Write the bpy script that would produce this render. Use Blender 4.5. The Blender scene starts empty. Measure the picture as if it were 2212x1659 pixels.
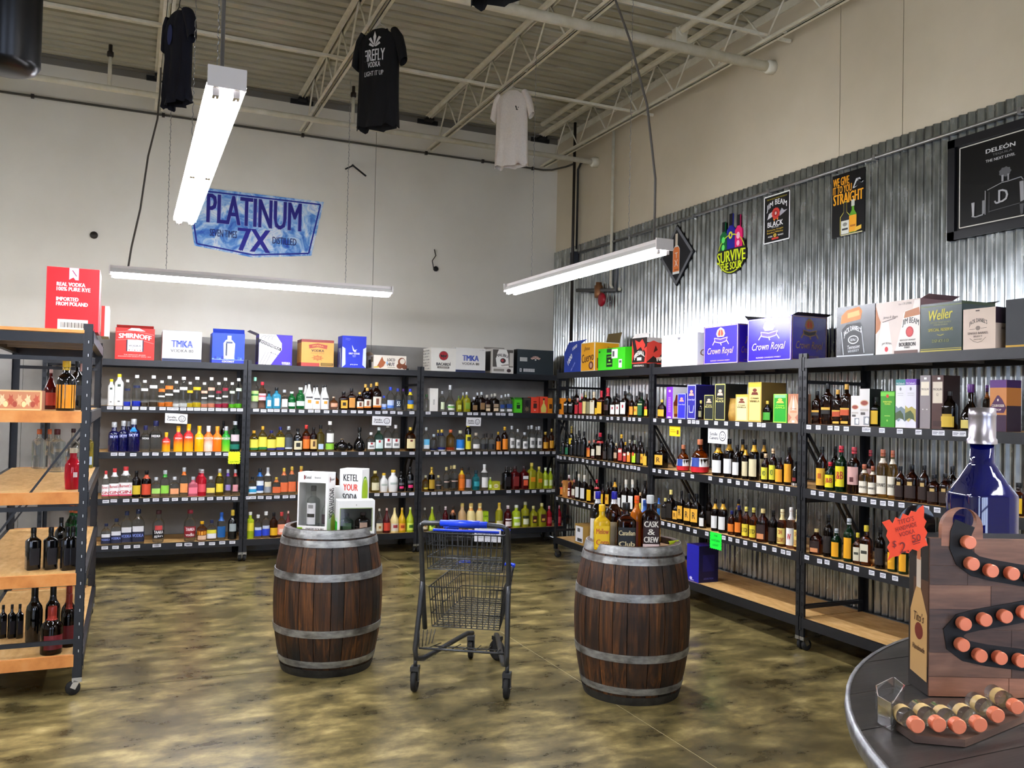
import bpy, bmesh, math, random
from mathutils import Vector, Matrix
random.seed(7)
S = bpy.context.scene
COL = S.collection
PI = math.pi
# ------------------------------------------------------------------ camera
FPX, IMW, IMH = 1862.0, 2212.0, 1659.0
YAW, PITCH, ROLL, EYE = math.radians(23.92), math.radians(1.402), math.radians(1.215), 1.70
FWD = Vector((math.sin(YAW)*math.cos(PITCH), math.cos(YAW)*math.cos(PITCH), math.sin(PITCH)))
R0 = Vector((math.cos(YAW), -math.sin(YAW), 0)); U0 = R0.cross(FWD)
RGT = R0*math.cos(ROLL)+U0*math.sin(ROLL); UPV = -R0*math.sin(ROLL)+U0*math.cos(ROLL)
CAM = Vector((0, 0, EYE))
cd = bpy.data.cameras.new('camera'); co = bpy.data.objects.new('camera', cd); COL.objects.link(co)
cd.sensor_fit = 'HORIZONTAL'; cd.sensor_width = 36.0; cd.lens = 36.0*FPX/IMW; cd.clip_start = .05; cd.clip_end = 100
M = Matrix.Identity(4)
for i in range(3):
    M[i][0], M[i][1], M[i][2], M[i][3] = RGT[i], UPV[i], -FWD[i], CAM[i]
co.matrix_world = M
S.camera = co
# ------------------------------------------------------------------ world, exposure, light set-up
w = bpy.data.worlds.new('world'); S.world = w; w.use_nodes = True
w.node_tree.nodes['Background'].inputs[0].default_value = (.62, .74, 1, 1)
w.node_tree.nodes['Background'].inputs[1].default_value = 1.6
TUBE_STRENGTH = 25.0          # every fluorescent tube
S.view_settings.view_transform = 'Standard'; S.view_settings.look = 'None'
S.view_settings.gamma = 1.0; S.view_settings.use_curve_mapping = False
S.view_settings.exposure = 2.3
cy = S.cycles
cy.max_bounces = 7; cy.diffuse_bounces = 3; cy.glossy_bounces = 3; cy.transmission_bounces = 6
cy.transparent_max_bounces = 8; cy.caustics_reflective = False; cy.caustics_refractive = False
cy.sample_clamp_indirect = 4.0; cy.use_denoising = True; cy.use_adaptive_sampling = True; cy.adaptive_threshold = .04; cy.blur_glossy = 0.5
# ------------------------------------------------------------------ pixel -> world (photo frame 2212x1659)
def ray(x, y): return RGT*((x-IMW/2)/FPX)-UPV*((y-IMH/2)/FPX)+FWD
def atz(x, y, z): d = ray(x, y); return CAM+d*((z-EYE)/d.z)
def aty(x, y, Y): d = ray(x, y); return CAM+d*(Y/d.y)
def atx(x, y, X): d = ray(x, y); return CAM+d*(X/d.x)
# ------------------------------------------------------------------ materials
def lin(h):
    if not isinstance(h, str): return (*h, 1) if len(h) == 3 else h
    h = h.lstrip('#'); o = []
    for i in (0, 2, 4):
        c = int(h[i:i+2], 16)/255; o.append(c/12.92 if c <= .04045 else ((c+.055)/1.055)**2.4)
    return (*o, 1)
MATS = {}
def mat(key, col='808080', rough=.5, metal=0, trans=0, ior=1.45, emit=0, coat=0, spec=.5, noise=0, nscale=20, bump=0, sss=0):
    if key in MATS: return MATS[key]
    m = bpy.data.materials.new(key); m.use_nodes = True; nt = m.node_tree; b = nt.nodes['Principled BSDF']
    c = lin(col)
    b.inputs['Base Color'].default_value = c; b.inputs['Roughness'].default_value = rough
    b.inputs['Metallic'].default_value = metal; b.inputs['Transmission Weight'].default_value = trans
    b.inputs['IOR'].default_value = ior; b.inputs['Coat Weight'].default_value = coat
    b.inputs['Specular IOR Level'].default_value = spec
    if emit:
        b.inputs['Emission Color'].default_value = c; b.inputs['Emission Strength'].default_value = emit
    if noise or bump:
        tc = nt.nodes.new('ShaderNodeTexCoord'); n = nt.nodes.new('ShaderNodeTexNoise')
        n.inputs['Scale'].default_value = nscale; n.inputs['Detail'].default_value = 5
        nt.links.new(tc.outputs['Object'], n.inputs['Vector'])
        if noise:
            mx = nt.nodes.new('ShaderNodeMixRGB'); mx.blend_type = 'MULTIPLY'; mx.inputs[0].default_value = 1
            r = nt.nodes.new('ShaderNodeMapRange'); r.inputs[3].default_value = 1-noise; r.inputs[4].default_value = 1+noise*.4
            r.inputs[1].default_value = .3; r.inputs[2].default_value = .7
            nt.links.new(n.outputs['Fac'], r.inputs[0]); nt.links.new(r.outputs[0], mx.inputs[2])
            mx.inputs[1].default_value = c; nt.links.new(mx.outputs[0], b.inputs['Base Color'])
        if bump:
            bp = nt.nodes.new('ShaderNodeBump'); bp.inputs['Strength'].default_value = bump; bp.inputs['Distance'].default_value = .01
            nt.links.new(n.outputs['Fac'], bp.inputs['Height']); nt.links.new(bp.outputs[0], b.inputs['Normal'])
    MATS[key] = m
    return m
def ink(h): return mat('ink_'+h, h, .45)
def ramp(nt, fac, stops):
    r = nt.nodes.new('ShaderNodeValToRGB'); e = r.color_ramp.elements
    while len(e) < len(stops): e.new(.5)
    for i, (p, c) in enumerate(stops): e[i].position = p; e[i].color = lin(c)
    nt.links.new(fac, r.inputs[0]); return r
def texmat(key, stops, scale=(1, 1, 1), nscale=4, detail=6, rough=(.4, .6), metal=0, bump=.1, dist=0, rand=0, wave=None, second=None, spec=.5, coat=0, nrough=.6):
    """noise (or wave) driven colour ramp in object space; rand = brightness spread between objects"""
    if key in MATS: return MATS[key]
    m = bpy.data.materials.new(key); m.use_nodes = True; nt = m.node_tree; N = nt.nodes; L = nt.links; b = N['Principled BSDF']
    tc = N.new('ShaderNodeTexCoord'); mp = N.new('ShaderNodeMapping'); mp.inputs['Scale'].default_value = scale
    vec = tc.outputs['Object']
    if rand:
        oi = N.new('ShaderNodeObjectInfo'); ad = N.new('ShaderNodeVectorMath'); ad.operation = 'ADD'
        ml = N.new('ShaderNodeMath'); ml.operation = 'MULTIPLY'; ml.inputs[1].default_value = 40
        L.new(oi.outputs['Random'], ml.inputs[0]); L.new(vec, ad.inputs[0]); L.new(ml.outputs[0], ad.inputs[1]); vec = ad.outputs[0]
    L.new(vec, mp.inputs['Vector'])
    n = N.new('ShaderNodeTexNoise'); n.inputs['Scale'].default_value = nscale; n.inputs['Detail'].default_value = detail
    n.inputs['Distortion'].default_value = dist; n.inputs['Roughness'].default_value = nrough
    L.new(mp.outputs[0], n.inputs['Vector']); fac = n.outputs['Fac']
    r = ramp(nt, fac, stops); colo = r.outputs[0]
    if second:       # (nscale, low, high, colour): a second, larger stain layer
        n2 = N.new('ShaderNodeTexNoise'); n2.inputs['Scale'].default_value = second[0]; n2.inputs['Detail'].default_value = 4
        L.new(vec, n2.inputs['Vector']); mr = N.new('ShaderNodeMapRange'); mr.inputs[1].default_value = second[1]; mr.inputs[2].default_value = second[2]
        L.new(n2.outputs['Fac'], mr.inputs[0]); mx = N.new('ShaderNodeMixRGB'); L.new(mr.outputs[0], mx.inputs[0]); L.new(colo, mx.inputs[1])
        mx.inputs[2].default_value = lin(second[3]); colo = mx.outputs[0]
    if rand:
        mr = N.new('ShaderNodeMapRange'); mr.inputs[3].default_value = 1-rand; mr.inputs[4].default_value = 1+rand*.6
        L.new(oi.outputs['Random'], mr.inputs[0]); mx = N.new('ShaderNodeMixRGB'); mx.blend_type = 'MULTIPLY'; mx.inputs[0].default_value = 1
        L.new(colo, mx.inputs[1]); L.new(mr.outputs[0], mx.inputs[2]); colo = mx.outputs[0]
    L.new(colo, b.inputs['Base Color'])
    mr = N.new('ShaderNodeMapRange'); mr.inputs[3].default_value = rough[0]; mr.inputs[4].default_value = rough[1]
    L.new(fac, mr.inputs[0]); L.new(mr.outputs[0], b.inputs['Roughness'])
    b.inputs['Metallic'].default_value = metal; b.inputs['Specular IOR Level'].default_value = spec; b.inputs['Coat Weight'].default_value = coat
    if bump:
        bp = N.new('ShaderNodeBump'); bp.inputs['Strength'].default_value = bump; bp.inputs['Distance'].default_value = .01
        L.new(fac, bp.inputs['Height']); L.new(bp.outputs[0], b.inputs['Normal'])
    MATS[key] = m; return m
def panemat(key):
    if key in MATS: return MATS[key]
    m = bpy.data.materials.new(key); m.use_nodes = True; nt = m.node_tree; out = nt.nodes['Material Output']
    t = nt.nodes.new('ShaderNodeBsdfTransparent'); g = nt.nodes.new('ShaderNodeBsdfGlossy'); g.inputs['Roughness'].default_value = .05
    mx = nt.nodes.new('ShaderNodeMixShader'); mx.inputs[0].default_value = .08
    nt.links.new(t.outputs[0], mx.inputs[1]); nt.links.new(g.outputs[0], mx.inputs[2]); nt.links.new(mx.outputs[0], out.inputs['Surface'])
    MATS[key] = m; return m
def gradmat(key, stops, rough=.15):
    """paint that changes along the bottle's own height"""
    if key in MATS: return MATS[key]
    m = bpy.data.materials.new(key); m.use_nodes = True; nt = m.node_tree; b = nt.nodes['Principled BSDF']
    tc = nt.nodes.new('ShaderNodeTexCoord'); sp = nt.nodes.new('ShaderNodeSeparateXYZ')
    nt.links.new(tc.outputs['Object'], sp.inputs[0]); r = ramp(nt, sp.outputs[2], stops)
    nt.links.new(r.outputs[0], b.inputs['Base Color']); b.inputs['Roughness'].default_value = rough
    MATS[key] = m; return m
def clearmat(key, col, k=.5, ior=1.3, rough=.02):
    """bottle glass: part see-through sheet, part refracting body"""
    key = 'glass_'+key
    if key in MATS: return MATS[key]
    m = bpy.data.materials.new(key); m.use_nodes = True; nt = m.node_tree; out = nt.nodes['Material Output']; b = nt.nodes['Principled BSDF']
    b.inputs['Base Color'].default_value = lin(col); b.inputs['Roughness'].default_value = rough; b.inputs['Transmission Weight'].default_value = 1; b.inputs['IOR'].default_value = ior; b.inputs['Coat Weight'].default_value = .6
    t = nt.nodes.new('ShaderNodeBsdfTransparent'); t.inputs[0].default_value = lin(col); mx = nt.nodes.new('ShaderNodeMixShader'); mx.inputs[0].default_value = k
    nt.links.new(t.outputs[0], mx.inputs[2]); nt.links.new(b.outputs[0], mx.inputs[1]); nt.links.new(mx.outputs[0], out.inputs['Surface'])
    MATS[key] = m; return m
def glass(key, col, rough=.03, trans=1.0, ior=1.40): return mat('glass_'+key, col, rough, 0, trans, ior)
# ------------------------------------------------------------------ mesh builder
class MB:
    def __init__(s): s.v = []; s.f = []; s.m = []; s.sm = []
    def add(s, vs, fs, m=0, smooth=False):
        o = len(s.v); s.v += [tuple(x) for x in vs]
        for f in fs: s.f.append([i+o for i in f]); s.m.append(m); s.sm.append(smooth)
        return s
    def box(s, p0, p1, m=0):
        x0, y0, z0 = [min(a, b) for a, b in zip(p0, p1)]; x1, y1, z1 = [max(a, b) for a, b in zip(p0, p1)]
        return s.add([(x0, y0, z0), (x1, y0, z0), (x1, y1, z0), (x0, y1, z0), (x0, y0, z1), (x1, y0, z1), (x1, y1, z1), (x0, y1, z1)],
                     [(0, 3, 2, 1), (4, 5, 6, 7), (0, 1, 5, 4), (1, 2, 6, 5), (2, 3, 7, 6), (3, 0, 4, 7)], m)
    def bar(s, a, b, wd, ht, m=0, up=(0, 0, 1)):
        a = Vector(a); b = Vector(b); d = (b-a).normalized(); up = Vector(up)
        if abs(d.dot(up)) > .98: up = Vector((1, 0, 0))
        x = d.cross(up).normalized()*wd/2; y = x.cross(d).normalized()*ht/2
        vs = [a-x-y, a+x-y, a+x+y, a-x+y, b-x-y, b+x-y, b+x+y, b-x+y]
        return s.add(vs, [(0, 3, 2, 1), (4, 5, 6, 7), (0, 1, 5, 4), (1, 2, 6, 5), (2, 3, 7, 6), (3, 0, 4, 7)][::1], m)
    def tube(s, pts, r, n=8, m=0, cap=True, closed=False):
        pts = [Vector(p) for p in pts]; k = len(pts); rs = r if isinstance(r, (list, tuple)) else [r]*k
        t0 = (pts[1]-pts[0]).normalized(); up = Vector((0, 0, 1)) if abs(t0.z) < .9 else Vector((1, 0, 0))
        nx = t0.cross(up).normalized(); vs = []
        for i, p in enumerate(pts):
            if closed: t = pts[(i+1) % k]-pts[i-1]
            else: t = pts[min(i+1, k-1)]-pts[max(i-1, 0)]
            t.normalize(); nx = (nx-t*nx.dot(t)).normalized(); ny = t.cross(nx)
            for j in range(n):
                a = 2*PI*j/n; vs.append(p+(nx*math.cos(a)+ny*math.sin(a))*rs[i])
        fs = [(i*n+j, i*n+(j+1) % n, ((i+1) % k)*n+(j+1) % n, ((i+1) % k)*n+j) for i in range(k if closed else k-1) for j in range(n)]
        s.add(vs, fs, m, True)
        if cap and not closed:
            o = len(s.v)-len(vs); s.f += [[o+j for j in range(n)][::-1], [o+(k-1)*n+j for j in range(n)]]; s.m += [m, m]; s.sm += [False, False]
        return s
    def lathe(s, prof, n=16, m=0, p=None, c=(0, 0, 0), smooth=True, a0=0, a1=2*PI):
        """prof [(r,z)]; p = list/None of superellipse exponents (None: round)"""
        full = abs(a1-a0-2*PI) < 1e-6; nn = n if full else n+1; vs = []
        for i, (r, z) in enumerate(prof):
            e = p[i] if isinstance(p, (list, tuple)) else p
            for j in range(nn):
                a = a0+(a1-a0)*j/n; cx, sx = math.cos(a), math.sin(a); q = r
                if e: q = r*(abs(cx)**e+abs(sx)**e)**(-1/e)
                vs.append((c[0]+cx*q, c[1]+sx*q, c[2]+z))
        fs = [(i*nn+j, i*nn+(j+1) % nn, (i+1)*nn+(j+1) % nn, (i+1)*nn+j) for i in range(len(prof)-1) for j in range(n)]
        return s.add(vs, fs, m, smooth)
    def prism(s, poly, f, t, m=0, side=None):
        """2D polygon (ccw) -> f(u,v,off); front at off=t, back at off=0"""
        n = len(poly); vs = [f(u, v, t) for u, v in poly]+[f(u, v, 0) for u, v in poly]
        s.add(vs, [tuple(range(n)), tuple(range(2*n-1, n-1, -1))], m)
        o = len(s.v)-2*n
        for i in range(n): s.f.append([o+i, o+n+i, o+n+(i+1) % n, o+(i+1) % n]); s.m.append(m if side is None else side); s.sm.append(False)
        return s
    def build(s, name, mats, parent=None, loc=(0, 0, 0), rot=(0, 0, 0), scale=None, merge=False):
        me = bpy.data.meshes.new(name); me.from_pydata(s.v, [], s.f)
        if not isinstance(mats, (list, tuple)): mats = [mats]
        for mm in mats: me.materials.append(mm)
        me.polygons.foreach_set('material_index', s.m); me.polygons.foreach_set('use_smooth', s.sm); me.update()
        return link(name, me, parent, loc, rot, scale)
def link(name, me, parent=None, loc=(0, 0, 0), rot=(0, 0, 0), scale=None):
    o = bpy.data.objects.new(name, me); COL.objects.link(o); o.location = loc; o.rotation_euler = rot
    if scale: o.scale = scale
    if parent: o.parent = parent
    return o
def empty(name, loc=(0, 0, 0), rz=0, scale=None):
    return link(name, None, None, loc, (0, 0, rz), scale)
LABELS = {}
def tag(o, label, cat, group=None, kind=None):
    o['label'] = label; o['category'] = cat
    if group: o['group'] = group
    if kind: o['kind'] = kind
    return o
def struct(o, label=None, cat=None):
    o['kind'] = 'structure'
    if label: o['label'] = label
    if cat: o['category'] = cat
    return o
# ------------------------------------------------------------------ lettering and flat print
TXT = {}
def textmesh(s, bold=.0, shear=0.0):
    k = (s, bold, shear)
    if k not in TXT:
        cu = bpy.data.curves.new('t', 'FONT'); cu.body = s; cu.size = 1; cu.offset = 0; cu.shear = shear; cu.resolution_u = 2
        ob = bpy.data.objects.new('t', cu); me = ob.to_mesh()
        v = [(x.co.x, x.co.y) for x in me.vertices]; f = [tuple(p.vertices) for p in me.polygons]
        ob.to_mesh_clear(); bpy.data.objects.remove(ob); bpy.data.curves.remove(cu)
        x0 = min(a for a, b in v); x1 = max(a for a, b in v); y0 = min(b for a, b in v); y1 = max(b for a, b in v)
        TXT[k] = ([((a-x0)/(x1-x0)-.5, (b-y0)/(y1-y0)-.5) for a, b in v], f)
    return TXT[k]
def blob(cx, cy, rx, ry, n=16, a=0): return [(cx+rx*math.cos(2*PI*i/n+a), cy+ry*math.sin(2*PI*i/n+a)) for i in range(n)]
def star(cx, cy, rx, ry, n, inner, a=0):
    return [(cx+rx*(1 if i % 2 == 0 else inner)*math.cos(PI*i/n+a), cy+ry*(1 if i % 2 == 0 else inner)*math.sin(PI*i/n+a)) for i in range(2*n)]
def art(items, f, name='print', parent=None, lay=.0007, start=1):
    """items drawn in order on surface f(u,v,off), u,v in 0..1:
       ('t',text,cx,cy,w,h,col[,bold,shear,rot,arch]) ('r',x0,y0,x1,y1,col) ('e',cx,cy,rx,ry,col) ('p',pts,col) ('o',pts,width,col)"""
    mb = MB(); ms = []; mi = {}
    def mid(c):
        if c not in mi: mi[c] = len(ms); ms.append(ink(c) if isinstance(c, str) else c)
        return mi[c]
    for i, it in enumerate(items):
        off = lay*(start+i*.35); k = it[0]
        if k == 't':
            _, s, cx, cy, w_, h_, c, *o = it; bo = o[0] if o else .02; sh = o[1] if len(o) > 1 else 0
            ro = o[2] if len(o) > 2 else 0; ac = o[3] if len(o) > 3 else 0
            v, fs = textmesh(s, 0, sh); asp = ASP[0]
            sh_ = .055*bo/.03*w_/max(2, len(s))
            for k_, dx_ in enumerate((0,) if bo < .015 else (-sh_, sh_)):
              vv = []
              for a, b in v:
                y = b*h_+ac*(1-4*a*a)-ac*.5; x = a*(w_-2*sh_)+dx_
                if ro:
                    X = x*asp; x, y = (X*math.cos(ro)-y*math.sin(ro))/asp, X*math.sin(ro)+y*math.cos(ro)
                vv.append(f(cx+x, cy+y, off+lay*.08*k_))
              mb.add(vv, fs, mid(c))
        elif k == 'r':
            _, a, b, c2, d, c = it; mb.add([f(a, b, off), f(c2, b, off), f(c2, d, off), f(a, d, off)], [(0, 1, 2, 3)], mid(c))
        elif k == 'e':
            _, cx, cy_, rx, ry, c = it; p = blob(cx, cy_, rx, ry); mb.add([f(*q, off) for q in p], [tuple(range(len(p)))], mid(c))
        elif k == 'p':
            _, p, c = it; mb.add([f(*q, off) for q in p], [tuple(range(len(p)))], mid(c))
        elif k == 'o':      # outline ribbon of a polyline
            _, p, wd, c = it; n = len(p); asp = ASP[0]
            for j in range(n-1):
                (a, b), (c2, d) = p[j], p[j+1]; dx, dy = (c2-a)*asp, d-b; l = math.hypot(dx, dy) or 1; nx, ny = -dy/l*wd/asp, dx/l*wd
                mb.add([f(a-nx, b-ny, off), f(c2-nx, d-ny, off), f(c2+nx, d+ny, off), f(a+nx, b+ny, off)], [(0, 1, 2, 3)], mid(c))
    return mb.build(name, ms, parent)
ASP = [1.0]
def plane_f(o, ex, ey, nrm):
    """surface map from origin o, edge vectors ex, ey (full size) and unit normal"""
    o = Vector(o); ex = Vector(ex); ey = Vector(ey); nrm = Vector(nrm)
    def f(u, v, off): return o+ex*u+ey*v+nrm*off
    ASP[0] = ex.length/ey.length
    return f
# ================================================================== THE ROOM
XW, YW, ZC = 5.07, 10.10, 5.22      # metal-clad wall, rear wall, underside of roof deck
XL, YF = -7.0, -6.0
M_floor = texmat('sealed_concrete', [(.28, '2b2716'), (.40, '4e452a'), (.49, '6c603b'), (.57, '8a7a4c'), (.66, 'ab9a66'), (.78, 'd2c08a')], scale=(.8, 1.3, 1), nscale=4.2, detail=13,
                 rough=(.18, .42), bump=.012, dist=.12, second=(1.6, .50, .70, '443d24'), nrough=.66)
M_wall = texmat('painted_wall', [(.3, 'dcd6c6'), (.6, 'e6e1d3'), (.8, 'ece8dc')], nscale=.8, rough=(.6, .75), bump=.02)
M_wallw = texmat('warm_painted_wall', [(.3, 'ccc0a6'), (.6, 'd8ccb3'), (.8, 'dfd5be')], nscale=.8, rough=(.6, .75), bump=.02)
M_wains = texmat('grey_board', [(.3, '8f8c86'), (.6, '9c9993'), (.8, 'a5a29b')], nscale=3, rough=(.55, .7), bump=.02)
M_steelw = texmat('painted_steel', [(.3, 'dcd6bf'), (.6, 'ece7d4'), (.8, 'f2eedd')], nscale=9, rough=(.45, .6), bump=.03)
M_deck = texmat('roof_deck', [(.3, 'a8a48f'), (.55, 'bcb8a4'), (.8, 'c6c2b0')], scale=(.4, 1, 1), nscale=2.5, rough=(.4, .6), bump=.02)
M_galv = texmat('galvanised_sheet', [(.3, '8b9092'), (.5, 'a9aeaf'), (.7, 'c6caca')], scale=(1, 1, .35), nscale=14, detail=4, rough=(.16, .34), metal=1.0, bump=.03, rand=.07)
M_blk = texmat('black_powder_coat', [(.3, '0f1115'), (.6, '16181d'), (.8, '1d2026')], nscale=25, rough=(.35, .5), bump=.02)
M_grey = mat('grey_conduit', '9a9a98', .35, .8); M_dk = mat('dark_pipe', '241d18', .5); M_dark = mat('matt_black', '0c0c0d', .6)
M_white = mat('white_enamel', 'f0eeea', .35); M_rubber = mat('rubber', '161616', .7); M_chrome = mat('zinc', 'c4c6c8', .25, 1.0)
fl = struct(empty('floor', (0, 0, 0)), 'stained and sealed concrete floor', 'floor')
xs = [XL, -1.9, 2.60, XW]; ys = [YF, 1.1, 5.58, YW]
for i in range(3):
    for j in range(3):
        MB().box((xs[i]+.003, ys[j]+.003, -.12), (xs[i+1]-.003, ys[j+1]-.003, 0)).build('concrete_slab', M_floor, fl)
MB().box((2.60-.003, YF, -.12), (2.60+.003, YW, -.002)).build('joint_filler', mat('pale_filler', 'c9bd95', .8), fl)
MB().box((XL, 5.58-.003, -.12), (XW, 5.58+.003, -.003)).build('joint_filler', mat('dark_filler', '2a261a', .8), fl)
# rear wall: tilt-up panels and a grey wainscot
wr = struct(empty('wall_rear', (0, YW, 0)), 'pale painted rear wall with grey lower boards', 'wall')
for a, b in ((XL, -2.1), (-2.1, 2.627), (2.627, XW+.15)):
    MB().box((a+.003, 0, 0), (b-.003, .15, ZC+.3)).build('wall_panel', M_wall, wr)
for a, b in ((XL, -1.0), (-1.0, 2.627), (2.627, XW)):
    MB().box((a+.002, -.012, 0), (b-.002, 0, 2.38)).build('lower_board', M_wains, wr)
# right wall: painted panels above, corrugated sheets below
wm = struct(empty('wall_right', (XW, 0, 0)), 'side wall clad in corrugated galvanised sheets below pale paint', 'wall')
for a, b in ((YF, 0.8), (.8, 4.54), (4.54, 5.15), (5.15, YW+.01)):
    MB().box((0, a+.003, 0), (.15, b-.003, ZC+.3)).build('wall_panel', M_wallw, wm)
PITCH_C, NW = .0678, 9
mb = MB(); cols = NW*8+1; prof = []
for i in range(cols+4):
    y = i*PITCH_C/8; prof.append((-.018-.010*math.cos(2*PI*y/PITCH_C), y))
for i in range(len(prof)-1):
    (x0, y0), (x1, y1) = prof[i], prof[i+1]
    mb.add([(x0, y0, .02), (x1, y1, .02), (x1, y1, 3.71), (x0, y0, 3.71)], [(0, 3, 2, 1)], 0, True)
sheet = None; y = YW-.02-NW*PITCH_C; k = 0
while y > 1.2:
    if sheet is None: sheet = mb.build('metal_sheet', M_galv, wm, (-.0005, y, 0))
    else: link('metal_sheet', sheet.data, wm, (-.0005-.0015*(k % 2), y, 0))
    y -= NW*PITCH_C; k += 1
# left and front walls (behind the camera), storefront openings
wl = struct(MB().box((XL-.15, YF, 0), (XL, YW, ZC+.3)).build('wall_left', M_wall), 'far side wall', 'wall')
wf = struct(empty('wall_front', (0, YF, 0)), 'storefront wall', 'wall')
MB().box((XL, -.15, 0), (XW, 0, .5)).build('wall_panel', M_wall, wf); MB().box((XL, -.15, 2.9), (XW, 0, ZC+.3)).build('wall_panel', M_wall, wf)
for a, b in ((XL, -4), (-1.2, 1.2), (4.2, XW)): MB().box((a, -.15, .5), (b, 0, 2.9)).build('wall_panel', M_wall, wf)
for n, (a, b) in enumerate(((-4, -1.2), (1.2, 4.2))):
    wi = struct(empty('window_%d' % (n+1), (0, YF, 0)), 'storefront window with mullions', 'window')
    fm = MB()
    for t in range(5): x = a+(b-a)*t/4; fm.box((x-.03, -.1, .5), (x+.03, -.04, 2.9))
    for z in (.5, 1.7, 2.87): fm.box((a, -.1, z-.03), (b, -.04, z+.03))
    fm.build('window_frame', M_blk, wi)
# ceiling deck, ribs along X
ce = struct(empty('ceiling', (0, 0, 0)), 'corrugated metal roof deck painted off white', 'ceiling')
P6 = .152; mb = MB(); pr = []
for r_ in range(6):
    for dy, z in ((0, .038), (.03, .038), (.045, 0), (.137, 0)): pr.append((r_*P6+dy, z))
pr.append((6*P6, .038))
for (y0, z0), (y1, z1) in zip(pr, pr[1:]): mb.add([(XL, y0, z0), (XW+.1, y0, z0), (XW+.1, y1, z1), (XL, y1, z1)], [(0, 1, 2, 3)])
deck = None; y = YW-.05-6*P6
while y > YF-1:
    if deck is None: deck = mb.build('deck_sheet', M_deck, ce, (0, y, ZC))
    else: link('deck_sheet', deck.data, ce, (0, y, ZC))
    y -= 6*P6
MB().box((XL, YF, ZC+.2), (XW+.15, YW, ZC+.25)).build('roof_board', M_deck, ce)
lg = struct(MB().box((XL, YW-.012, 5.14), (XW, YW, 5.215)).box((XL, YW-.085, 5.205), (XW, YW, 5.215)).build('trim_1', mat('ledger_steel', '77736a', .5)), 'steel ledger angle under the roof deck along the rear wall', 'trim')
struct(MB().box((XW-.012, 1.5, 5.14), (XW, YW, 5.215)).build('trim_2', M_steelw), 'steel ledger angle above the metal clad wall', 'trim')
# open-web joists
webd = None
jn = ['beyond the black duct', 'over the navy shirt', 'holding the black printed shirt', 'holding the white shirt', 'running beside the metal clad wall']
for k, jx in enumerate((-1.33, .20, 1.73, 3.26, 4.80)):
    j = tag(empty('roof_joist', (jx, YW, 4.785)), 'off white open web roof joist '+jn[k], 'joist', 'open web roof joists')
    Y0, Y1 = -7.6, -.12
    for sx in (-1, 1):
        MB().box((sx*.012, Y0, 0), (sx*.045, Y1, .006)).box((sx*.012, Y0, 0), (sx*.017, Y1, .036)).build('bottom_chord_angle', M_steelw, j)
        MB().box((sx*.012, Y0, .425), (sx*.052, .0, .432)).box((sx*.012, Y0, .39), (sx*.017, 0, .43)).build('top_chord_angle', M_steelw, j)
    MB().box((-.05, -.13, .37), (.05, 0, .40)).build('bearing_seat', M_dark, j)
    MB().box((-.13, -.03, .35), (.13, 0, .40)).build('bearing_plate', M_dark, j)
    a = -.42; up = True
    while a > Y0+.4:
        if webd is None:
            webd = MB().tube([(0, 0, .0), (0, -.33, .41)], .009, 6).build('web_rod', M_steelw, j, (0, a, .01)).data
        else: o = link('web_rod', webd, j, (0, a if up else a-.33, .01), (0, 0, 0 if up else PI))
        a -= .33; up = not up
    for q in range(4): MB().box((-.012, -1.2-q*1.7, 0), (.012, -1.23-q*1.7, .03)).build('chord_spacer', M_steelw, j)
for n, (yy, zz) in enumerate(((7.80, 4.83), (8.68, 5.17), (5.70, 4.83))):
    tag(MB().box((-2.4, yy-.012, zz), (XW-.02, yy+.012, zz+.025)).build('bridging_angle', M_steelw),
        ['thin steel bridging bar across lower joist chords, behind white shirt', 'thin steel bridging bar tight under the roof deck by rear wall', 'thin steel bridging bar across lower joist chords, nearest the front'][n], 'bridging', 'joist bridging bars')
# sprinkler pipes
def pipe(name, pts, r, m, lab, cat='pipe', n=12, caps=None):
    o = empty(name, pts[0]); q = [Vector(p)-Vector(pts[0]) for p in pts]
    MB().tube(q, r, n).build('pipe_run', m, o)
    for c in caps or []: c(o, q)
    return tag(o, lab, cat)
def endcap(o, q):
    MB().lathe([(0, -.05), (.05, -.05), (.06, -.03), (.06, .03), (0, .03)], 12).build('end_fitting', M_steelw, o, q[-1], (0, PI/2, 0))
pm = pipe('sprinkler_main', [(-5, 9.04, 4.64), (XW-.03, 9.04, 4.64)], .03, M_steelw, 'long off white sprinkler pipe crossing in front of the rear wall', caps=[endcap])
for x in (-.26, 2.09, 3.98):
    MB().tube([(x+5, 0, .0), (x+5, 0, .32)], .018, 8).build('riser', M_steelw, pm); MB().lathe([(.022, 0), (.03, .01), (.03, .05), (.018, .06), (.018, .12), (0, .12)], 10).build('sprinkler_head', M_dk, pm, (x+5, 0, .3))
p2_ = pipe('sprinkler_pipe', [(-3, 5.935, 4.70), (XW-.03, 5.935, 4.70)], .043, M_steelw, 'thick off white sprinkler pipe crossing the joists near the front', caps=[endcap])
MB().tube([(5.6, 0, .0), (5.6, 0, .4)], .025, 8).build('riser', M_steelw, p2_)
pb = pipe('branch_pipe', [(4.30, 2.5, 5.02), (4.36, 9.1, 5.02)], .03, M_steelw, 'off white branch pipe running along the joist by the metal wall')
for y in (3.6, 6.3): MB().tube([(.05, y-.05-2.5, 0), (.05, y+.05-2.5, 0)], .05, 10).box((-.02, y-2.53, -.12), (.1, y-2.47, .02)).build('coupling', M_steelw, pb)
pipe('vertical_pipe', [(4.93, 9.36, 5.2), (4.93, 9.36, 2.5)], .018, M_dk, 'dark brown vertical pipe in the corner')
pipe('vertical_conduit', [(XW-.03, 9.25, 4.72), (XW-.03, 9.40, 4.72), (XW-.03, 9.47, 4.66), (XW-.03, 9.47, 3.66)], .014, M_blk, 'black elbowed conduit dropping to the top of the metal cladding')
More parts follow.
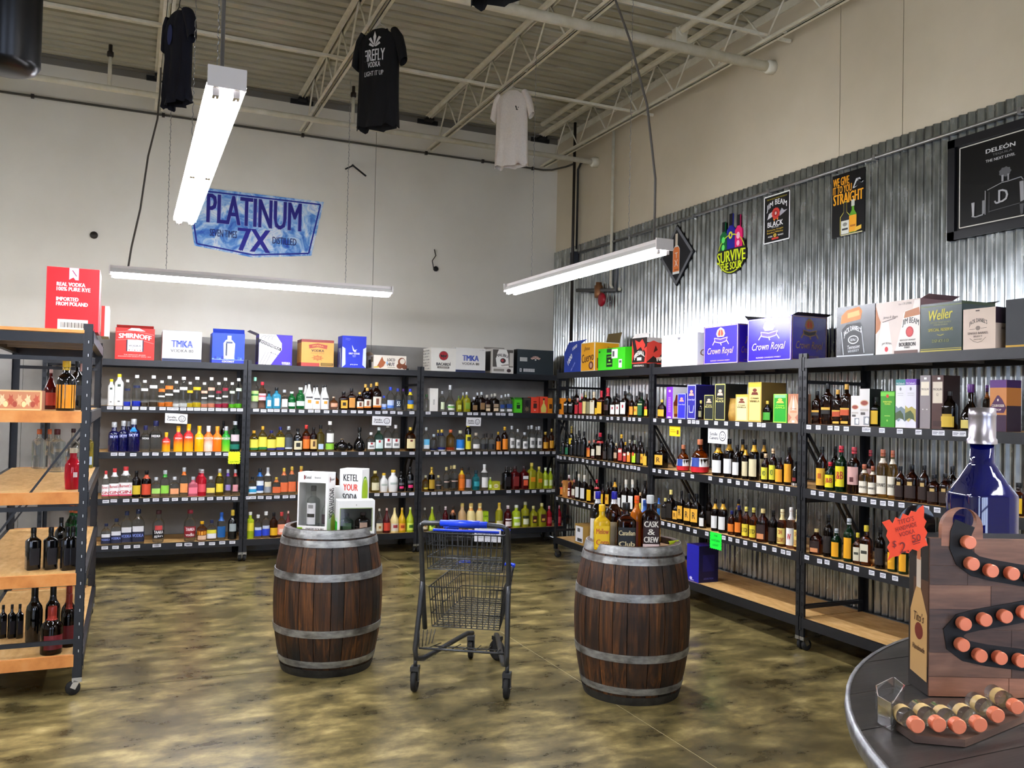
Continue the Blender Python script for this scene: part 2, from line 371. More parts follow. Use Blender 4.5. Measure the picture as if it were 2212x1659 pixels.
tag(MB().box((XW-.09, 9.42, 3.42), (XW-.03, 9.53, 3.62)).box((XW-.095, 9.43, 3.43), (XW-.09, 9.52, 3.61)).build('junction_box', mat('box_grey', '3a3d42', .5)), 'small dark junction box at the corner end of the conduit', 'box')
pipe('sprinkler_drop', [(XW-.06, 8.56, 4.95), (XW-.06, 8.56, 3.1), (XW-.06, 8.50, 3.04), (XW-.06, 8.36, 3.03)], .017, M_steelw, 'thin off white drop pipe in front of the metal cladding')
ar = pipe('flow_switch_arm', [(XW-.10, 9.30, 3.12), (XW-.10, 8.37, 3.02), (XW-.10, 8.37, 3.4)], .022, mat('arm_grey', '6c6d6e', .5, .3), 'grey pipe arm with brass fitting on the metal cladding')
MB().lathe([(0, -.09), (.045, -.09), (.05, -.05), (.05, .05), (.035, .06), (.035, .09), (0, .09)], 12).build('brass_fitting', mat('brass_old', '9a6a48', .4, .6), ar, (-.01, -.55, -.06))
MB().lathe([(0, 0), (.075, 0), (.08, .02), (.05, .035), (0, .035)], 16).build('red_bell', mat('bell_red', 'a01226', .35), ar, (-.04, -.70, -.19), (0, -PI/2, 0))
cn = pipe('wall_conduit', [(XW-.045, 9.38, 3.60), (XW-.045, 1.3, 3.60)], .013, M_grey, 'shiny conduit along the top of the metal cladding')
for y in (8.2, 7.0, 5.9, 4.75, 3.6): MB().box((-.016, y-9.38-.012, -.02), (.02, y-9.38+.012, .02)).build('strap', M_grey, cn)
rc = pipe('rear_conduit', [(-5, YW-.025, 4.775), (4.6, YW-.025, 4.775), (4.85, YW-.025, 4.775), (4.95, YW-.08, 4.775), (XW-.03, YW-.3, 4.775), (XW-.03, 9.6, 4.76)], .012, mat('cable_dark', '4a4740', .6), 'thin dark conduit strapped along the top of the rear wall')
for x in (-1, .25, 1.75, 3.25, 4.0, 4.7): MB().box((x+5-.015, -.016, -.02), (x+5+.015, .02, .02)).build('strap', M_dk, rc)
# thin control wires on rear wall
o = tag(empty('wall_wire_stub', (3.389, YW, 3.42)), 'short loose wire stub poking from the rear wall', 'wire')
MB().tube([(0, -.01, .18), (.01, -.04, .1), (-.04, -.06, .03), (-.02, -.05, -.05), (.02, -.03, -.06)], .006, 6).build('wire', M_dk, o); MB().lathe([(0, 0), (.03, .0), (.034, .02), (.02, .035), (0, .035)], 10).build('grommet', M_dark, o, (.02, -.005, -.06), (PI/2, 0, 0))
o = tag(MB().lathe([(0, 0), (.035, 0), (.04, .015), (.028, .03), (0, .032)], 12).build('wall_grommet', M_dk, None, (-.39, YW, 3.40), (PI/2, 0, 0)), 'small dark plug in the rear wall beside the near lamp', 'grommet')
o = tag(empty('camera_bracket', (2.35, YW, 4.50)), 'small black bracket hanging below the rear sprinkler pipe', 'bracket')
MB().bar((-.02, -.05, 0), (.12, -.16, -.14), .02, .02).bar((-.1, -.05, -.06), (0, -.05, .0), .015, .015).build('arm', M_dark, o)
# ------------------------------------------------------------------ fluorescent strip lamps
M_tube = mat('tube_glow', 'f4f6ff', .5, emit=TUBE_STRENGTH)
M_house = mat('lamp_housing', 'e6e0dc', .4)
def strip_lamp(lab, cx, cy, z, rz, cord=None, chains=True, top=4.75):
    L = 2.44; o = tag(empty('fluorescent_lamp', (cx, cy, z), rz), lab, 'lamp', 'hanging fluorescent strip lamps')
    MB().box((-.036, -L/2, .030), (.036, L/2, .085)).build('housing', M_house, o)
    rf = MB()
    for s in (-1, 1): rf.add([(s*.036, -L/2, .060), (s*.036, L/2, .060), (s*.064, L/2, .025), (s*.064, -L/2, .025)], [(0, 1, 2, 3)]).add([(s*.036, -L/2, .063), (s*.036, L/2, .063), (s*.066, L/2, .025), (s*.066, -L/2, .025)], [(3, 2, 1, 0)])
    rf.build('reflector', M_white, o)
    for e in (-1, 1):
        MB().box((-.064, e*L/2-.006, .012), (.064, e*L/2+.006, .085)).build('end_plate', M_house, o)
        for s in (-1, 1): MB().box((s*.034-.011, e*(L/2-.012), -.012), (s*.034+.011, e*(L/2-.05), .04)).build('lamp_socket', mat('socket', 'cfc9c6', .5), o)
    for s in (-1, 1):
        for e in (-1, 1): MB().tube([(s*.034, e*.015, .005), (s*.034, e*(L/2-.03), .005)], .0175, 8).build('tube', M_tube, o)
        MB().box((s*.034-.011, -.02, -.012), (s*.034+.011, .02, .04)).build('lamp_socket', mat('socket', 'cfc9c6', .5), o)
    if chains:
        for e in (-1, 1):
            c = MB()
            for q in range(int((top-z-.085)/.03)):
                zz = .09+q*.03; c.tube([(0, e*.78-.006*(q % 2), zz), (0.006*(1-q % 2), e*.78, zz+.018), (0, e*.78+.006*(q % 2), zz+.034)], .0022, 4)
            c.build('chain', M_grey, o)
    if cord:
        MB().tube(cord, .008, 6).build('power_cord', mat('cord_grey', '5d5852', .6), o)
    return o
strip_lamp('near fluorescent lamp pointing away from the viewer, over the wooden rack', .275, 4.30, 2.75, 0, cord=[(.0, -1.0, .08), (.0, -1.0, .8), (.02, -1.02, 2.0)])
strip_lamp('fluorescent lamp hung parallel to the rear wall above the boxes', 1.04, 8.0, 2.72, -PI/2, cord=[(.0, -1.08, .08), (.02, -1.06, .25), (-.05, -1.0, .6), (-.2, -.95, 1.1), (-.4, -.88, 1.5), (-.62, -.86, 1.85), (-.62, -.86, 2.05)])
strip_lamp('fluorescent lamp running toward the corner beside the metal clad wall', 3.1, 5.85, 2.70, 0, cord=[(.0, -1.1, .08), (.0, -1.1, .5), (-.02, -1.02, 1.0), (-.06, -.85, 1.5), (-.1, -.7, 1.85), (-.1, -.65, 2.1)])
for lab, x, y, z, r_ in (('lamp behind the viewer over the aisle', .275, -1.6, 2.75, 0), ('lamp behind the viewer by the counter', 3.1, .3, 2.7, 0), ('lamp beyond the wooden rack', -3.0, 4.3, 2.75, 0), ('lamp at the far end of the rear wall', -3.0, 8.0, 2.72, PI/2)):  # out-of-view lamps added to light the foreground and sides
    strip_lamp('unseen fluorescent '+lab, x, y, z, r_, chains=False)
# ================================================================== BOLTLESS RACKS
ZT = [2.075, 1.61, 1.151, .690, .230]      # shelf tops
YB, XR = 9.42, 4.41                         # rack fronts
M_wood = texmat('particle_board', [(.25, 'b98a4a'), (.5, 'd3a766'), (.75, 'e3bf85')], scale=(1, 3, 3), nscale=9, detail=8, rough=(.5, .7), bump=.05, rand=.08)
M_edge = texmat('pine_edge', [(.25, 'b56a2c'), (.5, 'd48b45'), (.8, 'e0a362')], scale=(6, 1, 1), nscale=7, detail=6, rough=(.5, .65), bump=.04, rand=.08)
RK = {}
def rack(lab, loc, rz, W, end_boards=False, D=.61):
    o = tag(empty('storage_rack', loc, rz), lab, 'shelving rack', 'black boltless racks')
    def part(name, fn, m, key, pos=(0, 0, 0), rot=(0, 0, 0), parent=None):
        key = (name, key)
        if key not in RK:
            b = MB(); fn(b); RK[key] = b.build(name, m, parent or o, pos, rot); return RK[key]
        return link(name, RK[key].data, parent or o, pos, rot)
    def post(b): b.box((0, 0, .10), (.038, .003, 2.115)).box((0, 0, .10), (.003, .038, 2.115)).box((0, .038, .10), (.003, .05, 2.115))
    def slots(b):
        for i in range(24):
            z = .24+i*.0765; b.box((.012, -.0012, z), (.020, 0, z+.03)).box((-.0012, .016, z), (0, .026, z+.022))
            b.box((.026, -.0012, z+.004), (.031, 0, z+.026))
    def slotw(b):
        for i in range(24): z = .24+i*.0765; b.box((-.0016, .019, z+.003), (0, .024, z+.019))
    def postm(b): b.box((0, 0, .10), (-.038, .003, 2.115)).box((0, 0, .10), (-.003, .038, 2.115)).box((0, .038, .10), (-.003, .05, 2.115))
    def slotm(b):
        for i in range(24):
            z = .24+i*.0765; b.box((-.012, -.0012, z), (-.020, 0, z+.03)); b.box((-.026, -.0012, z+.004), (-.031, 0, z+.026))
    M_slot = mat('slot_dark', '050505', .8); M_slw = mat('slot_bare_metal', 'b9bcc0', .4)
    for y, r in ((0, 0), (D, PI)):
        for e in (0, 1):
            fn, sl = ((post, slots), (postm, slotm))[e if r == 0 else 1-e]
            p = part('upright', fn, M_blk, fn.__name__, ((0 if e == 0 else W), y, 0), (0, 0, r))
            part('punched_slots', sl, M_slot, sl.__name__, parent=p)['kind'] = 'stuff'
            if fn is post: part('bare_slots', slotw, M_slw, 'w', parent=p)['kind'] = 'stuff'
            c = part('caster', lambda b: b.box((-.02, -.025, .075), (.02, .025, .10)).bar((-.018, 0, .08), (-.018, .02, .04), .03, .004, up=(1, 0, 0)).bar((.018, 0, .08), (.018, .02, .04), .03, .004, up=(1, 0, 0)), M_chrome, 'c', ((.02 if e == 0 else W-.02), y+(.025 if r == 0 else -.025), 0))
            part('wheel', lambda b: b.lathe([(0, -.014), (.034, -.014), (.04, -.008), (.04, .008), (.034, .014), (0, .014)], 14), M_rubber, 'w2', (0, .02, .04), (0, PI/2, 0), c)
    for z in ZT:
        part('beam', lambda b: b.box((.003, -.004, -.064), (W-.003, .022, 0)).box((.003, .022, -.064), (W-.003, .034, -.056)), M_blk, W, (0, 0, z))
        part('beam', None, M_blk, W, (W, D, z), (0, 0, PI))
        part('shelf_board', lambda b: b.box((.006, .022, -.02), (W-.006, D-.022, 0)), M_wood, (W, end_boards), (0, 0, z))
        for e in (0, 1): part('beam_bracket', lambda b: b.box((-.001, -.006, -.085), (.016, -.003, .012)), M_blk, 'k', (.001 if e == 0 else W-.018, 0, z))
        for q in (.3, .5, .7): part('cross_tie', lambda b: b.box((-.018, .03, -.045), (.018, D-.03, -.022)), mat('tie_steel', '8d8a80', .45, .3), 't', (W*q, 0, z))
        if end_boards:
            hb_ = .018 if z == ZT[0] else .066
            part('end_board', lambda b: b.box((-.012, .045, -hb_), (.012, D-.045, 0)), M_edge, hb_, (.002, 0, z+.002)); part('end_board', None, M_edge, hb_, (W-.002, 0, z+.002))
            if z == ZT[0]: part('end_rail', lambda b: b.box((-.01, .045, -.075), (.01, D-.045, -.02)), M_blk, 'er', (.004, 0, z)); part('end_rail', None, M_blk, 'er', (W-.004, 0, z))
    for e, x in ((0, .012), (1, W-.012)):
        for z in (.305, 1.91, 1.06): part('side_rail', lambda b: b.box((-.008, .03, -.012), (.008, D-.03, .012)), M_blk, 's', (x, 0, z))
        for (a, b_), key in (((.68, 1.50), 'd'), ((1.50, .68), 'd2')):
            if key == 'd2': continue
            part('diagonal_brace', lambda b: b.bar((0, .03, 1.54), (0, D-.03, .72), .012, .024, up=(1, 0, 0)), M_blk, key, (x+(.016 if e == 0 else -.016), 0, 0))
    return o
R_B = [rack('black rack against the rear wall, beside the wooden rack', (-.772, YB, 0), 0, 1.900),
       rack('middle black rack against the rear wall behind the barrel', (1.134, YB, 0), 0, 1.900),
       rack('black rack against the rear wall ending in the corner', (3.040, YB, 0), 0, 1.900)]
R_R = [rack('black rack on the metal clad wall nearest the corner', (XR, 8.690, 0), -PI/2, 1.927),
       rack('middle black rack on the metal clad wall', (XR, 6.757, 0), -PI/2, 1.949),
       rack('black rack on the metal clad wall behind the blue bottle', (XR, 4.802, 0), -PI/2, 1.949)]
R_N = rack('free standing rack with orange wood shelf ends and dark bottles', (-.20, 5.50, 0), PI/2, 1.956, True)
TAG = {}
M_tag = mat('tag_paper', 'e6e6ec', .5)
def price_tag(root, x, z, wd=.055):
    if 'm' not in TAG:
        b = MB().box((-.5, -.0012, -.5), (.5, 0, .5)); t = art([('r', .1, .25, .75, .42, '9a9aa4'), ('r', .1, .55, .9, .72, '74747e')], plane_f((-.5, -.0013, -.5), (1, 0, 0), (0, 0, 1), (0, -1, 0)), 'print', lay=.0004)
        o = b.build('price_tag', M_tag, root, (x, -.0042, z), (0, 0, 0), (wd, 1, .03)); TAG['m'] = o.data; TAG['t'] = t.data; t.parent = o
        return
    o = link('price_tag', TAG['m'], root, (x, -.0042, z), (0, random.uniform(-.03, .03), 0), (wd, 1, .03)); link('print', TAG['t'], o)
# ================================================================== SHIPPING CARTONS AND GIFT BOXES
def carton(name, lab, origin, ex, ey, dep, h, col, front=(), side=(), cat='box', group=None, top='closed', flap=None, rough=.5, inner='8a6a45'):
    """origin = bottom corner of the front face (viewer's left); ex along the front, ey into the shelf, unit vectors scaled by size"""
    ex = Vector(ex); ey = Vector(ey); up = Vector((0, 0, 1)); o = empty(name, Vector(origin)+Vector((0, 0, .0006)))
    W, D = ex.length, ey.length; nx = ex/W; ny = ey/D; m = mat('board_'+col, col, rough, noise=.06, nscale=6)
    t = .003; b = MB()
    def P(u, v, z): return nx*u+ny*v+up*z
    def bx(u0, v0, z0, u1, v1, z1):
        b.add([P(u0, v0, z0), P(u1, v0, z0), P(u1, v1, z0), P(u0, v1, z0), P(u0, v0, z1), P(u1, v0, z1), P(u1, v1, z1), P(u0, v1, z1)],
              [(0, 3, 2, 1), (4, 5, 6, 7), (0, 1, 5, 4), (1, 2, 6, 5), (2, 3, 7, 6), (3, 0, 4, 7)])
    if top == 'closed':
        bx(0, 0, 0, W, D, h)
        b.build('carton_body', m, o)
    else:
        bx(0, 0, 0, W, D, t); bx(0, 0, t, t, D, h); bx(W-t, 0, t, W, D, h); bx(t, 0, t, W-t, t, h); bx(t, D-t, t, W-t, D, h)
        b.build('carton_body', m, o)
    for fl_ in flap or []:
        e, lean, ln = fl_[:3]; q = MB(); s, c = math.sin(lean), math.cos(lean)
        if e == 'b': vs = [P(.004, D, h), P(W-.004, D, h), P(W-.004, D+ln*s, h+ln*c), P(.004, D+ln*s, h+ln*c)]; dn = ny*t
        elif e == 'f': vs = [P(.004, 0, h), P(W-.004, 0, h), P(W-.004, -ln*s, h+ln*c), P(.004, -ln*s, h+ln*c)]; dn = ny*-t
        elif e == 'l': vs = [P(0, .004, h), P(0, D-.004, h), P(-ln*s, D-.004, h+ln*c), P(-ln*s, .004, h+ln*c)]; dn = nx*-t
        else: vs = [P(W, .004, h), P(W, D-.004, h), P(W+ln*s, D-.004, h+ln*c), P(W+ln*s, .004, h+ln*c)]; dn = nx*t
        q.add(vs+[v+dn for v in vs], [(0, 1, 2, 3), (7, 6, 5, 4), (0, 4, 5, 1), (1, 5, 6, 2), (2, 6, 7, 3), (3, 7, 4, 0)])
        q.build('flap', mat('board_'+(fl_[3] if len(fl_) > 3 else inner), fl_[3] if len(fl_) > 3 else inner, .7), o)
    if front: art(front, plane_f((0, 0, 0), ex, up*h, -ny), 'front_print', o)
    if side:
        if side[0] == 'L': art(side[1:], plane_f(ey, -ey, up*h, -nx), 'side_print', o)
        else: art(side[1:] if side[0] == 'R' else side, plane_f(ex, ey, up*h, nx), 'side_print', o)
    return tag(o, lab, cat, group)
def cartB(name, lab, x0, x1, yt, col, front=(), side=(), dep=.26, Y=YB+.03, zs=None, **k):
    z = ZT[0] if zs is None else zs; a = aty(x0, 790, Y); xm = (x0+x1)/2
    A = aty(x0, 800, Y).x; B = aty(x1, 800, Y).x; h = aty(xm, yt, Y).z-z
    return carton(name, lab, (A, Y, z), (B-A, 0, 0), (0, dep, 0), dep, h, col, front, side, **k)
def cartR(name, lab, x0, x1, yt, col, front=(), side=(), dep=.26, X=XR+.03, zs=None, ym=780, **k):
    z = ZT[0] if zs is None else zs; A = atx(x0, ym, X).y; B = atx(x1, ym, X).y; h = atx((x0+x1)/2, yt, X).z-z
    return carton(name, lab, (X, A, z), (0, B-A, 0), (dep, 0, 0), dep, h, col, front, side, **k)
def arrows(c): return []
W_ = 'ffffff'; K_ = '111114'
G = 'cartons on top of the racks'
cartB('carton', 'red carton with white lettering on the rear rack, nearest the wooden rack', 247, 332, 709, 'd8281f',
      [('p', [(.30, .93), (.40, 1.0), (.60, 1.0), (.76, .91)], W_), ('o', [(.02, .86), (.5, .92), (.98, .80)], .006, 'ff9a90'), ('t', 'SMIRNOFF', .5, .735, .84, .15, W_, .045, 0, -.05, .04),
       ('o', [(.02, .60), (.5, .66), (.98, .53)], .006, 'ff9a90'), ('r', .28, .26, .72, .63, '1a1030'), ('r', .31, .26, .69, .63, W_), ('t', 'Triple Distilled', .5, .55, .32, .05, '6a6a70', .0, .3), ('t', 'VODKA', .5, .44, .32, .06, '4a4a55'), ('t', 'No. 21', .5, .37, .16, .03, '6a6a70'),
       ('e', .36, .30, .015, .02, 'b03030'), ('e', .43, .30, .015, .02, '9a9aa0'), ('e', .5, .30, .015, .02, 'b03030'), ('e', .57, .30, .015, .02, '9a9aa0'), ('e', .64, .30, .015, .02, 'b03030'), ('t', 'THE SMIRNOFF BRAND', .5, .15, .56, .035, 'ffc0b8'), ('t', 'KNOWN FOR QUALITY SINCE 1864', .5, .095, .84, .035, 'ffc0b8')], top='open', flap=[('b', .5, .06, 'a02018')], group=G, dep=.3)
tmka = [('t', 'TMKA', .5, .58, .56, .23, '2a46a8', .05), ('t', 'VODKA 80', .5, .35, .58, .1, '17171c', .015), ('t', '12 / 1 LITERS', .88, .93, .16, .025, '555555'), ('r', .0, .0, 1, .09, '2e3a66'), ('r', .03, .025, .97, .075, '16203c')]
cartB('carton', 'white carton with blue capitals above clear bottles on the rear rack', 349, 434, 716, 'f4f4f4', tmka, dep=.3, group=G, top='open', flap=[('b', .3, .03, 'd9d9d9')])
cartB('carton', 'bright blue carton showing a clear bottle over a skyline', 457, 527, 720, '1c46d8',
      [('r', 0, 0, 1, .11, '1a35c8'), ('t', 'COCONUT', .5, .055, .38, .06, W_, .03), ('r', 0, .11, 1, .125, 'a9c4ff')] +
      [('r', i/14, .125, i/14+.06, .16+.09*((i*37 % 10)/10), ('5f86e6', '0f2a96', '3c62d0')[i % 3]) for i in range(14)] +
      [('p', [(.36, .14), (.68, .14), (.70, .66), (.60, .78), (.42, .78), (.34, .66)], 'dfe6f2'), ('p', [(.41, .25), (.46, .24), (.46, .66), (.41, .66)], '39445c'), ('r', .48, .24, .64, .66, 'f6f8fc'), ('r', .46, .78, .58, .92, 'f4f6fa'), ('r', .42, .66, .62, .72, '46557a')],
      ('L', ('r', .1, .1, .9, .9, '3a4a90')), top='open', flap=[('f', -.5, .05, '1230a0')], group=G)
cartB('carton', 'purple and white carton with overlapping bottle outlines on the rear rack', 558, 630, 723, '3d22b0',
      [('p', [(0, 0), (.36, 0), (.68, .5), (.68, .72), (.6, .84), (.5, 1), (0, 1)], 'f8f8fa'), ('p', [(0, .72), (.66, .46), (.66, .56), (0, .84)], '1d1d22'), ('t', 'SYSYSYSVEDKA', .33, .645, .62, .075, W_, .02, 0, -.34), ('t', 'VODKA', .45, .37, .26, .05, '1d1d22', .02, 0, -.34)] +
      [('o', [(.02+.09*i, .0), (.2+.09*i, .42)], .006, '1d1d22') for i in range(3)] + [('o', [(.04+.11*i, .82), (.1+.1*i, .93), (.2+.1*i, .97)], .006, '1d1d22') for i in range(4)] +
      [('t', 'SVEDKA', .82, .075, .26, .06, W_, .05), ('t', 'vodka', .82, .03, .24, .03, W_)], ('L', ('r', .1, .1, .9, .9, '2a2440')), flap=[('l', 1.2, .1, 'cfcfcf')], group=G)
cartB('carton', 'orange carton with a dark red arched band reading vodka', 650, 720, 734, 'e0a04c',
      [('r', 0, .90, 1, 1, '8e2a26'), ('p', [(.22, .80), (.5, .86), (.8, .80), (.78, .66), (.5, .72), (.24, .66)], 'a93a2c'), ('t', 'WODKA', .5, .765, .36, .06, 'e0a04c', .02, 0, 0, .03), ('t', 'VODKA', .5, .59, .40, .095, '3a2a18', .035), ('t', 'Premium Quality', .5, .49, .42, .05, '7a4a20', .0, .3), ('p', star(.5, .32, .2, .12, 8, .6), 'b46a30'), ('t', '1914', .5, .32, .14, .045, 'e0a04c'),
       ('r', 0, 0, .56, .13, 'b23b34'), ('r', .60, .03, .98, .14, '4d3a12'), ('r', .62, .045, .96, .125, '8a6a20')], ('L', ('r', 0, .88, 1, 1, '8e2a26'), ('r', 0, 0, 1, .14, '8e2a26')), group=G)
cartB('carton', 'royal blue carton with white flying bird emblem', 738, 790, 726, '1d33c4',
      [('p', [(0, .66), (.13, .6), (.15, .1), (0, 0)], 'cfd8f0'), ('p', [(1, .66), (.87, .6), (.85, .1), (1, 0)], 'cfd8f0'), ('p', [(.40, .72), (.50, .56), (.62, .58), (.55, .53), (.60, .50), (.50, .5), (.44, .55)], W_), ('t', 'GREY GOOSE', .5, .45, .46, .055, W_, .03), ('t', 'VODKA', .5, .385, .16, .025, 'c8d0ff'), ('t', 'FRANCE', .5, .35, .12, .02, 'c8d0ff'), ('t', 'grey goose', .5, .1, .32, .035, W_, .02), ('o', [(.13, .92), (.34, .9)], .004, '8f9ae8'), ('o', [(.13, .88), (.3, .86)], .004, '8f9ae8')],
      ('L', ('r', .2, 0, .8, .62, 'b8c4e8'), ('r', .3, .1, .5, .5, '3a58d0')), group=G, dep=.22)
cartB('carton', 'low white and brown carton with coconut halves', 807, 877, 768, 'efe6d6',
      [('t', 'LOCO', .53, .68, .24, .22, '2d2420', .04), ('t', 'NUT', .53, .36, .24, .25, '2d2420', .04), ('r', .42, .12, .66, .17, 'b0a48e'), ('e', .86, .55, .12, .32, '8a4a24'), ('e', .88, .6, .08, .2, 'e8ddcc'), ('e', .80, .25, .10, .2, '7a3e1c'), ('e', .95, .2, .08, .18, '6a3418'), ('p', [(.1, .2), (.25, .9), (.3, .6), (.36, .5), (.3, .2), (.2, .05)], 'a55a2e'), ('r', .38, .35, .43, .55, 'a9c4dc'), ('p', [(.0, .15), (.15, .2), (.15, .1), (0, .05)], 'e0c040')],
      ('L', ('r', .1, .1, .6, .7, '3a3a3c'), ('r', .5, .5, .9, .9, '8a7a5c')), top='open', flap=[('l', .9, .05, 'e0c8a0'), ('b', 1.3, .05, '33302c')], group=G)
cartB('carton', 'white carton with round red bat emblem', 931, 984, 752, 'e9e6dc',
      [('e', .5, .67, .19, .205, '7a7468'), ('e', .5, .67, .175, .19, 'a5202c'), ('p', [(.36, .73), (.46, .68), (.5, .72), (.54, .68), (.64, .73), (.60, .60), (.52, .62), (.5, .55), (.48, .62), (.40, .60)], '2a1418'), ('t', 'BACARDÍ', .5, .32, .58, .16, '1a1a1a', .04), ('r', .25, .12, .74, .21, '6a645c'), ('t', 'SUPERIOR', .5, .165, .4, .05, 'cfc8ba')],
      ('L',) + tuple(('r', .1+.2*(i % 4), .08+.13*(i//4), .18+.2*(i % 4), .13+.13*(i//4), ('3a3a38', 'b0aca0', '6a6860')[i % 3]) for i in range(28)), group=G, dep=.3)
cartB('carton', 'smaller white carton with blue capitals beside the bat emblem', 984, 1048, 752, 'e6e4de', tmka, group=G, dep=.3)
cartB('carton', 'grey and white carton printed with a white bottle and palm', 1063, 1109, 754, 'd6d2ca',
      [('r', .02, .26, .98, .97, '55504a'), ('p', [(.22, .26), (.16, .6), (.24, .86), (.3, .97), (.66, .97), (.74, .8), (.78, .26)], 'f2f0ea'), ('t', 'MALIBU', .45, .72, .56, .12, '2a2624', .03, 0, -.05, .06), ('e', .5, .52, .13, .105, '3a2a2c'), ('e', .47, .53, .06, .05, 'c04a4a'), ('p', [(.4, .34), (.75, .40), (.78, .33), (.44, .29)], 'b0aaa2'), ('r', .8, .3, .97, .85, 'c6c2b8'), ('r', .06, .08, .56, .18, '8a847a'), ('e', .78, .12, .1, .075, '3a2a2c')],
      ('L', ('r', .1, .1, .8, .9, '3c3834')), top='open', flap=[('b', .6, .04, 'a09a90')], group=G)
cartB('carton', 'dark slate carton with arched pink emblem at the rack corner', 1117, 1195, 756, '2a3338',
      [('p', [(.36, .66), (.44, .73), (.5, .745), (.56, .73), (.64, .66), (.6, .60), (.5, .65), (.4, .60)], 'caa89c'), ('t', 'BAILEYS', .5, .685, .22, .04, '5a2a26', .02, 0, 0, .03), ('r', .48, .57, .52, .62, 'd8d4cc'), ('r', .07, .52, .27, .68, 'b9bab6'), ('r', .07, .10, .12, .23, 'd8d8d6'), ('r', .085, .12, .105, .21, '2a3338')] + [('r', .17+.026*i, .10, .17+.026*i+.018, .23, 'd8d8d6') for i in range(12)],
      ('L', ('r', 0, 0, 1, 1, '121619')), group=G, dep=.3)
# cartons on the metal-wall racks
def f800(): return [('t', '1800', .36, .42, .36, .16, W_, .03, .25, .75), ('t', '1800', .64, .80, .30, .1, W_, .03, .25, .35), ('t', '100% AGAVE', .56, .18, .34, .05, 'b8c4ff', .02, .2, .75)]
ob = empty('carton', (XR+.03, atx(1219, 780, XR+.03).y, ZT[0])); YA = atx(1219, 780, XR+.03).y; YBx = atx(1255, 780, XR+.03).y
hh = atx(1237, 738, XR+.03).z-ZT[0]; ww = YBx-YA
MB().box((0, 0, 0), (.26, ww, hh*.62)).build('carton_body', mat('board_12308e', '1b3a9c', .5), ob)
f = plane_f((0, 0, 0), (0, ww, 0), (0, 0, hh), (-1, 0, 0))
MB().prism([(0, .62), (0, .60), (1, .60), (1, .90), (1.35, 1.02), (.28, .98)], f, .004).build('flap', mat('board_12308e', '1b3a9c', .5), ob)
art(f800(), plane_f((0, 0, 0), (0, ww, 0), (0, 0, hh), (-1, 0, 0)), 'front_print', ob, start=8); tag(ob, 'royal blue carton with open slanted flap in the corner', 'box', G)
cu = [('o', [(.01, .01), (.99, .01), (.99, .99), (.01, .99), (.01, .01)], .012, 'f6efd8'), ('t', 'Jose', .45, .78, .42, .17, '4a2408', .02, .15), ('t', 'Cuervo', .5, .48, .9, .30, '4a2408', .03, .1, .12), ('e', .76, .2, .17, .14, '6a2a18'), ('e', .76, .2, .09, .09, 'c49a86')]
cartR('carton', 'golden yellow carton with brown script and open brown flap', 1255, 1284, 740, 'eda81c', cu, ('R', *cu[:1], ('t', 'Jose', .62, .8, .25, .12, '4a2408', .02, .15), ('t', 'Cuervo', .55, .6, .5, .2, '4a2408', .03, .1), ('r', .1, .1, .35, .45, '7a3a18')), top='open', flap=[('b', .25, .12, '6b5a34')], group=G, dep=.3)
cartR('carton', 'neon green carton with dark bottle label in front of yellow one', 1292, 1350, 752, '3fd41c',
      [('r', .33, .80, .52, .98, '12401c'), ('r', .32, .14, .55, .72, '0c2a16'), ('e', .435, .43, .035, .045, '7ed83a'), ('t', 'JAGER', .435, .60, .16, .06, '7ed83a'), ('r', .35, .25, .52, .3, '7ed83a'), ('r', .52, .52, .74, .94, 'f2f2ee'), ('r', .55, .6, .62, .85, '5a5a58'), ('r', .78, .08, .90, .46, 'f2f2ee'), ('r', .8, .3, .88, .4, '5a5a58'), ('e', .06, .86, .03, .05, '0c2a16')],
      ('R', ('e', .6, .85, .2, .08, '0c2a16')), top='open', flap=[('b', .9, .05, '2a8a18')], group=G, dep=.20, X=XR+.01)
fb = [('r', 0, 0, 1, .16, '17120f'), ('r', 0, .16, 1, .20, 'c43a2c'), ('p', [(0, .16), (.15, .5), (.05, .8), (0, .95)], 'd2382c'), ('p', [(.2, .95), (.35, .6), (.6, .7), (.75, .55), (.9, .75), (.7, .95), (.5, .85)], 'd2382c'), ('p', [(.85, .2), (.92, .5), (.8, .62), (1, .7), (1, .2)], 'd2382c'), ('t', 'FIREBALL', .5, .45, .7, .14, 'f4efe2', .05, 0, .15, .12), ('r', .36, .26, .66, .36, 'f4efe2'), ('t', 'FIREBALL', .5, .09, .7, .05, 'f4efe2')]
cartR('carton', 'black and red carton with flame shapes and white arched lettering', 1365, 1397, 730, '1c1613', fb, ('R', ('r', 0, .84, 1, 1, 'b8b2ac'), ('p', [(0, .2), (.3, .4), (.5, .3), (.7, .5), (.95, .6), (.7, .8), (.3, .9), (0, .8)], 'cf4034'), ('p', [(.3, .5), (.5, .6), (.4, .75)], '3a0f0c'), ('t', 'FIREB', .7, .33, .5, .12, 'f4efe2', .05, 0, .2), ('r', 0, .14, 1, .18, 'c43a2c')), top='open', flap=[('f', -.7, .06, 'dcd8d2')], group=G, dep=.24)
cartR('carton', 'plain white carton between flame carton and purple cartons', 1429, 1506, 722, 'fbfbfb', [('t', '◊', .5, .84, .06, .06, '55555a'), ('r', .46, .86, .54, .9, '77777c'), ('o', [(.42, .78), (.5, .75), (.58, .79)], .008, '99999c')], ('R', ('t', 'Crown', .5, .4, .8, .2, '8a6a3a', .02, .2)), group=G, dep=.30)
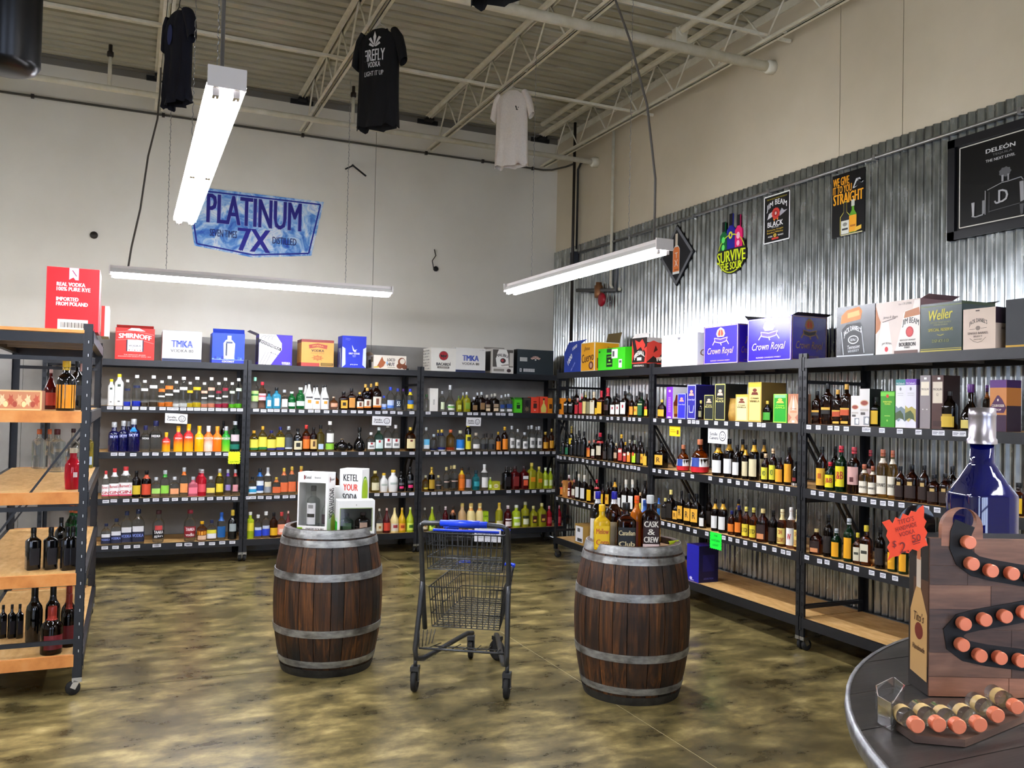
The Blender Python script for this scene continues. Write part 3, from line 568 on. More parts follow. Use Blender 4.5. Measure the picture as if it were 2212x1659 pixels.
def crown(c1, c2, c3, top=.9):
    it = [('o', [(.02, .02), (.98, .02), (.98, .98), (.02, .98), (.02, .02)], .008, c1),
          ('p', [(.37, .78), (.40, .88), (.46, .93), (.5, .95), (.54, .93), (.60, .88), (.63, .78), (.59, .70), (.41, .70)], c1), ('p', [(.42, .78), (.45, .87), (.5, .9), (.55, .87), (.58, .78), (.56, .73), (.44, .73)], c3),
          ('o', [(.5, .72), (.5, .92)], .012, c1), ('p', [(.32, .68), (.5, .64), (.70, .68), (.66, .58), (.5, .54), (.34, .58)], c2), ('o', [(.32, .68), (.5, .64), (.70, .68), (.66, .58), (.5, .54), (.34, .58), (.32, .68)], .01, c1),
          ('o', [(.33, .6), (.27, .50)], .014, c1), ('o', [(.68, .6), (.74, .50)], .014, c1), ('o', [(.5, .56), (.53, .48)], .014, c1),
          ('t', 'Crown Royal', .5, .32, .76, .22, c1, .012, .35), ('t', 'BLENDED CANADIAN WHISKY', .5, .09, .56, .03, c1, .01)]
    return it
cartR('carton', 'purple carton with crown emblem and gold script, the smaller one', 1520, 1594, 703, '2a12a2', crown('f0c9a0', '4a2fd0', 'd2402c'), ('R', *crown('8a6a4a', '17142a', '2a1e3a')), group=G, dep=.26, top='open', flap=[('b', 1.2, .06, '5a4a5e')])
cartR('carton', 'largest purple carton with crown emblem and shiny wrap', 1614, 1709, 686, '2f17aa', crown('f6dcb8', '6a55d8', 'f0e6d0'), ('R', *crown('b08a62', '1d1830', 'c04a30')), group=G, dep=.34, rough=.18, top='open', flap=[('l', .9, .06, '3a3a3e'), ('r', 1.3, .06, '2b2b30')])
cartR('carton', 'black and silver carton with a square whiskey bottle picture', 1806, 1889, 660, '1e2226',
      [('p', [(.28, .92), (.6, .97), (.68, .88), (.64, .72), (.12, .66), (.14, .82)], 'd87a22'), ('p', [(.3, .86), (.6, .9), (.62, .8), (.3, .76)], 'f0b060'), ('p', [(.12, .04), (.16, .55), (.28, .64), (.62, .66), (.68, .58), (.74, .04)], '15171a'), ('o', [(.14, .5), (.2, .04)], .008, 'c8ccd0'), ('o', [(.66, .58), (.74, .06)], .008, 'c8ccd0'), ('t', 'JACK DANIEL\'S', .43, .50, .46, .13, 'e8eaec', .03, 0, .12, .09), ('e', .46, .33, .14, .085, 'd8dadc'), ('e', .46, .33, .115, .066, '15171a'), ('t', 'OLD No. 7', .46, .33, .16, .05, 'e8eaec'), ('t', 'Tennessee', .47, .19, .32, .075, 'e8eaec', .01, .3, .08), ('t', 'WHISKEY', .47, .11, .3, .05, 'b8bcc0', .02, 0, .08), ('r', .02, .0, .98, .03, 'c4c8cc')],
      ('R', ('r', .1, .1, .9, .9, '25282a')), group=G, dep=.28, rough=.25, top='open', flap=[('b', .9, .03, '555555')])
jb = [('p', [(0, .95), (.06, .75), (.12, .62), (.1, .5), (.0, .4)], 'b06a34'), ('p', [(.0, 0), (.1, .4), (.14, .62), (.3, .62), (.4, .1), (.38, 0)], 'f3e9df'), ('o', [(.16, .62), (.46, .68)], .006, '4a3a34'), ('t', 'James B. Beam', .34, .70, .34, .06, '4a3a34', .0, .4), ('t', 'JIM BEAM', .26, .20, .22, .05, '2a2220', .02, 0, 0, .02), ('e', .26, .1, .04, .05, 'c2202c'),
      ('p', [(.44, .0), (.48, .12), (.62, .6), (.64, .74), (.68, .8), (.84, .82), (.88, .98), (1, .98), (1, .02)], 'efe8e0'), ('p', [(.65, .66), (.68, .78), (.98, .84), (1, .7)], 'b06a34'), ('t', 'JIM BEAM', .80, .57, .36, .14, '231b1a', .03, 0, -.05, .05), ('e', .78, .40, .085, .1, 'b81e2a'), ('p', star(.78, .40, .07, .085, 10, .8), 'd23a3a'), ('t', 'KENTUCKY STRAIGHT', .74, .25, .34, .03, '231b1a'), ('t', 'BOURBON', .73, .17, .36, .075, '231b1a', .03), ('t', 'WHISKEY', .73, .11, .14, .03, '231b1a'), ('r', .44, .0, .96, .06, '6a4a40'), ('t', '6 x 1.75 LITERS', .68, .93, .28, .04, '5a4a44')]
cartR('carton', 'cream carton with tilted bourbon bottle label and red seal', 1891, 1987, 650, 'e6d6cc', jb, ('R', ('r', 0, .85, 1, 1, 'b08a8a')), group=G, dep=.28, top='open', flap=[('r', 1.2, .06, 'c09a98')])
cartR('carton', 'dark green carton with yellow script and gold border', 1988, 2077, 654, '12302a',
      [('r', 0, .0, 1, .035, 'b8a83a'), ('o', [(0, .06), (1, .06)], .006, 'b8a83a'), ('o', [(0, .94), (1, .94)], .008, '7a8a4a'), ('t', 'Weller', .5, .76, .58, .21, 'd8cc2c', .025, .3, .06), ('t', 'KENTUCKY STRAIGHT BOURBON', .5, .60, .5, .035, '9aa06a'), ('t', 'WHEATED BOURBON', .5, .55, .34, .03, '9aa06a'), ('t', 'SPECIAL RESERVE', .5, .45, .60, .06, 'c8bc3a', .02), ('o', [(.42, .35), (.5, .33), (.58, .35)], .006, 'c8bc3a'), ('t', 'DSP-KY-113', .5, .22, .4, .06, '8f944a')],
      ('R', ('r', 0, .94, 1, 1, '4a5a3a')), group=G, dep=.28, rough=.3, top='open', flap=[('b', 1.2, .05, '2a2a20')])
cartR('carton', 'beige carton with black arched lettering and barrel emblem', 2080, 2150, 666, 'dfcab8',
      [('t', 'JACK DANIEL\'S', .47, .66, .56, .13, '2a221f', .025, 0, .03, .08), ('o', [(.2, .5), (.38, .5)], .006, '8a7a6c'), ('o', [(.56, .51), (.74, .52)], .006, '8a7a6c'), ('e', .47, .52, .075, .055, '8a7a6c'), ('t', 'SINGLE BARREL', .47, .40, .64, .055, '5a4a40'), ('t', 'SELECT', .47, .32, .28, .045, '5a4a40'), ('t', 'TENNESSEE WHISKEY', .47, .25, .26, .03, '8a7a6c'), ('o', [(.22, .28), (.34, .2), (.47, .17), (.6, .2), (.72, .29)], .006, '8a7a6c'), ('r', .40, .93, .52, .96, '4a3a34')],
      ('R', ('r', 0, .62, 1, 1, '3a2a38'), ('t', 'BOTTLING', .5, .5, .6, .06, '6a4a44')), group=G, dep=.24)
cartR('carton', 'black carton with gold stripe at the end of the rack', 2172, 2290, 642, '22262a', [('r', 0, .0, 1, .05, 'c89a22'), ('e', .42, .55, .05, .12, 'c8a83a'), ('e', .42, .3, .06, .1, 'c8a83a'), ('p', star(.55, .6, .06, .1, 6, .5), 'c8a83a')], group=G, dep=.26)
# on the wooden rack
A = aty(97, 706, 5.60); B = aty(212, 706, 5.60)
carton('carton', 'large red carton on top of the wooden rack', (A.x, 5.60, ZT[0]), (B.x-A.x, 0, 0), (0, .30, 0), .3, aty(155, 579, 5.60).z-ZT[0], 'e0121c',
       [('r', .42, .81, .60, 1.0, 'f2b4d0'), ('p', [(.42, .81), (.5, .85), (.55, .80), (.60, .80), (.6, .78), (.42, .78)], 'e0121c'), ('o', [(.48, .96), (.56, .87)], .006, '8a1440'), ('t', 'REAL VODKA', .46, .735, .54, .06, W_, .04), ('t', '100% PURE RYE', .51, .66, .64, .06, W_, .04), ('t', 'IMPORTED', .40, .50, .42, .06, W_, .04), ('t', 'FROM POLAND', .49, .425, .60, .06, W_, .04), ('r', .23, .02, .80, .18, 'efe9dc')] + [('r', .29+.022*i+.006*(i*7 % 3), .05, .29+.022*i+.012+.004*(i % 3), .135, '4a4644') for i in range(20)],
       group=G)
carton('carton', 'thin white and red case edge behind the large red carton', (B.x+.004, 5.95, ZT[0]), (.045, 0, 0), (0, .3, 0), .3, .19, 'ece8e4', [('r', 0, 0, .45, 1, 'c02a22')], group=G)
# ================================================================== BOTTLES
# shape: profile (r,z) of the glass, squareness below the shoulder, cap (r, z0, z1), label zone (z0,z1), label radius
SH = {
 'std':   ([(.90, 0), (1, .02), (1, .60), (.95, .65), (.70, .71), (.44, .76), (.36, .80), (.34, .90), (.40, .905), (.40, .925)], None, (.40, .86, 1.0), (.10, .50)),
 'tall':  ([(.92, 0), (1, .02), (1, .66), (.93, .70), (.62, .74), (.42, .77), (.38, .92)], None, (.42, .88, 1.0), (.12, .56)),
 'vod':   ([(.92, 0), (1, .015), (1, .55), (.97, .60), (.80, .655), (.50, .70), (.42, .74), (.40, .84)], None, (.44, .83, 1.0), (.08, .46)),
 'bulge': ([(.82, 0), (.90, .02), (1, .30), (1, .52), (.95, .60), (.76, .68), (.48, .74), (.42, .78), (.42, .92)], None, (.46, .88, 1.0), (.30, .55)),
 'wine':  ([(.92, 0), (1, .02), (1, .55), (.90, .63), (.60, .69), (.42, .74), (.38, .93)], None, (.42, .80, 1.0), (.12, .46)),
 'sq':    ([(.94, 0), (1, .02), (1, .60), (.96, .64), (.70, .69), (.42, .73), (.36, .77), (.36, .90)], 7, (.42, .85, 1.0), (.10, .50)),
 'sqtall': ([(.94, 0), (1, .02), (1, .68), (.96, .71), (.62, .75), (.40, .79), (.36, .92)], 7, (.42, .87, 1.0), (.10, .58)),
 'jug':   ([(.94, 0), (1, .02), (1, .56), (.97, .62), (.78, .70), (.46, .77), (.36, .81), (.34, .92)], 4, (.38, .87, 1.0), (.10, .50)),
 'flask': ([(.92, 0), (1, .03), (1, .50), (.97, .58), (.80, .66), (.48, .72), (.34, .76), (.32, .90)], 3.4, (.36, .84, 1.0), (.10, .50)),
 'squat': ([(.80, 0), (.94, .03), (1, .22), (.97, .42), (.80, .56), (.50, .66), (.30, .71), (.26, .88)], None, (.30, .84, 1.0), (.14, .44)),
 'taper': ([(.94, 0), (1, .02), (1, .42), (.96, .50), (.80, .58), (.55, .67), (.34, .77), (.26, .86), (.24, .94)], None, (.28, .91, 1.0), (.10, .40)),
 'slim':  ([(.94, 0), (1, .012), (1, .70), (.92, .745), (.60, .80), (.46, .85), (.44, .93)], None, (.48, .90, 1.0), (.12, .58)),
 'ball':  ([(.45, 0), (.72, .05), (.96, .20), (1, .34), (.93, .50), (.70, .64), (.38, .72), (.24, .78), (.22, .92)], None, (.27, .90, 1.0), (.2, .45)),
 'bell':  ([(.88, 0), (1, .04), (1, .22), (.90, .34), (.62, .46), (.36, .56), (.27, .64), (.26, .86)], None, (.34, .82, 1.0), (.08, .25)),
}
GL = {'clear': clearmat('clear', 'f4f7f6', .55), 'grey': clearmat('grey', 'cfd4d5', .4), 'amber': glass('amber', '5e260a', .03), 'whisky': glass('whisky', '9a4c12', .03), 'pale': clearmat('pale', 'ecc468', .3),
      'dark': glass('dark', '1a0a04', .04, .8), 'black': mat('bottle_black', '08080a', .08, coat=.5), 'navyglass': mat('bottle_navy', '07083c', .06, coat=.6), 'cobalt': glass('cobalt', '1c2ad0', .03, .55),
      'ltblue': glass('ltblue', '4ac0ea', .04, .6), 'green': glass('green', '0f7a34', .03, .6), 'dkgreen': glass('dkgreen', '0c3a1c', .04, .7), 'lime': glass('lime', 'c8e02a', .06, .35), 'olive': glass('olive', 'b4b024', .06, .4),
      'teal': glass('teal', '1f8a94', .03, .6), 'red': glass('red', 'c2182c', .05, .35), 'dkred': glass('dkred', '5c0f12', .05, .4), 'pinkg': glass('pinkg', 'f0788c', .05, .5), 'seafoam': clearmat('seafoam', 'a6e0d2', .4),
      'lemon': clearmat('lemon', 'f0e478', .35), 'cream': mat('bottle_cream', 'f0dc9a', .15), 'white': mat('bottle_white', 'f1f1ee', .12, coat=.5), 'tan': mat('bottle_tan', 'c2a070', .15), 'orangeg': glass('orangeg', 'f0821c', .05, .35), 'yellowg': glass('yellowg', 'f2c418', .06, .35),
      'g_red': gradmat('grad_red', [(.0, 'f6b81c'), (.28, 'f4a01c'), (.5, 'e0342a'), (.74, 'd8202c'), (.8, 'f0b81c')]), 'g_yel': mat('b_yel', 'f5b912', .15), 'g_peach': gradmat('grad_peach', [(.0, 'f6d0b4'), (.25, 'f4e2d2'), (.55, 'ee7a30'), (.75, 'ec6a20'), (.82, 'f2f2f2')]),
      'g_or': mat('b_or', 'ee7a1a', .15), 'g_grn': gradmat('grad_grn', [(.0, '9ad83a'), (.3, '55c02c'), (.6, '1c8a24'), (.8, '2a9a2c')]), 'rose': clearmat('rose', 'f4ccb8', .4)}
def capm(c): return mat('cap_'+c, c, .3, .35 if c in ('c8ccd0', 'd8b64a', 'c07a48', 'e0c060') else 0)
UNIT = {}
def unit(key, fn, m):
    k = (key, m.name)
    if k not in UNIT:
        b = MB(); fn(b); n = key[0]; me = bpy.data.meshes.new(n); me.from_pydata(b.v, [], b.f); me.materials.append(m)
        me.polygons.foreach_set('use_smooth', b.sm); me.update(); UNIT[k] = me
    return UNIT[k]
def prof_r(shape, z):
    p = SH[shape][0]
    for (r0, z0), (r1, z1) in zip(p, p[1:]):
        if z0 <= z <= z1: return r0+(r1-r0)*(z-z0)/max(1e-6, z1-z0)
    return p[-1][0]
def surf(shape, span, z0, z1, grow=.0):
    """front patch map on the bottle: u across the span (radians), v from z0 to z1; front is -Y"""
    e = SH[shape][1]
    def f(u, v, off):
        z = z0+(z1-z0)*v; r = prof_r(shape, z)*(1.012+grow)+off; a = -PI/2+(u-.5)*span; c, s = math.cos(a), math.sin(a)
        ee = e if z < .66 else None
        if ee: r *= (abs(c)**ee+abs(s)**ee)**(-1/ee)
        return (c*r, s*r, z)
    return f
def patch(b, f, nu=10, zs=(0, 1)):
    vs = [f(i/nu, v, 0) for v in zs for i in range(nu+1)]; n = nu+1
    b.add(vs, [(j*n+i, j*n+i+1, (j+1)*n+i+1, (j+1)*n+i) for j in range(len(zs)-1) for i in range(nu)], 0, True)
def bottle(P, w, h, style, rz, depth=1.0, name=None):
    """P base centre; w full width, h height (m)"""
    shape, g, cap, *rest = ST[style][:3]; labels = ST[style][3]; d = SH[shape]; sq = d[1]
    if shape in ('flask',): depth *= .6
    nm = name or 'liquor_bottle'; o = empty(nm, P, rz, (w/2, w/2*depth, h))
    def body(b):
        pr = [(0, .004)]+list(d[0])+[(0, d[0][-1][1])]
        ex = None
        if sq: ex = [sq if z < .69 else 2.0+max(0, .75-z)*20 for r, z in pr]
        b.lathe(pr, 16 if not sq else 20, p=ex)
    link('bottle_glass', unit(('glass', shape), body, GL[g]), o)
    cr, c0, c1 = d[2]
    link('cap', unit(('cap', shape), lambda b: b.lathe([(cr*.96, c0), (cr, c0+.01), (cr, c1-.012), (cr*.9, c1), (0, c1)], 12), capm(cap)), o)
    for i, l in enumerate(labels):
        z0, z1, c, span = l[:4]
        if l[0] == 'base': continue
        m = ink(c) if isinstance(c, str) else c; k = ('label', shape, z0, z1, span, i)
        zs = [0, 1] if (z1-z0) < .3 and z1 < .6 else [0, .25, .5, .75, 1]
        q = link('label', unit(k, lambda b: patch(b, surf(shape, span, z0, z1, .012*i), 12, zs), m), o)
        if len(l) > 4:
            t, tc, hh_ = l[4], l[5], l[6] if len(l) > 6 else .5
            key = ('txt', shape, z0, z1, t, tc, hh_)
            if key not in UNIT:
                ASP[0] = 1; f = surf(shape, min(span, 1.7), z0, z1, .012*i+.02)
                its = []
                for n_, line in enumerate(t.split('|')):
                    nn = len(t.split('|')); its.append(('t', line, .5, 1-(n_+.5)/nn, .9 if len(line) > 2 else .5, hh_/nn, tc, .03))
                to = art(its, f, 'lettering', o, lay=.001); UNIT[key] = to.data; to.parent = q
            else: link('lettering', UNIT[key], q)
    return o
T2 = 2*PI
def LB(c, span=2.2, z0=.10, z1=.50, *t): return (z0, z1, c, span)+t
def NK(c, z0=.74, z1=.86): return (z0, z1, c, T2)
def BS(c, z1=.13): return (.004, z1, c, T2)
A_ = 'd8b64a'; SV = 'c8ccd0'; BK = '0d0d0f'; WH = 'eeeeec'
# style: (shape, glass, cap colour, labels, description)
ST = {
 'opal': ('slim', 'white', 'e3cf1a', [(.60, .68, '4a564a', .7), (.12, .16, '70706c', .5)], 'opaque white bottle with yellow cap'),
 'cr_b': ('slim', 'clear', WH, [BS('1a34c8', .16), (.58, .66, '18224a', 1.6)], 'clear bottle with blue base, white cap'),
 'cr_br': ('slim', 'clear', WH, [BS('3a2c18', .14), (.58, .68, 'eef0ee', 2.0)], 'clear bottle with brown base, white cap'),
 'cr_or': ('slim', 'clear', WH, [BS('e0761c', .15), (.56, .68, 'e87a2a', 2.0), (.36, .42, 'f2f0ea', 2)], 'clear bottle with orange base, white cap'),
 'cr_w': ('slim', 'clear', WH, [BS('e6e8e6', .12), (.56, .66, 'f2f4f2', 2.0)], 'clear bottle with frosted base, white cap'),
 'cr_y': ('slim', 'clear', WH, [BS('d8b814', .15), (.56, .66, 'e8c020', 2.0)], 'clear bottle with yellow base, white cap'),
 'cr_p': ('slim', 'clear', WH, [BS('e08a6a', .13), (.56, .66, 'f0b49a', 2.0), (.34, .4, 'f0ece6', 1.6)], 'clear bottle with peach base, white cap'),
 'cr_c': ('slim', 'clear', WH, [BS('a8183c', .14), (.56, .66, '8a1830', 1.6), (.34, .4, 'f0ece6', 1.6)], 'clear bottle with crimson base, white cap'),
 'cr_g': ('slim', 'clear', WH, [BS('5ab818', .14), (.56, .66, 'c8e0c0', 1.6)], 'clear bottle with green base, white cap'),
 'sky': ('vod', 'navyglass', SV, [(.46, .56, '10126a', 1.6, 'SKYY', 'd8dcff', .8)], 'cobalt blue bottle with silver lettering'),
 'skyt': ('vod', 'navyglass', SV, [(.46, .56, '10126a', 1.6, 'SKYY', 'd8dcff', .8), (.62, .74, '2a8ae8', 1.2)], 'cobalt blue bottle with light blue tag'),
 'sv': ('vod', 'clear', '1a1e4a', [(.46, .56, '101014', T2, 'SVEDKA', 'f4f4f4', .75)], 'clear bottle with black name band'),
 'sv_r': ('vod', 'g_red', 'f0b81c', [(.48, .56, 'e8402e', T2, 'SVEDKA', 'fff4ee', .8)], 'red to yellow painted bottle'),
 'sv_y': ('vod', 'g_yel', 'f0b81c', [(.48, .56, 'f0c840', 2.6, 'SVEDKA', 'fff8e0', .8)], 'all yellow painted bottle'),
 'sv_p': ('vod', 'g_peach', 'e6e6e6', [(.48, .56, 'f4e8de', 2.6, 'SVEDKA', 'e07030', .8)], 'peach and white painted bottle'),
 'sv_o': ('vod', 'g_or', 'f0a030', [(.48, .56, 'f4a860', 2.6, 'SVEDKA', 'fff4e4', .8)], 'all orange painted bottle'),
 'sv_g': ('vod', 'g_grn', SV, [(.48, .56, 'e8f4e0', 2.6, 'SVEDKA', '1a7a24', .8)], 'green painted bottle with white band'),
 'cucum': ('tall', 'seafoam', SV, [(.34, .56, 'd8c8cc', 1.8), (.08, .24, '16705c', 2.4)], 'pale teal bottle with silver cap'),
 'gin_w': ('jug', 'clear', 'c0383a', [LB('f2f0ee', 2.0, .10, .50, 'Burnett\'s|GIN', 'c02a3c', .5), (.08, .13, 'd8506a', 2.0), NK('f0eeec', .72, .88)], 'clear bottle with pink and white label'),
 'dk_y': ('std', 'dark', BK, [LB('d8bc34', 2.2, .12, .46)], 'dark bottle with mustard label'),
 'dk_r': ('std', 'dark', BK, [LB('c0442a', 2.2, .10, .50), NK('c85a3c', .70, .84)], 'dark bottle with brick red label'),
 'cl_g': ('flask', 'clear', 'c8ccd0', [LB('a8d86a', 1.5, .18, .44)], 'clear flask with green fruit label'),
 'cl_gt': ('std', 'clear', SV, [LB('8ccc4a', 1.8, .14, .44), NK('3a9a34')], 'clear bottle with green neck'),
 'cl_o': ('flask', 'clear', SV, [LB('e8a070', 1.5, .14, .42)], 'clear flask with orange fruit label'),
 'cl_ot': ('std', 'clear', SV, [LB('ee9a5a', 1.8, .14, .46), NK('e0701c')], 'clear bottle with orange neck'),
 'pk': ('flask', 'pinkg', SV, [LB('f07a90', 1.6, .14, .46)], 'pink flask'),
 'rdt': ('std', 'red', SV, [LB('d84a58', 1.8, .16, .46), NK('c81c34')], 'red bottle with silver cap'),
 'cl_y': ('flask', 'clear', SV, [LB('e6d060', 1.5, .16, .42)], 'clear flask with yellow fruit label'),
 'cl_yt': ('std', 'lemon', SV, [LB('e8d03a', 1.8, .14, .46), NK('c8b020')], 'pale yellow bottle with gold neck'),
 'cl_v': ('std', 'clear', SV, [LB('8a7ab0', 1.4, .2, .42), NK('5a3a9a')], 'clear bottle with violet neck'),
 'cl_rn': ('std', 'clear', SV, [LB('e09aa0', 1.4, .16, .42), NK('c23a3a')], 'clear bottle with red neck'),
 'crest': ('jug', 'clear', '1c2440', [(.06, .44, '1c2038', 1.9, 'VODKA', '7a8ad0', .25), (.36, .52, 'd8d8dc', 1.5)], 'clear bottle with dark crest label'),
 'tk_b': ('bulge', 'clear', '3a1c1e', [(.14, .40, '17171c', 2.2, 'TAAKA|gin', 'f0f0f0', .7), (.40, .54, 'b84040', 1.2)], 'curvy clear bottle with black label'),
 'tk_r': ('bulge', 'clear', '6a1c24', [(.14, .48, '8a1c28', 2.2, 'TAAKA|vodka', 'f0e0e0', .6)], 'curvy clear bottle with wine red label'),
 'ban': ('std', 'rose', 'e8b020', [LB('f0a838', T2, .30, .50), (.06, .28, 'e8c0a0', 2)], 'peach bottle with yellow cap'),
 'bl_y': ('flask', 'clear', '1a2040', [LB('e0e0e6', 2, .10, .34), (.34, .52, 'd8cc3a', 2)], 'clear bottle with blue and yellow label'),
 'bl_n': ('std', 'clear', '1c4a9a', [LB('1c5a98', 2.2, .10, .50), NK('2a62b0', .7, .88)], 'clear bottle with blue neck and label'),
 'bk_w': ('wine', 'black', 'c8a838', [(.28, .54, '9aa4a4', 1.6), NK('b89a3a', .8, .98)], 'black wine bottle with gold neck'),
 'gr_l': ('tall', 'clear', '8ad0b0', [(.22, .56, 'b8e084', 2.4), (.40, .46, '3a7a40', 2.4)], 'clear bottle with pale green label'),
 'pk_l': ('tall', 'rose', 'c82a3a', [(.30, .56, 'f0b8c0', 2.2), (.44, .48, 'c02a3a', 2.2)], 'pink tinted bottle with red cap'),
 'saph': ('sq', 'ltblue', BK, [(.12, .48, 'd8eef6', 1.0)], 'light blue square bottle'),
 'dry': ('sq', 'clear', SV, [(.10, .50, 'eef0e8', 1.2)], 'clear square bottle with cream label'),
 'tanq': ('bulge', 'green', 'e6ece8', [(.14, .36, 'd8e8dc', 2.2), (.38, .44, '0c5a28', 1)], 'green bottle with white cap'),
 'coco': ('taper', 'white', BK, [(.22, .34, 'd8902c', .8), (.40, .46, '3a3a3a', 1.6)], 'opaque white bottle with black cap'),
 'skull': ('ball', 'rose', 'c8a890', [(.2, .5, 'd89a7a', 1.5)], 'round squat peach bottle'),
 'rum_y': ('sq', 'amber', BK, [(.08, .52, 'd8a434', 1.3), (.22, .40, '2a2010', .7)], 'amber square bottle with yellow label'),
 'rum_p': ('sq', 'amber', BK, [(.10, .56, 'c88a3c', 1.3)], 'amber square bottle with tan label'),
 'capt': ('jug', 'amber', 'd8a84a', [(.12, .48, 'ece0cc', 1.7), (.10, .17, 'e08020', 1.7), (.2, .42, '7a4a34', .6)], 'amber bottle with cream label, gold cap'),
 'blu_c': ('std', 'clear', '2a4ad8', [(.10, .44, 'b8c8e8', 2.0), (.1, .22, '4a78c8', 2)], 'clear bottle with bright blue cap'),
 'blu_d': ('std', 'clear', '2a3a9a', [(.14, .48, '26344a', 2.0, '55', 'e8f0f4', .6)], 'clear bottle with dark numbered label'),
 'prpl': ('tall', 'clear', '4a2a6a', [], 'clear bottle with purple cap'),
 'pine': ('std', 'clear', '2a3ac0', [(.10, .30, 'ecc41c', 2.2), (.30, .48, '3a6ab0', 2.0), NK('e8d020', .72, .86)], 'clear bottle with blue cap, yellow neck'),
 'seag': ('jug', 'lemon', 'd8a030', [(.14, .58, 'dcd24a', 2.2), (.08, .18, '1a6a2c', 2.4)], 'pale yellow bottle with green base band'),
 'seagn': ('jug', 'lemon', '1c2260', [(.14, .58, 'dcd250', 2.2), (.06, .17, '222260', 2.6)], 'pale yellow bottle with navy cap'),
 'mist': ('std', 'grey', SV, [(.16, .56, '4a5258', 2.0), (.1, .16, 'c8ccd0', 2)], 'clear bottle with slate label'),
 'kraken': ('jug', 'black', BK, [(.08, .46, 'ddd2ac', 1.8), (.2, .38, '2a2a22', .9)], 'black bottle with cream label'),
 'ad': ('std', 'whisky', 'd83a34', [(.10, .46, 'e0762a', 2.0), (.46, .58, '7a2a14', 2)], 'amber bottle with red cap, orange label'),
 'sail': ('std', 'amber', '1a1412', [(.10, .50, 'dcb872', 2.0), (.2, .42, '5a3a20', .6)], 'amber bottle with tan label, black cap'),
 'rumc': ('sq', 'lemon', BK, [(.08, .28, 'b8cce4', 1.2)], 'straw coloured bottle with black cap'),
 'appl': ('tall', 'clear', WH, [(.30, .60, 'f0f2ea', 1.8), (.06, .26, '8cc83a', 2.4)], 'clear bottle with lime green base label'),
 'flsk': ('ball', 'black', '6a5a44', [], 'round black leather covered flask'),
 'flskt': ('bell', 'black', BK, [], 'black leather covered decanter'),
 'bac': ('jug', 'clear', 'eeeeee', [(.12, .48, 'eeeeea', 1.7), (.36, .46, 'b03038', .5), (.2, .3, '8a8a88', 1.0)], 'clear bottle with white label, white cap'),
 'bacg': ('jug', 'seafoam', 'e8f0ee', [(.12, .48, 'dcf0ea', 1.7), (.36, .46, 'c04048', .5)], 'sea green bottle with white cap'),
 'bacgold': ('jug', 'whisky', 'd8b64a', [(.12, .52, 'ead9a4', 1.7), (.40, .48, '6a2a20', .5)], 'amber bottle with cream label and gold cap'),
 'diag': ('jug', 'clear', '20262c', [(.08, .48, 'e8f0f4', 1.9), (.16, .34, '2a9ac8', 1.9)], 'clear bottle with white and blue label'),
 'diagt': ('std', 'clear', '1a1e24', [(.08, .54, 'dfe9f0', 1.9), (.16, .36, '1c4a8a', 1.9), NK('2a6ab8', .7, .9)], 'clear bottle with navy stripe label'),
 'slv': ('std', 'clear', SV, [(.08, .30, '8a8f94', 2.2), (.30, .48, 'dcd2b4', 1.8), NK('d8d8d4', .7, .9)], 'clear bottle with silver neck'),
 'cop': ('jug', 'clear', 'd8b64a', [(.10, .46, 'd8683a', 1.9), NK('d0703c', .72, .86)], 'clear bottle with copper orange label'),
 'creamv': ('tall', 'lemon', 'e0d090', [(.10, .46, 'e4dcb4', 2.0)], 'straw bottle with cream label'),
 'chata': ('bulge', 'white', 'd8b030', [(.34, .44, 'b8c4bc', 1.6)], 'opaque white bottle with gold cap'),
 'blkpk': ('std', 'black', BK, [(.16, .28, 'e83a78', 1.2), (.34, .46, '55555a', 1.4)], 'black bottle with pink label'),
 'limey': ('tall', 'lime', 'f0f0e6', [(.30, .60, 'e2d838', 2.2)], 'lime yellow bottle with white cap'),
 'blw': ('std', 'clear', 'f0f0f0', [(.10, .36, '2a44c0', 2.2), (.36, .48, 'c8d4ea', 1.8)], 'clear bottle with royal blue label'),
 'honey': ('std', 'whisky', BK, [(.10, .40, 'e8b01c', 2.2)], 'amber bottle with bright yellow label'),
 'floral': ('flask', 'rose', 'b83a3a', [(.12, .52, 'ee9a7a', 1.8), (.2, .34, 'f4d8c8', 1.0)], 'peach bottle with floral label'),
 'mixw': ('taper', 'clear', 'cfcabc', [(.10, .42, 'e2d6b4', 2.0), (.2, .3, 'b07a3a', .6)], 'clear mixer bottle with cream label'),
 'mixd': ('taper', 'dkred', 'cfa8a0', [(.10, .42, 'c8402c', 2.0)], 'dark red mixer bottle'),
 'mixc': ('taper', 'cream', 'd8c890', [(.08, .38, 'e8dcc8', 2.0), (.2, .32, 'a83a44', 1.0)], 'cream mixer bottle'),
 'mixo': ('taper', 'yellowg', 'e8b858', [(.08, .38, 'f0a03a', 2.0), (.18, .3, 'b8481c', 1.0)], 'golden mixer bottle'),
 'mixl': ('taper', 'lime', 'd4e08a', [(.08, .38, 'd4e85a', 2.0), (.18, .3, '3a6a1c', 1.0)], 'lime green mixer bottle'),
 'patr': ('sq', 'clear', '3a6a3a', [], 'clear square bottle with green cap'),
 'horn': ('bell', 'clear', SV, [(.06, .26, 'dfe6cf', 1.3), (.14, .2, '5aa83a', 1.6)], 'clear decanter with white and green label'),
 'horns': ('std', 'clear', SV, [(.10, .46, 'dce8c0', 1.4)], 'clear bottle with pale diamond label'),
 'oliv': ('sq', 'olive', '4a6a34', [(.14, .42, 'c8d05a', 1.2)], 'olive green bottle'),
 'olivt': ('sq', 'olive', SV, [(.14, .46, '7a9a2a', 1.2)], 'olive green bottle with silver cap'),
 'dkt': ('sq', 'dark', SV, [(.12, .46, '8a6a44', 1.2)], 'dark brown bottle with tan label'),
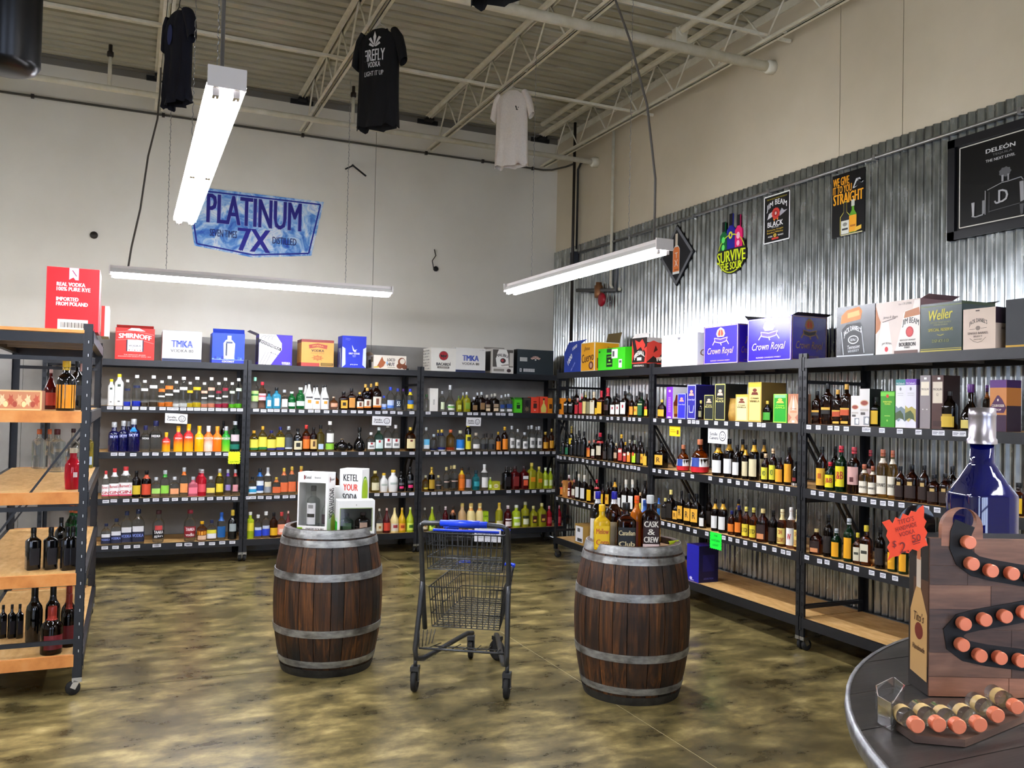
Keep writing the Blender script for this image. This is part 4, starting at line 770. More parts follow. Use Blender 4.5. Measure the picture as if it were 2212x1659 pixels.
 'dkts': ('sq', 'dark', 'c8c4b8', [(.06, .22, 'e0c8a4', 1.2), (.26, .44, 'a08a70', 1.2)], 'dark brown bottle with tan base label'),
 'blt': ('sq', 'clear', SV, [(.06, .18, 'f0f0ee', 1.2), (.24, .46, '2a4a8a', 1.3)], 'clear bottle with blue label, silver cap'),
 'blub': ('jug', 'clear', 'e0e4e8', [(.10, .50, '6ac0e8', 1.6), (.1, .26, 'e8f0f4', 1.6)], 'clear bottle with sky blue label'),
 'navb': ('std', 'grey', 'b8c4cc', [BS('1c2c6a', .14), (.004, .05, 'e8e8ec', T2)], 'grey tinted bottle with navy base'),
 'navg': ('std', 'clear', 'd8b64a', [BS('1c2c8a', .16), (.004, .07, 'e8e8ec', T2), NK('17224a', .72, .88)], 'clear bottle with navy base, gold cap'),
 'redb': ('std', 'pale', 'd06a44', [BS('e05a3c', .16), (.004, .05, 'f0d8cc', T2)], 'straw bottle with red base, copper cap'),
 'bombb': ('std', 'clear', 'e4e0c0', [(.06, .56, '1c7ad0', 2.6), (.06, .14, 'cfe4f0', 2.6)], 'clear bottle with bright blue wrap label'),
 'gall': ('slim', 'black', 'd8c82a', [(.06, .56, 'dcd02c', 2.4), (.34, .48, '2a2a1a', 1.2), NK('d8cc2a', .82, .90)], 'tall slender black bottle with yellow wrap'),
 'wlab': ('std', 'clear', 'd8c8b0', [(.14, .38, 'f0eeea', 2.0)], 'clear bottle with broad white label'),
 'dklab': ('std', 'clear', '24201c', [(.10, .40, '2c2e32', 2.0), NK('1c1a18', .76, .9)], 'clear bottle with black label'),
 'oran': ('std', 'amber', 'e0b020', [(.06, .50, 'e8861c', 2.0)], 'dark bottle with orange label, yellow cap'),
 'ctag': ('std', 'clear', SV, [(.12, .52, 'e6e6e2', 1.6), (.24, .4, '7a7a78', .9)], 'clear bottle with silver white label'),
 'goldt': ('std', 'whisky', 'd8b64a', [(.12, .46, 'e0a028', 2.0)], 'amber bottle with golden label'),
 'gineb': ('std', 'pale', 'd8d4b0', [(.10, .48, '55481c', 2.0), (.14, .24, 'e0c83a', 1.6)], 'straw bottle with gold and black label'),
 'ging': ('std', 'dark', 'd8b64a', [(.10, .48, 'b8942a', 2.0), NK('d0a83a', .7, .9)], 'dark bottle with gold foil neck'),
 'dtab': ('std', 'clear', 'd8c88a', [(.10, .48, '2c2a26', 2.0), (.36, .40, 'd8b8a8', 2.0)], 'clear bottle with dark striped label'),
 'orng': ('std', 'orangeg', '1a1612', [(.10, .50, 'e8761c', 2.2), NK('ecc81c', .68, .86)], 'orange bottle with yellow neck, black cap'),
 'grcl': ('std', 'grey', '1c1a1c', [(.12, .48, 'a8a4b0', 2.0)], 'grey bottle with lilac label, black cap'),
 'tealb': ('vod', 'teal', '18303a', [(.2, .44, '2a94a0', 1.6)], 'teal glass bottle'),
 'everc': ('std', 'clear', 'f2f2f0', [(.10, .50, 'f0ece6', 2.0), NK('e8e4de', .68, .88)], 'clear bottle with white cap and large white label'),
 'sqbk': ('sqtall', 'black', '2a2624', [(.14, .56, '1a1416', 1.2)], 'black square mixer bottle'),
 'sqrd': ('sqtall', 'dkred', '2a1c1c', [(.14, .56, '7a2420', 1.2)], 'dark red square mixer bottle'),
 'sqgf': ('sqtall', 'dkred', '2a1c1c', [(.44, .58, 'f0eeea', 1.2), (.16, .40, 'e0603a', 1.0)], 'dark red mixer bottle with fruit label'),
 'sqol': ('sqtall', 'olive', 'd8c45a', [(.28, .46, 'e08a1c', 1.1)], 'olive square mixer bottle with gold cap'),
 'limeg': ('std', 'lime', 'e4ecc8', [(.14, .42, 'dce8a8', 1.6)], 'small lime green bottle'),
 'limec': ('tall', 'lime', 'e8ecd8', [(.10, .50, 'b8d83a', 2.0), (.40, .48, 'f0f4e0', 2.0), (.1, .24, 'e8f0c0', 1.6)], 'lime green cocktail bottle'),
 'olvd': ('tall', 'olive', 'a8a888', [(.12, .34, 'dcdcb8', 1.6), (.36, .46, '1c2414', 2.0)], 'olive bottle with pale patch label'),
 'jcm': ('jug', 'olive', 'c8c080', [(.20, .54, '4a1c1c', 1.1), (.26, .36, 'e8b44a', .7)], 'olive yellow margarita jug'),
 'redj': ('std', 'red', 'e8a0a8', [(.14, .46, 'd84a54', 1.8)], 'bright red bottle'),
 'redw': ('std', 'dkred', 'e8d8d8', [(.08, .30, 'e8d8d4', 2.0), (.36, .42, 'e8e0dc', 2.0)], 'wine red bottle with white label bands'),
 'tanj': ('bulge', 'tan', 'c8b060', [(.10, .24, 'e0d0b0', 2.0)], 'tan cream liqueur bottle'),
 'crmj': ('bulge', 'cream', 'd8b86a', [(.08, .26, 'eab85a', 2.0), NK('eaa04a', .72, .82)], 'pale cream liqueur bottle'),
 'yolv': ('std', 'olive', 'e0b83a', [(.08, .30, 'e8dcb0', 2.0), NK('e0b84a', .72, .86)], 'olive gold bottle with cream label'),
 'drkor': ('std', 'dark', '2a1c14', [NK('e08a5a', .62, .84)], 'dark bottle with orange neck wrap'),
 'drk': ('std', 'dark', BK, [(.10, .50, '2a2320', 2.0)], 'dark bottle with black label'),
 'tn': ('sq', 'dark', BK, [(.10, .54, '1c1c1e', 1.4), (.48, .56, 'd0d0ce', 1.2)], 'black label square whiskey bottle'),
 'tnr': ('sq', 'amber', 'c8a0a0', [(.06, .58, 'b82430', 1.5), NK('c03038', .76, .86)], 'amber square bottle with red label'),
 'tny': ('sq', 'amber', 'd8d0b0', [(.06, .58, 'e8d48a', 1.5), NK('d8cc6a', .76, .86)], 'amber square bottle with pale yellow label'),
 'tno': ('sq', 'amber', '3a3a2a', [(.06, .58, '8a8460', 1.5)], 'amber square bottle with olive label'),
 'tnh': ('sq', 'whisky', 'e8d8b8', [(.06, .62, 'e4dcc0', 1.5), NK('e0d0b0', .74, .9)], 'amber square bottle with cream honey label'),
 'smy': ('sq', 'amber', BK, [(.08, .54, 'e0b41c', 1.4)], 'small amber bottle with yellow label'),
 'mkr': ('sq', 'amber', 'b81e2c', [(.08, .54, 'e6b83a', 1.4), (.60, .86, 'c01f30', T2)], 'amber bottle with yellow label, red wax neck'),
 'mkb': ('vod', 'dark', 'c41c2e', [(.70, .9, 'c81e34', T2), (.2, .4, '3a1c1a', 1.4)], 'dark bottle with thick red wax top'),
 'jbw': ('sq', 'amber', BK, [(.10, .56, 'ece8e2', 1.4), (.34, .46, 'b02030', .45)], 'amber bottle with white label, red seal'),
 'wbo': ('std', 'amber', BK, [(.10, .48, 'd88a2a', 2.0)], 'amber bottle with orange label, black cap'),
 'wbg': ('std', 'amber', '1a1a16', [(.10, .50, 'e0ac34', 2.0), (.26, .38, 'b8601c', .7)], 'amber bottle with gold label'),
 'wgr': ('sq', 'dkgreen', BK, [(.08, .56, '1c5a30', 1.4), (.5, .54, 'd8c88a', 1.4)], 'dark green label bottle'),
 'wyl': ('std', 'amber', '2a241c', [(.08, .34, 'e6cc2a', 1.8), (.34, .46, 'b02a20', 1.2)], 'amber bottle with yellow and red label'),
 'clrb': ('tall', 'grey', '26262c', [], 'clear back-row bottle'),
 'grl': ('std', 'black', '1c2a20', [(.08, .50, '1a6a44', 1.8), ], 'black bottle with green label'),
 'grn': ('std', 'black', '1a5a40', [(.62, .9, '1c7a58', T2)], 'black bottle with green foil neck'),
 'bky': ('std', 'black', 'd8c060', [(.36, .58, 'e2c028', 1.8), NK('cfae3a', .76, .9)], 'black bottle with yellow label'),
 'bkw': ('std', 'black', BK, [(.10, .52, '141416', 1.8)], 'black bottle with white print'),
 'orl': ('std', 'amber', 'c87a5a', [(.10, .50, 'd8812a', 1.8), (.5, .6, 'd84a3a', 1.6)], 'amber bottle with orange and coral label'),
 'whl': ('std', 'amber', 'c8746a', [(.18, .52, 'e6e0cc', 1.8), (.06, .16, '5a2a22', 1.8)], 'amber bottle with white label'),
 'turk': ('std', 'amber', 'c8203a', [(.18, .52, 'd8ccb0', 1.8), (.62, .7, 'c03a3a', T2)], 'amber bottle with red cap, cream label'),
 'creamc': ('std', 'whisky', 'd8c89a', [(.2, .5, 'c8a88a', 1.8)], 'amber bottle with cream cap'),
 'redl': ('std', 'amber', 'd8a82a', [(.08, .5, 'b83a34', 1.8), (.36, .46, 'e8d8c8', 1.4)], 'amber bottle with red label, yellow cap'),
 'limel': ('std', 'amber', '9aa088', [(.08, .46, 'b8d82c', 1.8), (.36, .5, 'd84a2a', .8)], 'amber bottle with lime label'),
 'orl2': ('std', 'amber', 'c8b898', [(.08, .46, 'ee8a2a', 1.8), (.36, .5, 'e8e0d0', .8)], 'amber bottle with bright orange label'),
 'ybox': ('sqtall', 'dark', '2a2a24', [(.04, .66, 'e0b43a', 1.5)], 'slim dark bottle with yellow wrap label'),
 'whd': ('sq', 'dark', 'e0d8c8', [(.10, .50, 'dfe0dc', 1.4), NK('dcdcd8', .74, .86)], 'dark bottle with white label'),
 'gnw': ('std', 'dark', BK, [(.10, .48, 'e2e2de', 1.9), (.70, .86, 'd8a028', T2)], 'dark bottle with white label, gold neck'),
 'gnc': ('std', 'dark', BK, [(.10, .52, 'd8ccA4'.lower(), 1.9), (.70, .86, 'd8a028', T2)], 'dark bottle with cream label, gold neck'),
 'wdk': ('std', 'dark', BK, [(.10, .48, 'e0e0dc', 1.7)], 'dark bottle with plain white label'),
 'vo': ('std', 'amber', 'd8b890', [(.10, .52, 'd8d03a', 1.8, 'VO', '3a5a2a', .4)], 'amber bottle with citron yellow label'),
 'orb': ('std', 'amber', '14110e', [(.08, .42, 'e8a024', 1.9), (.42, .56, 'e8a024', 1.9)], 'amber bottle with orange shield label'),
 'bkwt': ('std', 'black', BK, [(.02, .12, 'd8d8d8', T2), (.2, .34, '8a2a2a', 1.0)], 'black bottle with white base band'),
 'rr': ('sq', 'dark', BK, [(.14, .54, 'dda436', 1.5, 'R', '2a1c10', .5)], 'dark square bottle with golden initial label'),
 'dkw': ('sq', 'dark', 'd8c878', [(.10, .56, '17130f', 1.5)], 'dark bottle with white lettering, cream cap'),
 'orn': ('std', 'amber', '1c2060', [(.14, .46, 'e07a28', 1.9)], 'amber bottle with navy cap, orange label'),
 'ltd': ('std', 'whisky', 'd8c860', [(.08, .46, 'dfc838', 1.9, 'LTD', '3a3010', .35)], 'amber bottle with yellow three letter label'),
 'emb': ('jug', 'amber', 'd8c080', [(.10, .54, '2a1a18', 1.6), (.1, .26, 'd08a5a', 1.2)], 'amber bottle with dark and copper label'),
 'oldf': ('std', 'whisky', 'e8d8a8', [(.08, .50, 'e6d070', 2.0, 'OH|FELLOWS', 'a8402a', .6), NK('e0c88a', .72, .88)], 'amber bottle with yellow lettered label'),
 'wred': ('std', 'rose', 'f0ece8', [(.08, .50, 'f2eeea', 2.0, 'W', 'c02a34', .35), NK('f0ece8', .70, .88)], 'rosy amber bottle with white label'),
 'jwb': ('sqtall', 'amber', BK, [(.26, .40, '17130f', 1.5), (.36, .42, 'd8a83a', 1.5)], 'slim amber bottle with slanted black label'),
 'jwr': ('sqtall', 'amber', 'c8963a', [(.24, .40, 'b8481c', 1.5), (.38, .42, 'd8a83a', 1.5), (.04, .10, 'e0b040', 1.2)], 'slim amber bottle with slanted red label'),
 'cogy': ('jug', 'dark', '14100c', [(.06, .34, 'd8b43a', 1.7), (.34, .4, 'b8962a', 1.2)], 'dark bottle with broad yellow label'),
 'cogn': ('bell', 'dark', '5a2a7a', [(.04, .22, 'd8c46a', 1.6)], 'dark decanter with purple cap'),
 'pcap': ('std', 'dark', '5a2a7a', [(.7, .84, 'c87a3a', T2)], 'dark bottle with purple cap'),
 'jbg': ('std', 'dkgreen', 'c8283a', [(.12, .56, 'e6d81c', 1.9, 'J&B', 'b01c2c', .5)], 'green bottle with yellow initials label'),
 'grou': ('std', 'amber', 'b83a44', [(.20, .58, 'd8a8a0', 2.0), (.26, .36, '5a2a2a', .6)], 'amber bottle with pink grouse label'),
 'dew': ('std', 'pale', 'b86a50', [(.08, .46, 'ece4d0', 1.9, 'DEWAR\'S', '3a3228', .2), NK('e8dcc4', .72, .82)], 'pale whisky bottle with white label'),
 'amb': ('std', 'whisky', '17120e', [], 'plain amber bottle with black cap'),
 'nkg': ('jug', 'amber', BK, [(.10, .44, '2a1812', 1.6), (.44, .54, 'c8a868', .7)], 'dark amber bottle with small gold crest'),
 'shld': ('std', 'dkgreen', 'b8bcc0', [(.08, .56, 'e8a51c', 1.6)], 'dark green bottle with yellow shield label'),
 'bush': ('sq', 'whisky', 'd8c03a', [(.10, .54, 'e2dabf', 1.3), (.3, .38, '3a3a30', 1.0)], 'amber square bottle with tall cream label'),
 'wine': ('wine', 'black', '0b0b0d', [(.72, .98, '0d0c10', T2)], 'black wine bottle'),
 'winer': ('wine', 'dark', '8a2a20', [(.12, .42, '6a1c22', 2.0), (.72, .82, 'a83424', T2)], 'dark wine bottle with red band'),
 'bigbk': ('jug', 'black', BK, [(.3, .5, '1a1a20', 1.4)], 'large glossy black bottle'),
 'orgl': ('vod', 'black', 'd8b020', [(.05, .5, 'e0941c', 5.6), (.78, .82, 'e0b41c', T2)], 'glossy black bottle with orange side stripes'),
 'plum': ('vod', 'black', 'c89a90', [(.06, .52, 'a88a9a', 3.4), (.06, .5, '3a2030', 1.0)], 'dark plum bottle with pale stripes'),
 'sqor': ('sqtall', 'clear', 'd06a3a', [], 'tall clear square bottle with orange cap'),
 'decl': ('sqtall', 'clear', '5a1c1c', [], 'heavy clear square bottle with brown cap'),
 'rdec': ('ball', 'clear', '3a1418', [(.10, .3, '6a3a34', .8)], 'round clear decanter'),
 'redjar': ('bulge', 'red', 'e8e0c8', [(.30, .42, 'e0d0d0', .5)], 'bright red jar bottle'),
 'sqblk': ('sqtall', 'black', '101014', [(.12, .52, '101018', 1.2)], 'tall black square bottle'),
 'grnb': ('std', 'green', 'c86a40', [(.66, .8, '2a2a2c', T2)], 'green bottle with copper cap'),
 'texf': ('squat', 'whisky', 'b06a48', [(.04, .20, 'c8202c', 4.2), (.20, .46, 'f0f0ee', 3.6), (.20, .46, '24408a', 1.0)], 'bourbon bottle wrapped in red, white and blue cloth'),
 'crwn': ('flask', 'amber', 'd8b64a', [(.10, .46, 'e0a42a', 1.6)], 'amber bottle with gold label and cap'),
 'crwb': ('flask', 'dark', 'c8b45a', [(.12, .46, '20201c', 1.4), (.14, .44, '8a845a', .8)], 'dark flask with oval label'),
 'crwg': ('flask', 'dark', 'd8b64a', [(.10, .46, '3f9a2c', 1.6)], 'dark flask with green label'),
 'yelc': ('sq', 'yellowg', 'f0b818', [(.06, .54, 'e8c01c', 1.5, 'Mellow|Corn', 'c0582a', .5)], 'yellow label bourbon bottle with yellow cap'),
 'bkcan': ('sq', 'amber', '1a1816', [(.04, .50, '1c1e20', 1.6, 'Canadian|Club', 'd8c89a', .45), (.02, .12, '20285a', 1.0)], 'black label whisky bottle with black cap'),
 'bluec': ('jug', 'amber', '1c1c9a', [(.04, .46, 'c8b894', 1.6), (.78, .86, 'e8e8ea', T2)], 'amber bottle with royal blue cap'),
 'bluecw': ('jug', 'dark', '1c1c9a', [(.04, .50, 'd8d4ca', 2.4), (.78, .86, 'e8e8ea', T2)], 'dark bottle with royal blue cap, white label'),
 'fierce': ('std', 'orangeg', 'f05a1c', [(.04, .66, 'b0442a', T2)], 'orange red textured bottle with orange cap'),
 'cask': ('sq', 'amber', 'd8dcdc', [(.14, .56, '2a1412', 1.5, 'CASK|&|CREW', 'ece6da', .75), (.02, .13, 'ecd4d0', 1.5)], 'amber bottle with dark lettered label, clear stopper'),
}
ORD = 'first second third fourth fifth sixth seventh eighth ninth tenth eleventh twelfth thirteenth fourteenth fifteenth sixteenth seventeenth eighteenth nineteenth twentieth twenty-first twenty-second twenty-third'.split()
SHN = ['', 'upper', 'second', 'third', 'lowest']
USED = set()
def put_row(rk, kind, idx, row, rackname, entries, tags=True):
    """entries: (px x, px top y, px width, style[, row behind]); placed on shelf plane of the rack"""
    z = ZT[row]; n = 0; bk = 0
    for e in entries:
        x, yt, wpx, st = e[:4]; back = e[4] if len(e) > 4 else 0
        if kind == 'B':
            Y = YB+.075+back*.10; p = aty(x, 1000, Y); dist = (Vector((p.x, Y, z))-CAM).dot(FWD)
            p = None
            # solve X for the base on this plane at pixel x near the shelf height
            yb = 0
            q = aty(x, 900, Y); q2 = aty(x, 1100, Y); t = (z+.12-q.z)/(q2.z-q.z); X = q.x+(q2.x-q.x)*t
            h = aty(x, yt, Y).z-z; wd = wpx/FPX*dist*1.06; rz = 0; pos = (X, Y, z+.0004)
        else:
            X = XR+.075+back*.10; q = atx(x, 900, X); q2 = atx(x, 1100, X); t = (z+.12-q.z)/(q2.z-q.z); Y = q.y+(q2.y-q.y)*t
            dist = (Vector((X, Y, z))-CAM).dot(FWD); h = atx(x, yt, X).z-z; wd = wpx/FPX*dist*1.16; rz = -PI/2+.35; pos = (X, Y, z+.0004)
        wl = min(wd, .20)/2+.012
        if kind == 'B': X0 = rk.location.x; pos = (min(max(pos[0], X0+wl), X0+1.90-wl), pos[1], pos[2])
        else: Y0 = rk.location.y; pos = (pos[0], max(min(pos[1], Y0-wl), Y0-1.945+wl+(.02 if rk is R_R[0] else 0)), pos[2])
        o = bottle(pos, min(wd, .20), h, st, rz)
        d = ST[st][4]
        if back: bk += 1; lab = f'{d}, back row {ORD[bk-1]}, {SHN[row]} shelf, {rackname}'
        else: n += 1; lab = f'{d}, {ORD[n-1]} on {SHN[row]} shelf, {rackname}'
        tag(o, lab, 'bottle', f'bottles on {SHN[row]} shelf of {rackname}')
        if tags and not back:
            lx = (pos[0]-rk.location.x) if kind == 'B' else (rk.location.y-pos[1])
            price_tag(rk, min(1.86, max(.07, lx))+random.uniform(-.008, .012), z-.021 if random.random() < .85 else z-.026, .058 if kind == 'B' else .045)
N1, N2, N3 = 'rear rack beside wooden rack', 'rear middle rack', 'rear corner rack'
N4, N5, N6 = 'metal-wall corner rack', 'metal-wall middle rack', 'metal-wall end rack'
B1, B2, B3 = R_B; Q1, Q2, Q3 = R_R
put_row(B1, 'B', 0, 1, N1, [(240, 819, 13, 'opal'), (257, 808, 17, 'opal'), (275, 820, 13, 'cr_b'), (295, 810, 17, 'cr_b'), (312, 821, 15, 'cr_br'), (331, 811, 17, 'cr_br'), (349, 822, 14, 'cr_or'), (365, 812, 17, 'cr_or'),
    (380, 823, 14, 'cr_w'), (396, 814, 17, 'cr_w'), (410, 825, 13, 'cr_y'), (425, 814, 17, 'cr_y'), (441, 826, 14, 'cr_p'), (456, 815, 15, 'cr_p'), (472, 826, 14, 'cr_c'), (486, 816, 14, 'cr_c'), (501, 826, 13, 'cr_g'), (515, 817, 15, 'cr_g')])
put_row(B1, 'B', 0, 2, N1, [(246, 912, 22, 'sky'), (266, 909, 20, 'sky'), (288, 905, 25, 'skyt'), (277, 910, 18, 'sky', 1), (314, 919, 19, 'sv'), (336, 909, 24, 'sv'), (359, 934, 16, 'sv_r'), (385, 920, 18, 'sv_r'), (407, 916, 19, 'sv_r'), (430, 920, 18, 'sv_y'),
    (450, 920, 18, 'sv_p'), (469, 921, 18, 'sv_o'), (488, 921, 17, 'sv_g'), (507, 910, 20, 'cucum'), (482, 909, 12, 'drk', 1)])
put_row(B1, 'B', 0, 3, N1, [(228, 1017, 14, 'gin_w'), (247, 1012, 20, 'gin_w'), (271, 1008, 26, 'gin_w'), (294, 1017, 18, 'dk_y'), (316, 1016, 19, 'dk_r'), (337, 1031, 20, 'cl_g'), (356, 1016, 19, 'cl_gt'), (377, 1030, 20, 'cl_o'), (397, 1010, 18, 'cl_ot'),
    (417, 1030, 20, 'pk'), (436, 1014, 18, 'rdt'), (455, 1029, 20, 'cl_y'), (474, 1013, 17, 'cl_yt'), (492, 1014, 15, 'cl_v'), (508, 1014, 16, 'cl_rn'), (431, 1013, 15, 'rdt', 1)])
put_row(B1, 'B', 0, 4, N1, [(229, 1131, 19, 'crest'), (251, 1120, 21, 'crest'), (273, 1104, 22, 'crest'), (298, 1100, 25, 'crest'), (342, 1102, 24, 'tk_b'), (410, 1101, 24, 'tk_r'), (436, 1126, 19, 'ban'), (457, 1123, 19, 'bl_y'), (478, 1107, 17, 'bl_n'), (502, 1101, 18, 'bk_w')])
put_row(B2, 'B', 1, 1, N2, [(550, 815, 15, 'gr_l'), (566, 825, 16, 'pk_l'), (581, 845, 13, 'saph'), (597, 837, 17, 'saph'), (614, 842, 16, 'dry'), (630, 846, 16, 'tanq'), (649, 837, 18, 'tanq'), (667, 825, 18, 'coco'), (684, 832, 16, 'coco'), (702, 832, 17, 'coco'),
    (660, 827, 14, 'coco', 1), (678, 833, 13, 'coco', 1), (697, 833, 13, 'coco', 1), (721, 857, 20, 'skull'), (742, 846, 18, 'rum_y'), (759, 839, 16, 'rum_p'), (777, 847, 15, 'capt'), (793, 838, 16, 'capt'), (813, 826, 19, 'capt'), (789, 830, 15, 'capt', 1), (801, 829, 14, 'capt', 1),
    (829, 855, 12, 'blu_c'), (843, 836, 17, 'blu_c'), (859, 839, 16, 'blu_d'), (871, 840, 13, 'prpl', 1), (886, 840, 15, 'pine')])
put_row(B2, 'B', 1, 2, N2, [(548, 930, 18, 'seag'), (567, 921, 17, 'seag'), (586, 930, 18, 'seagn'), (605, 922, 18, 'seagn'), (623, 921, 17, 'mist'), (643, 926, 17, 'kraken'), (661, 918, 16, 'ad'), (677, 923, 16, 'sail'), (692, 918, 15, 'rumc'), (712, 910, 18, 'appl'),
    (739, 947, 26, 'flsk'), (726, 955, 18, 'flsk', 1), (754, 955, 18, 'flsk', 1), (776, 923, 23, 'flskt'), (801, 934, 17, 'bac'), (818, 923, 17, 'bacg'), (837, 916, 17, 'bac'), (854, 918, 17, 'bac'), (886, 923, 20, 'bacgold')])
put_row(B2, 'B', 1, 3, N2, [(545, 1030, 16, 'diag'), (561, 1012, 17, 'diagt'), (578, 1010, 16, 'slv'), (597, 1031, 17, 'cop'), (613, 1011, 16, 'cop'), (630, 1008, 16, 'cop'), (650, 1007, 17, 'cop'), (671, 1015, 16, 'drk', 1), (724, 1022, 16, 'honey'), (747, 1011, 15, 'bac', 1), (764, 1011, 15, 'rdt', 1), (789, 1010, 16, 'drk', 1),
    (810, 1017, 18, 'creamv'), (829, 1022, 17, 'chata'), (849, 1015, 21, 'chata'), (866, 1019, 16, 'blkpk'), (885, 1009, 17, 'blkpk')])
put_row(B2, 'B', 1, 4, N2, [(540, 1106, 16, 'limey'), (557, 1112, 16, 'blw'), (574, 1105, 17, 'blw'), (591, 1107, 16, 'honey'), (608, 1106, 18, 'floral'), (622, 1104, 14, 'mixd'), (819, 1099, 16, 'mixw'), (835, 1098, 16, 'mixd'), (852, 1097, 18, 'mixc'), (868, 1097, 16, 'mixo'), (886, 1096, 17, 'mixl')], tags=False)
put_row(B3, 'B', 2, 1, N3, [(921, 852, 12, 'patr'), (955, 845, 12, 'horns'), (972, 832, 22, 'horn'), (991, 855, 11, 'oliv'), (1008, 847, 14, 'olivt'), (1024, 858, 14, 'dkt'), (1040, 847, 14, 'dkt'), (1052, 853, 13, 'dkts'), (1069, 850, 15, 'dkts'), (1083, 854, 12, 'blt'), (1098, 851, 15, 'blt'),
    (1000, 848, 10, 'olivt', 1), (1031, 848, 11, 'dkt', 1), (1062, 851, 11, 'dkts', 1), (1092, 852, 11, 'blt', 1)])
put_row(B3, 'B', 2, 2, N3, [(920, 923, 14, 'blub'), (937, 938, 15, 'navb'), (954, 928, 16, 'navg'), (946, 929, 12, 'navg', 1), (973, 928, 18, 'redb'), (994, 930, 18, 'bombb'), (1011, 911, 13, 'gall'), (1028, 935, 17, 'wlab'), (1044, 937, 13, 'dklab'), (1061, 937, 15, 'dklab'), (1076, 933, 11, 'oran'), (1090, 922, 14, 'oran'),
    (1105, 920, 14, 'ctag'), (1118, 927, 12, 'ctag'), (1133, 934, 15, 'ctag'), (1148, 919, 15, 'ctag'), (1164, 921, 14, 'ctag'), (1178, 933, 13, 'goldt'), (1191, 926, 12, 'goldt'), (1051, 936, 11, 'dklab', 1), (1141, 920, 12, 'ctag', 1), (1158, 922, 12, 'ctag', 1)])
put_row(B3, 'B', 2, 3, N3, [(919, 1027, 13, 'gineb'), (932, 1009, 14, 'ging'), (947, 1027, 13, 'dtab'), (964, 1009, 14, 'dtab'), (981, 1005, 16, 'dtab'), (997, 1009, 14, 'orng'), (1011, 1009, 13, 'grcl'), (1028, 1016, 16, 'tealb'), (1046, 1003, 16, 'everc'), (1059, 1031, 10, 'limeg'),
    (1094, 1008, 17, 'sqbk'), (1112, 1007, 17, 'sqrd'), (1132, 1007, 17, 'sqgf'), (1148, 1000, 16, 'sqol'), (1164, 1008, 14, 'sqol'), (1178, 1010, 12, 'limeg'), (1189, 1011, 10, 'limeg'), (974, 1006, 12, 'dtab', 1), (1103, 1009, 12, 'sqbk', 1)])
put_row(B3, 'B', 2, 4, N3, [(917, 1097, 14, 'mixw'), (933, 1095, 14, 'mixl'), (948, 1092, 12, 'dklab'), (962, 1094, 12, 'redw'), (978, 1093, 14, 'drkor'), (998, 1087, 17, 'tanj'), (1017, 1087, 19, 'crmj'), (1036, 1087, 18, 'crmj'), (1078, 1086, 16, 'yolv'), (1097, 1092, 16, 'redw'), (1115, 1091, 18, 'limec'), (1134, 1084, 17, 'olvd'), (1152, 1093, 16, 'jcm'), (1170, 1087, 18, 'jcm'), (1186, 1093, 12, 'redj'), (1207, 1092, 11, 'redj')], tags=False)
# metal-wall racks
put_row(Q1, 'R', 0, 1, N4, [(1216, 864, 9, 'tn'), (1225, 855, 10, 'tn'), (1236, 856, 11, 'tn'), (1245, 840, 12, 'drk', 1), (1248, 860, 9, 'tnr'), (1257, 850, 9, 'tnr'), (1265, 846, 9, 'tny'), (1273, 847, 9, 'tno'), (1283, 846, 12, 'tnh'), (1291, 868, 8, 'smy'), (1299, 844, 13, 'mkr'), (1313, 838, 15, 'mkb'),
    (1327, 856, 12, 'jbw'), (1337, 854, 10, 'jbw'), (1350, 845, 14, 'jbw'), (1358, 833, 12, 'clrb', 1), (1365, 854, 10, 'wbo'), (1375, 855, 10, 'wbg'), (1386, 848, 12, 'wgr'), (1397, 851, 9, 'wyl'), (1262, 845, 9, 'drk', 1), (1332, 850, 9, 'drk', 1), (1381, 846, 9, 'drk', 1)])
put_row(Q1, 'R', 0, 2, N4, [(1209, 945, 9, 'grl'), (1210, 919, 10, 'bky', 1), (1217, 947, 9, 'bkw'), (1226, 949, 9, 'grl'), (1232, 930, 9, 'grn', 1), (1235, 950, 9, 'bkw'), (1244, 938, 9, 'bkw'), (1252, 936, 9, 'bkw'), (1261, 932, 12, 'bkw'), (1273, 952, 10, 'orl'), (1283, 950, 10, 'whl'), (1296, 935, 14, 'turk'), (1308, 954, 10, 'drk'), (1320, 939, 13, 'bkw'),
    (1331, 957, 9, 'creamc'), (1342, 938, 12, 'redl'), (1351, 955, 9, 'redl'), (1360, 950, 10, 'orl2'), (1371, 951, 11, 'limel'), (1380, 953, 9, 'drk'), (1388, 955, 8, 'wbg'), (1396, 966, 9, 'ybox'), (1250, 930, 9, 'bkw', 1), (1288, 938, 9, 'drk', 1), (1314, 937, 10, 'drk', 1), (1366, 940, 10, 'drk', 1), (1384, 942, 10, 'drk', 1)])
put_row(Q1, 'R', 0, 3, N4, [(1209, 1038, 9, 'orl'), (1229, 1026, 11, 'redw'), (1240, 1036, 9, 'whl'), (1250, 1024, 10, 'whd'), (1262, 1026, 12, 'whd'), (1276, 1034, 12, 'smy'), (1289, 1036, 10, 'turk'), (1302, 1046, 11, 'smy'), (1313, 1041, 10, 'wbg'), (1328, 1032, 12, 'gnw'), (1339, 1048, 9, 'wdk'), (1352, 1036, 13, 'whd'), (1366, 1036, 13, 'whd'), (1383, 1064, 10, 'vo'), (1393, 1038, 13, 'wdk'), (1245, 1018, 9, 'drk', 1), (1320, 1040, 10, 'drk', 1), (1376, 1036, 10, 'drk', 1)])
put_row(Q2, 'R', 1, 1, N5, [(1430, 863, 16, 'crwn'), (1514, 865, 12, 'crwb'), (1658, 866, 18, 'crwg')])
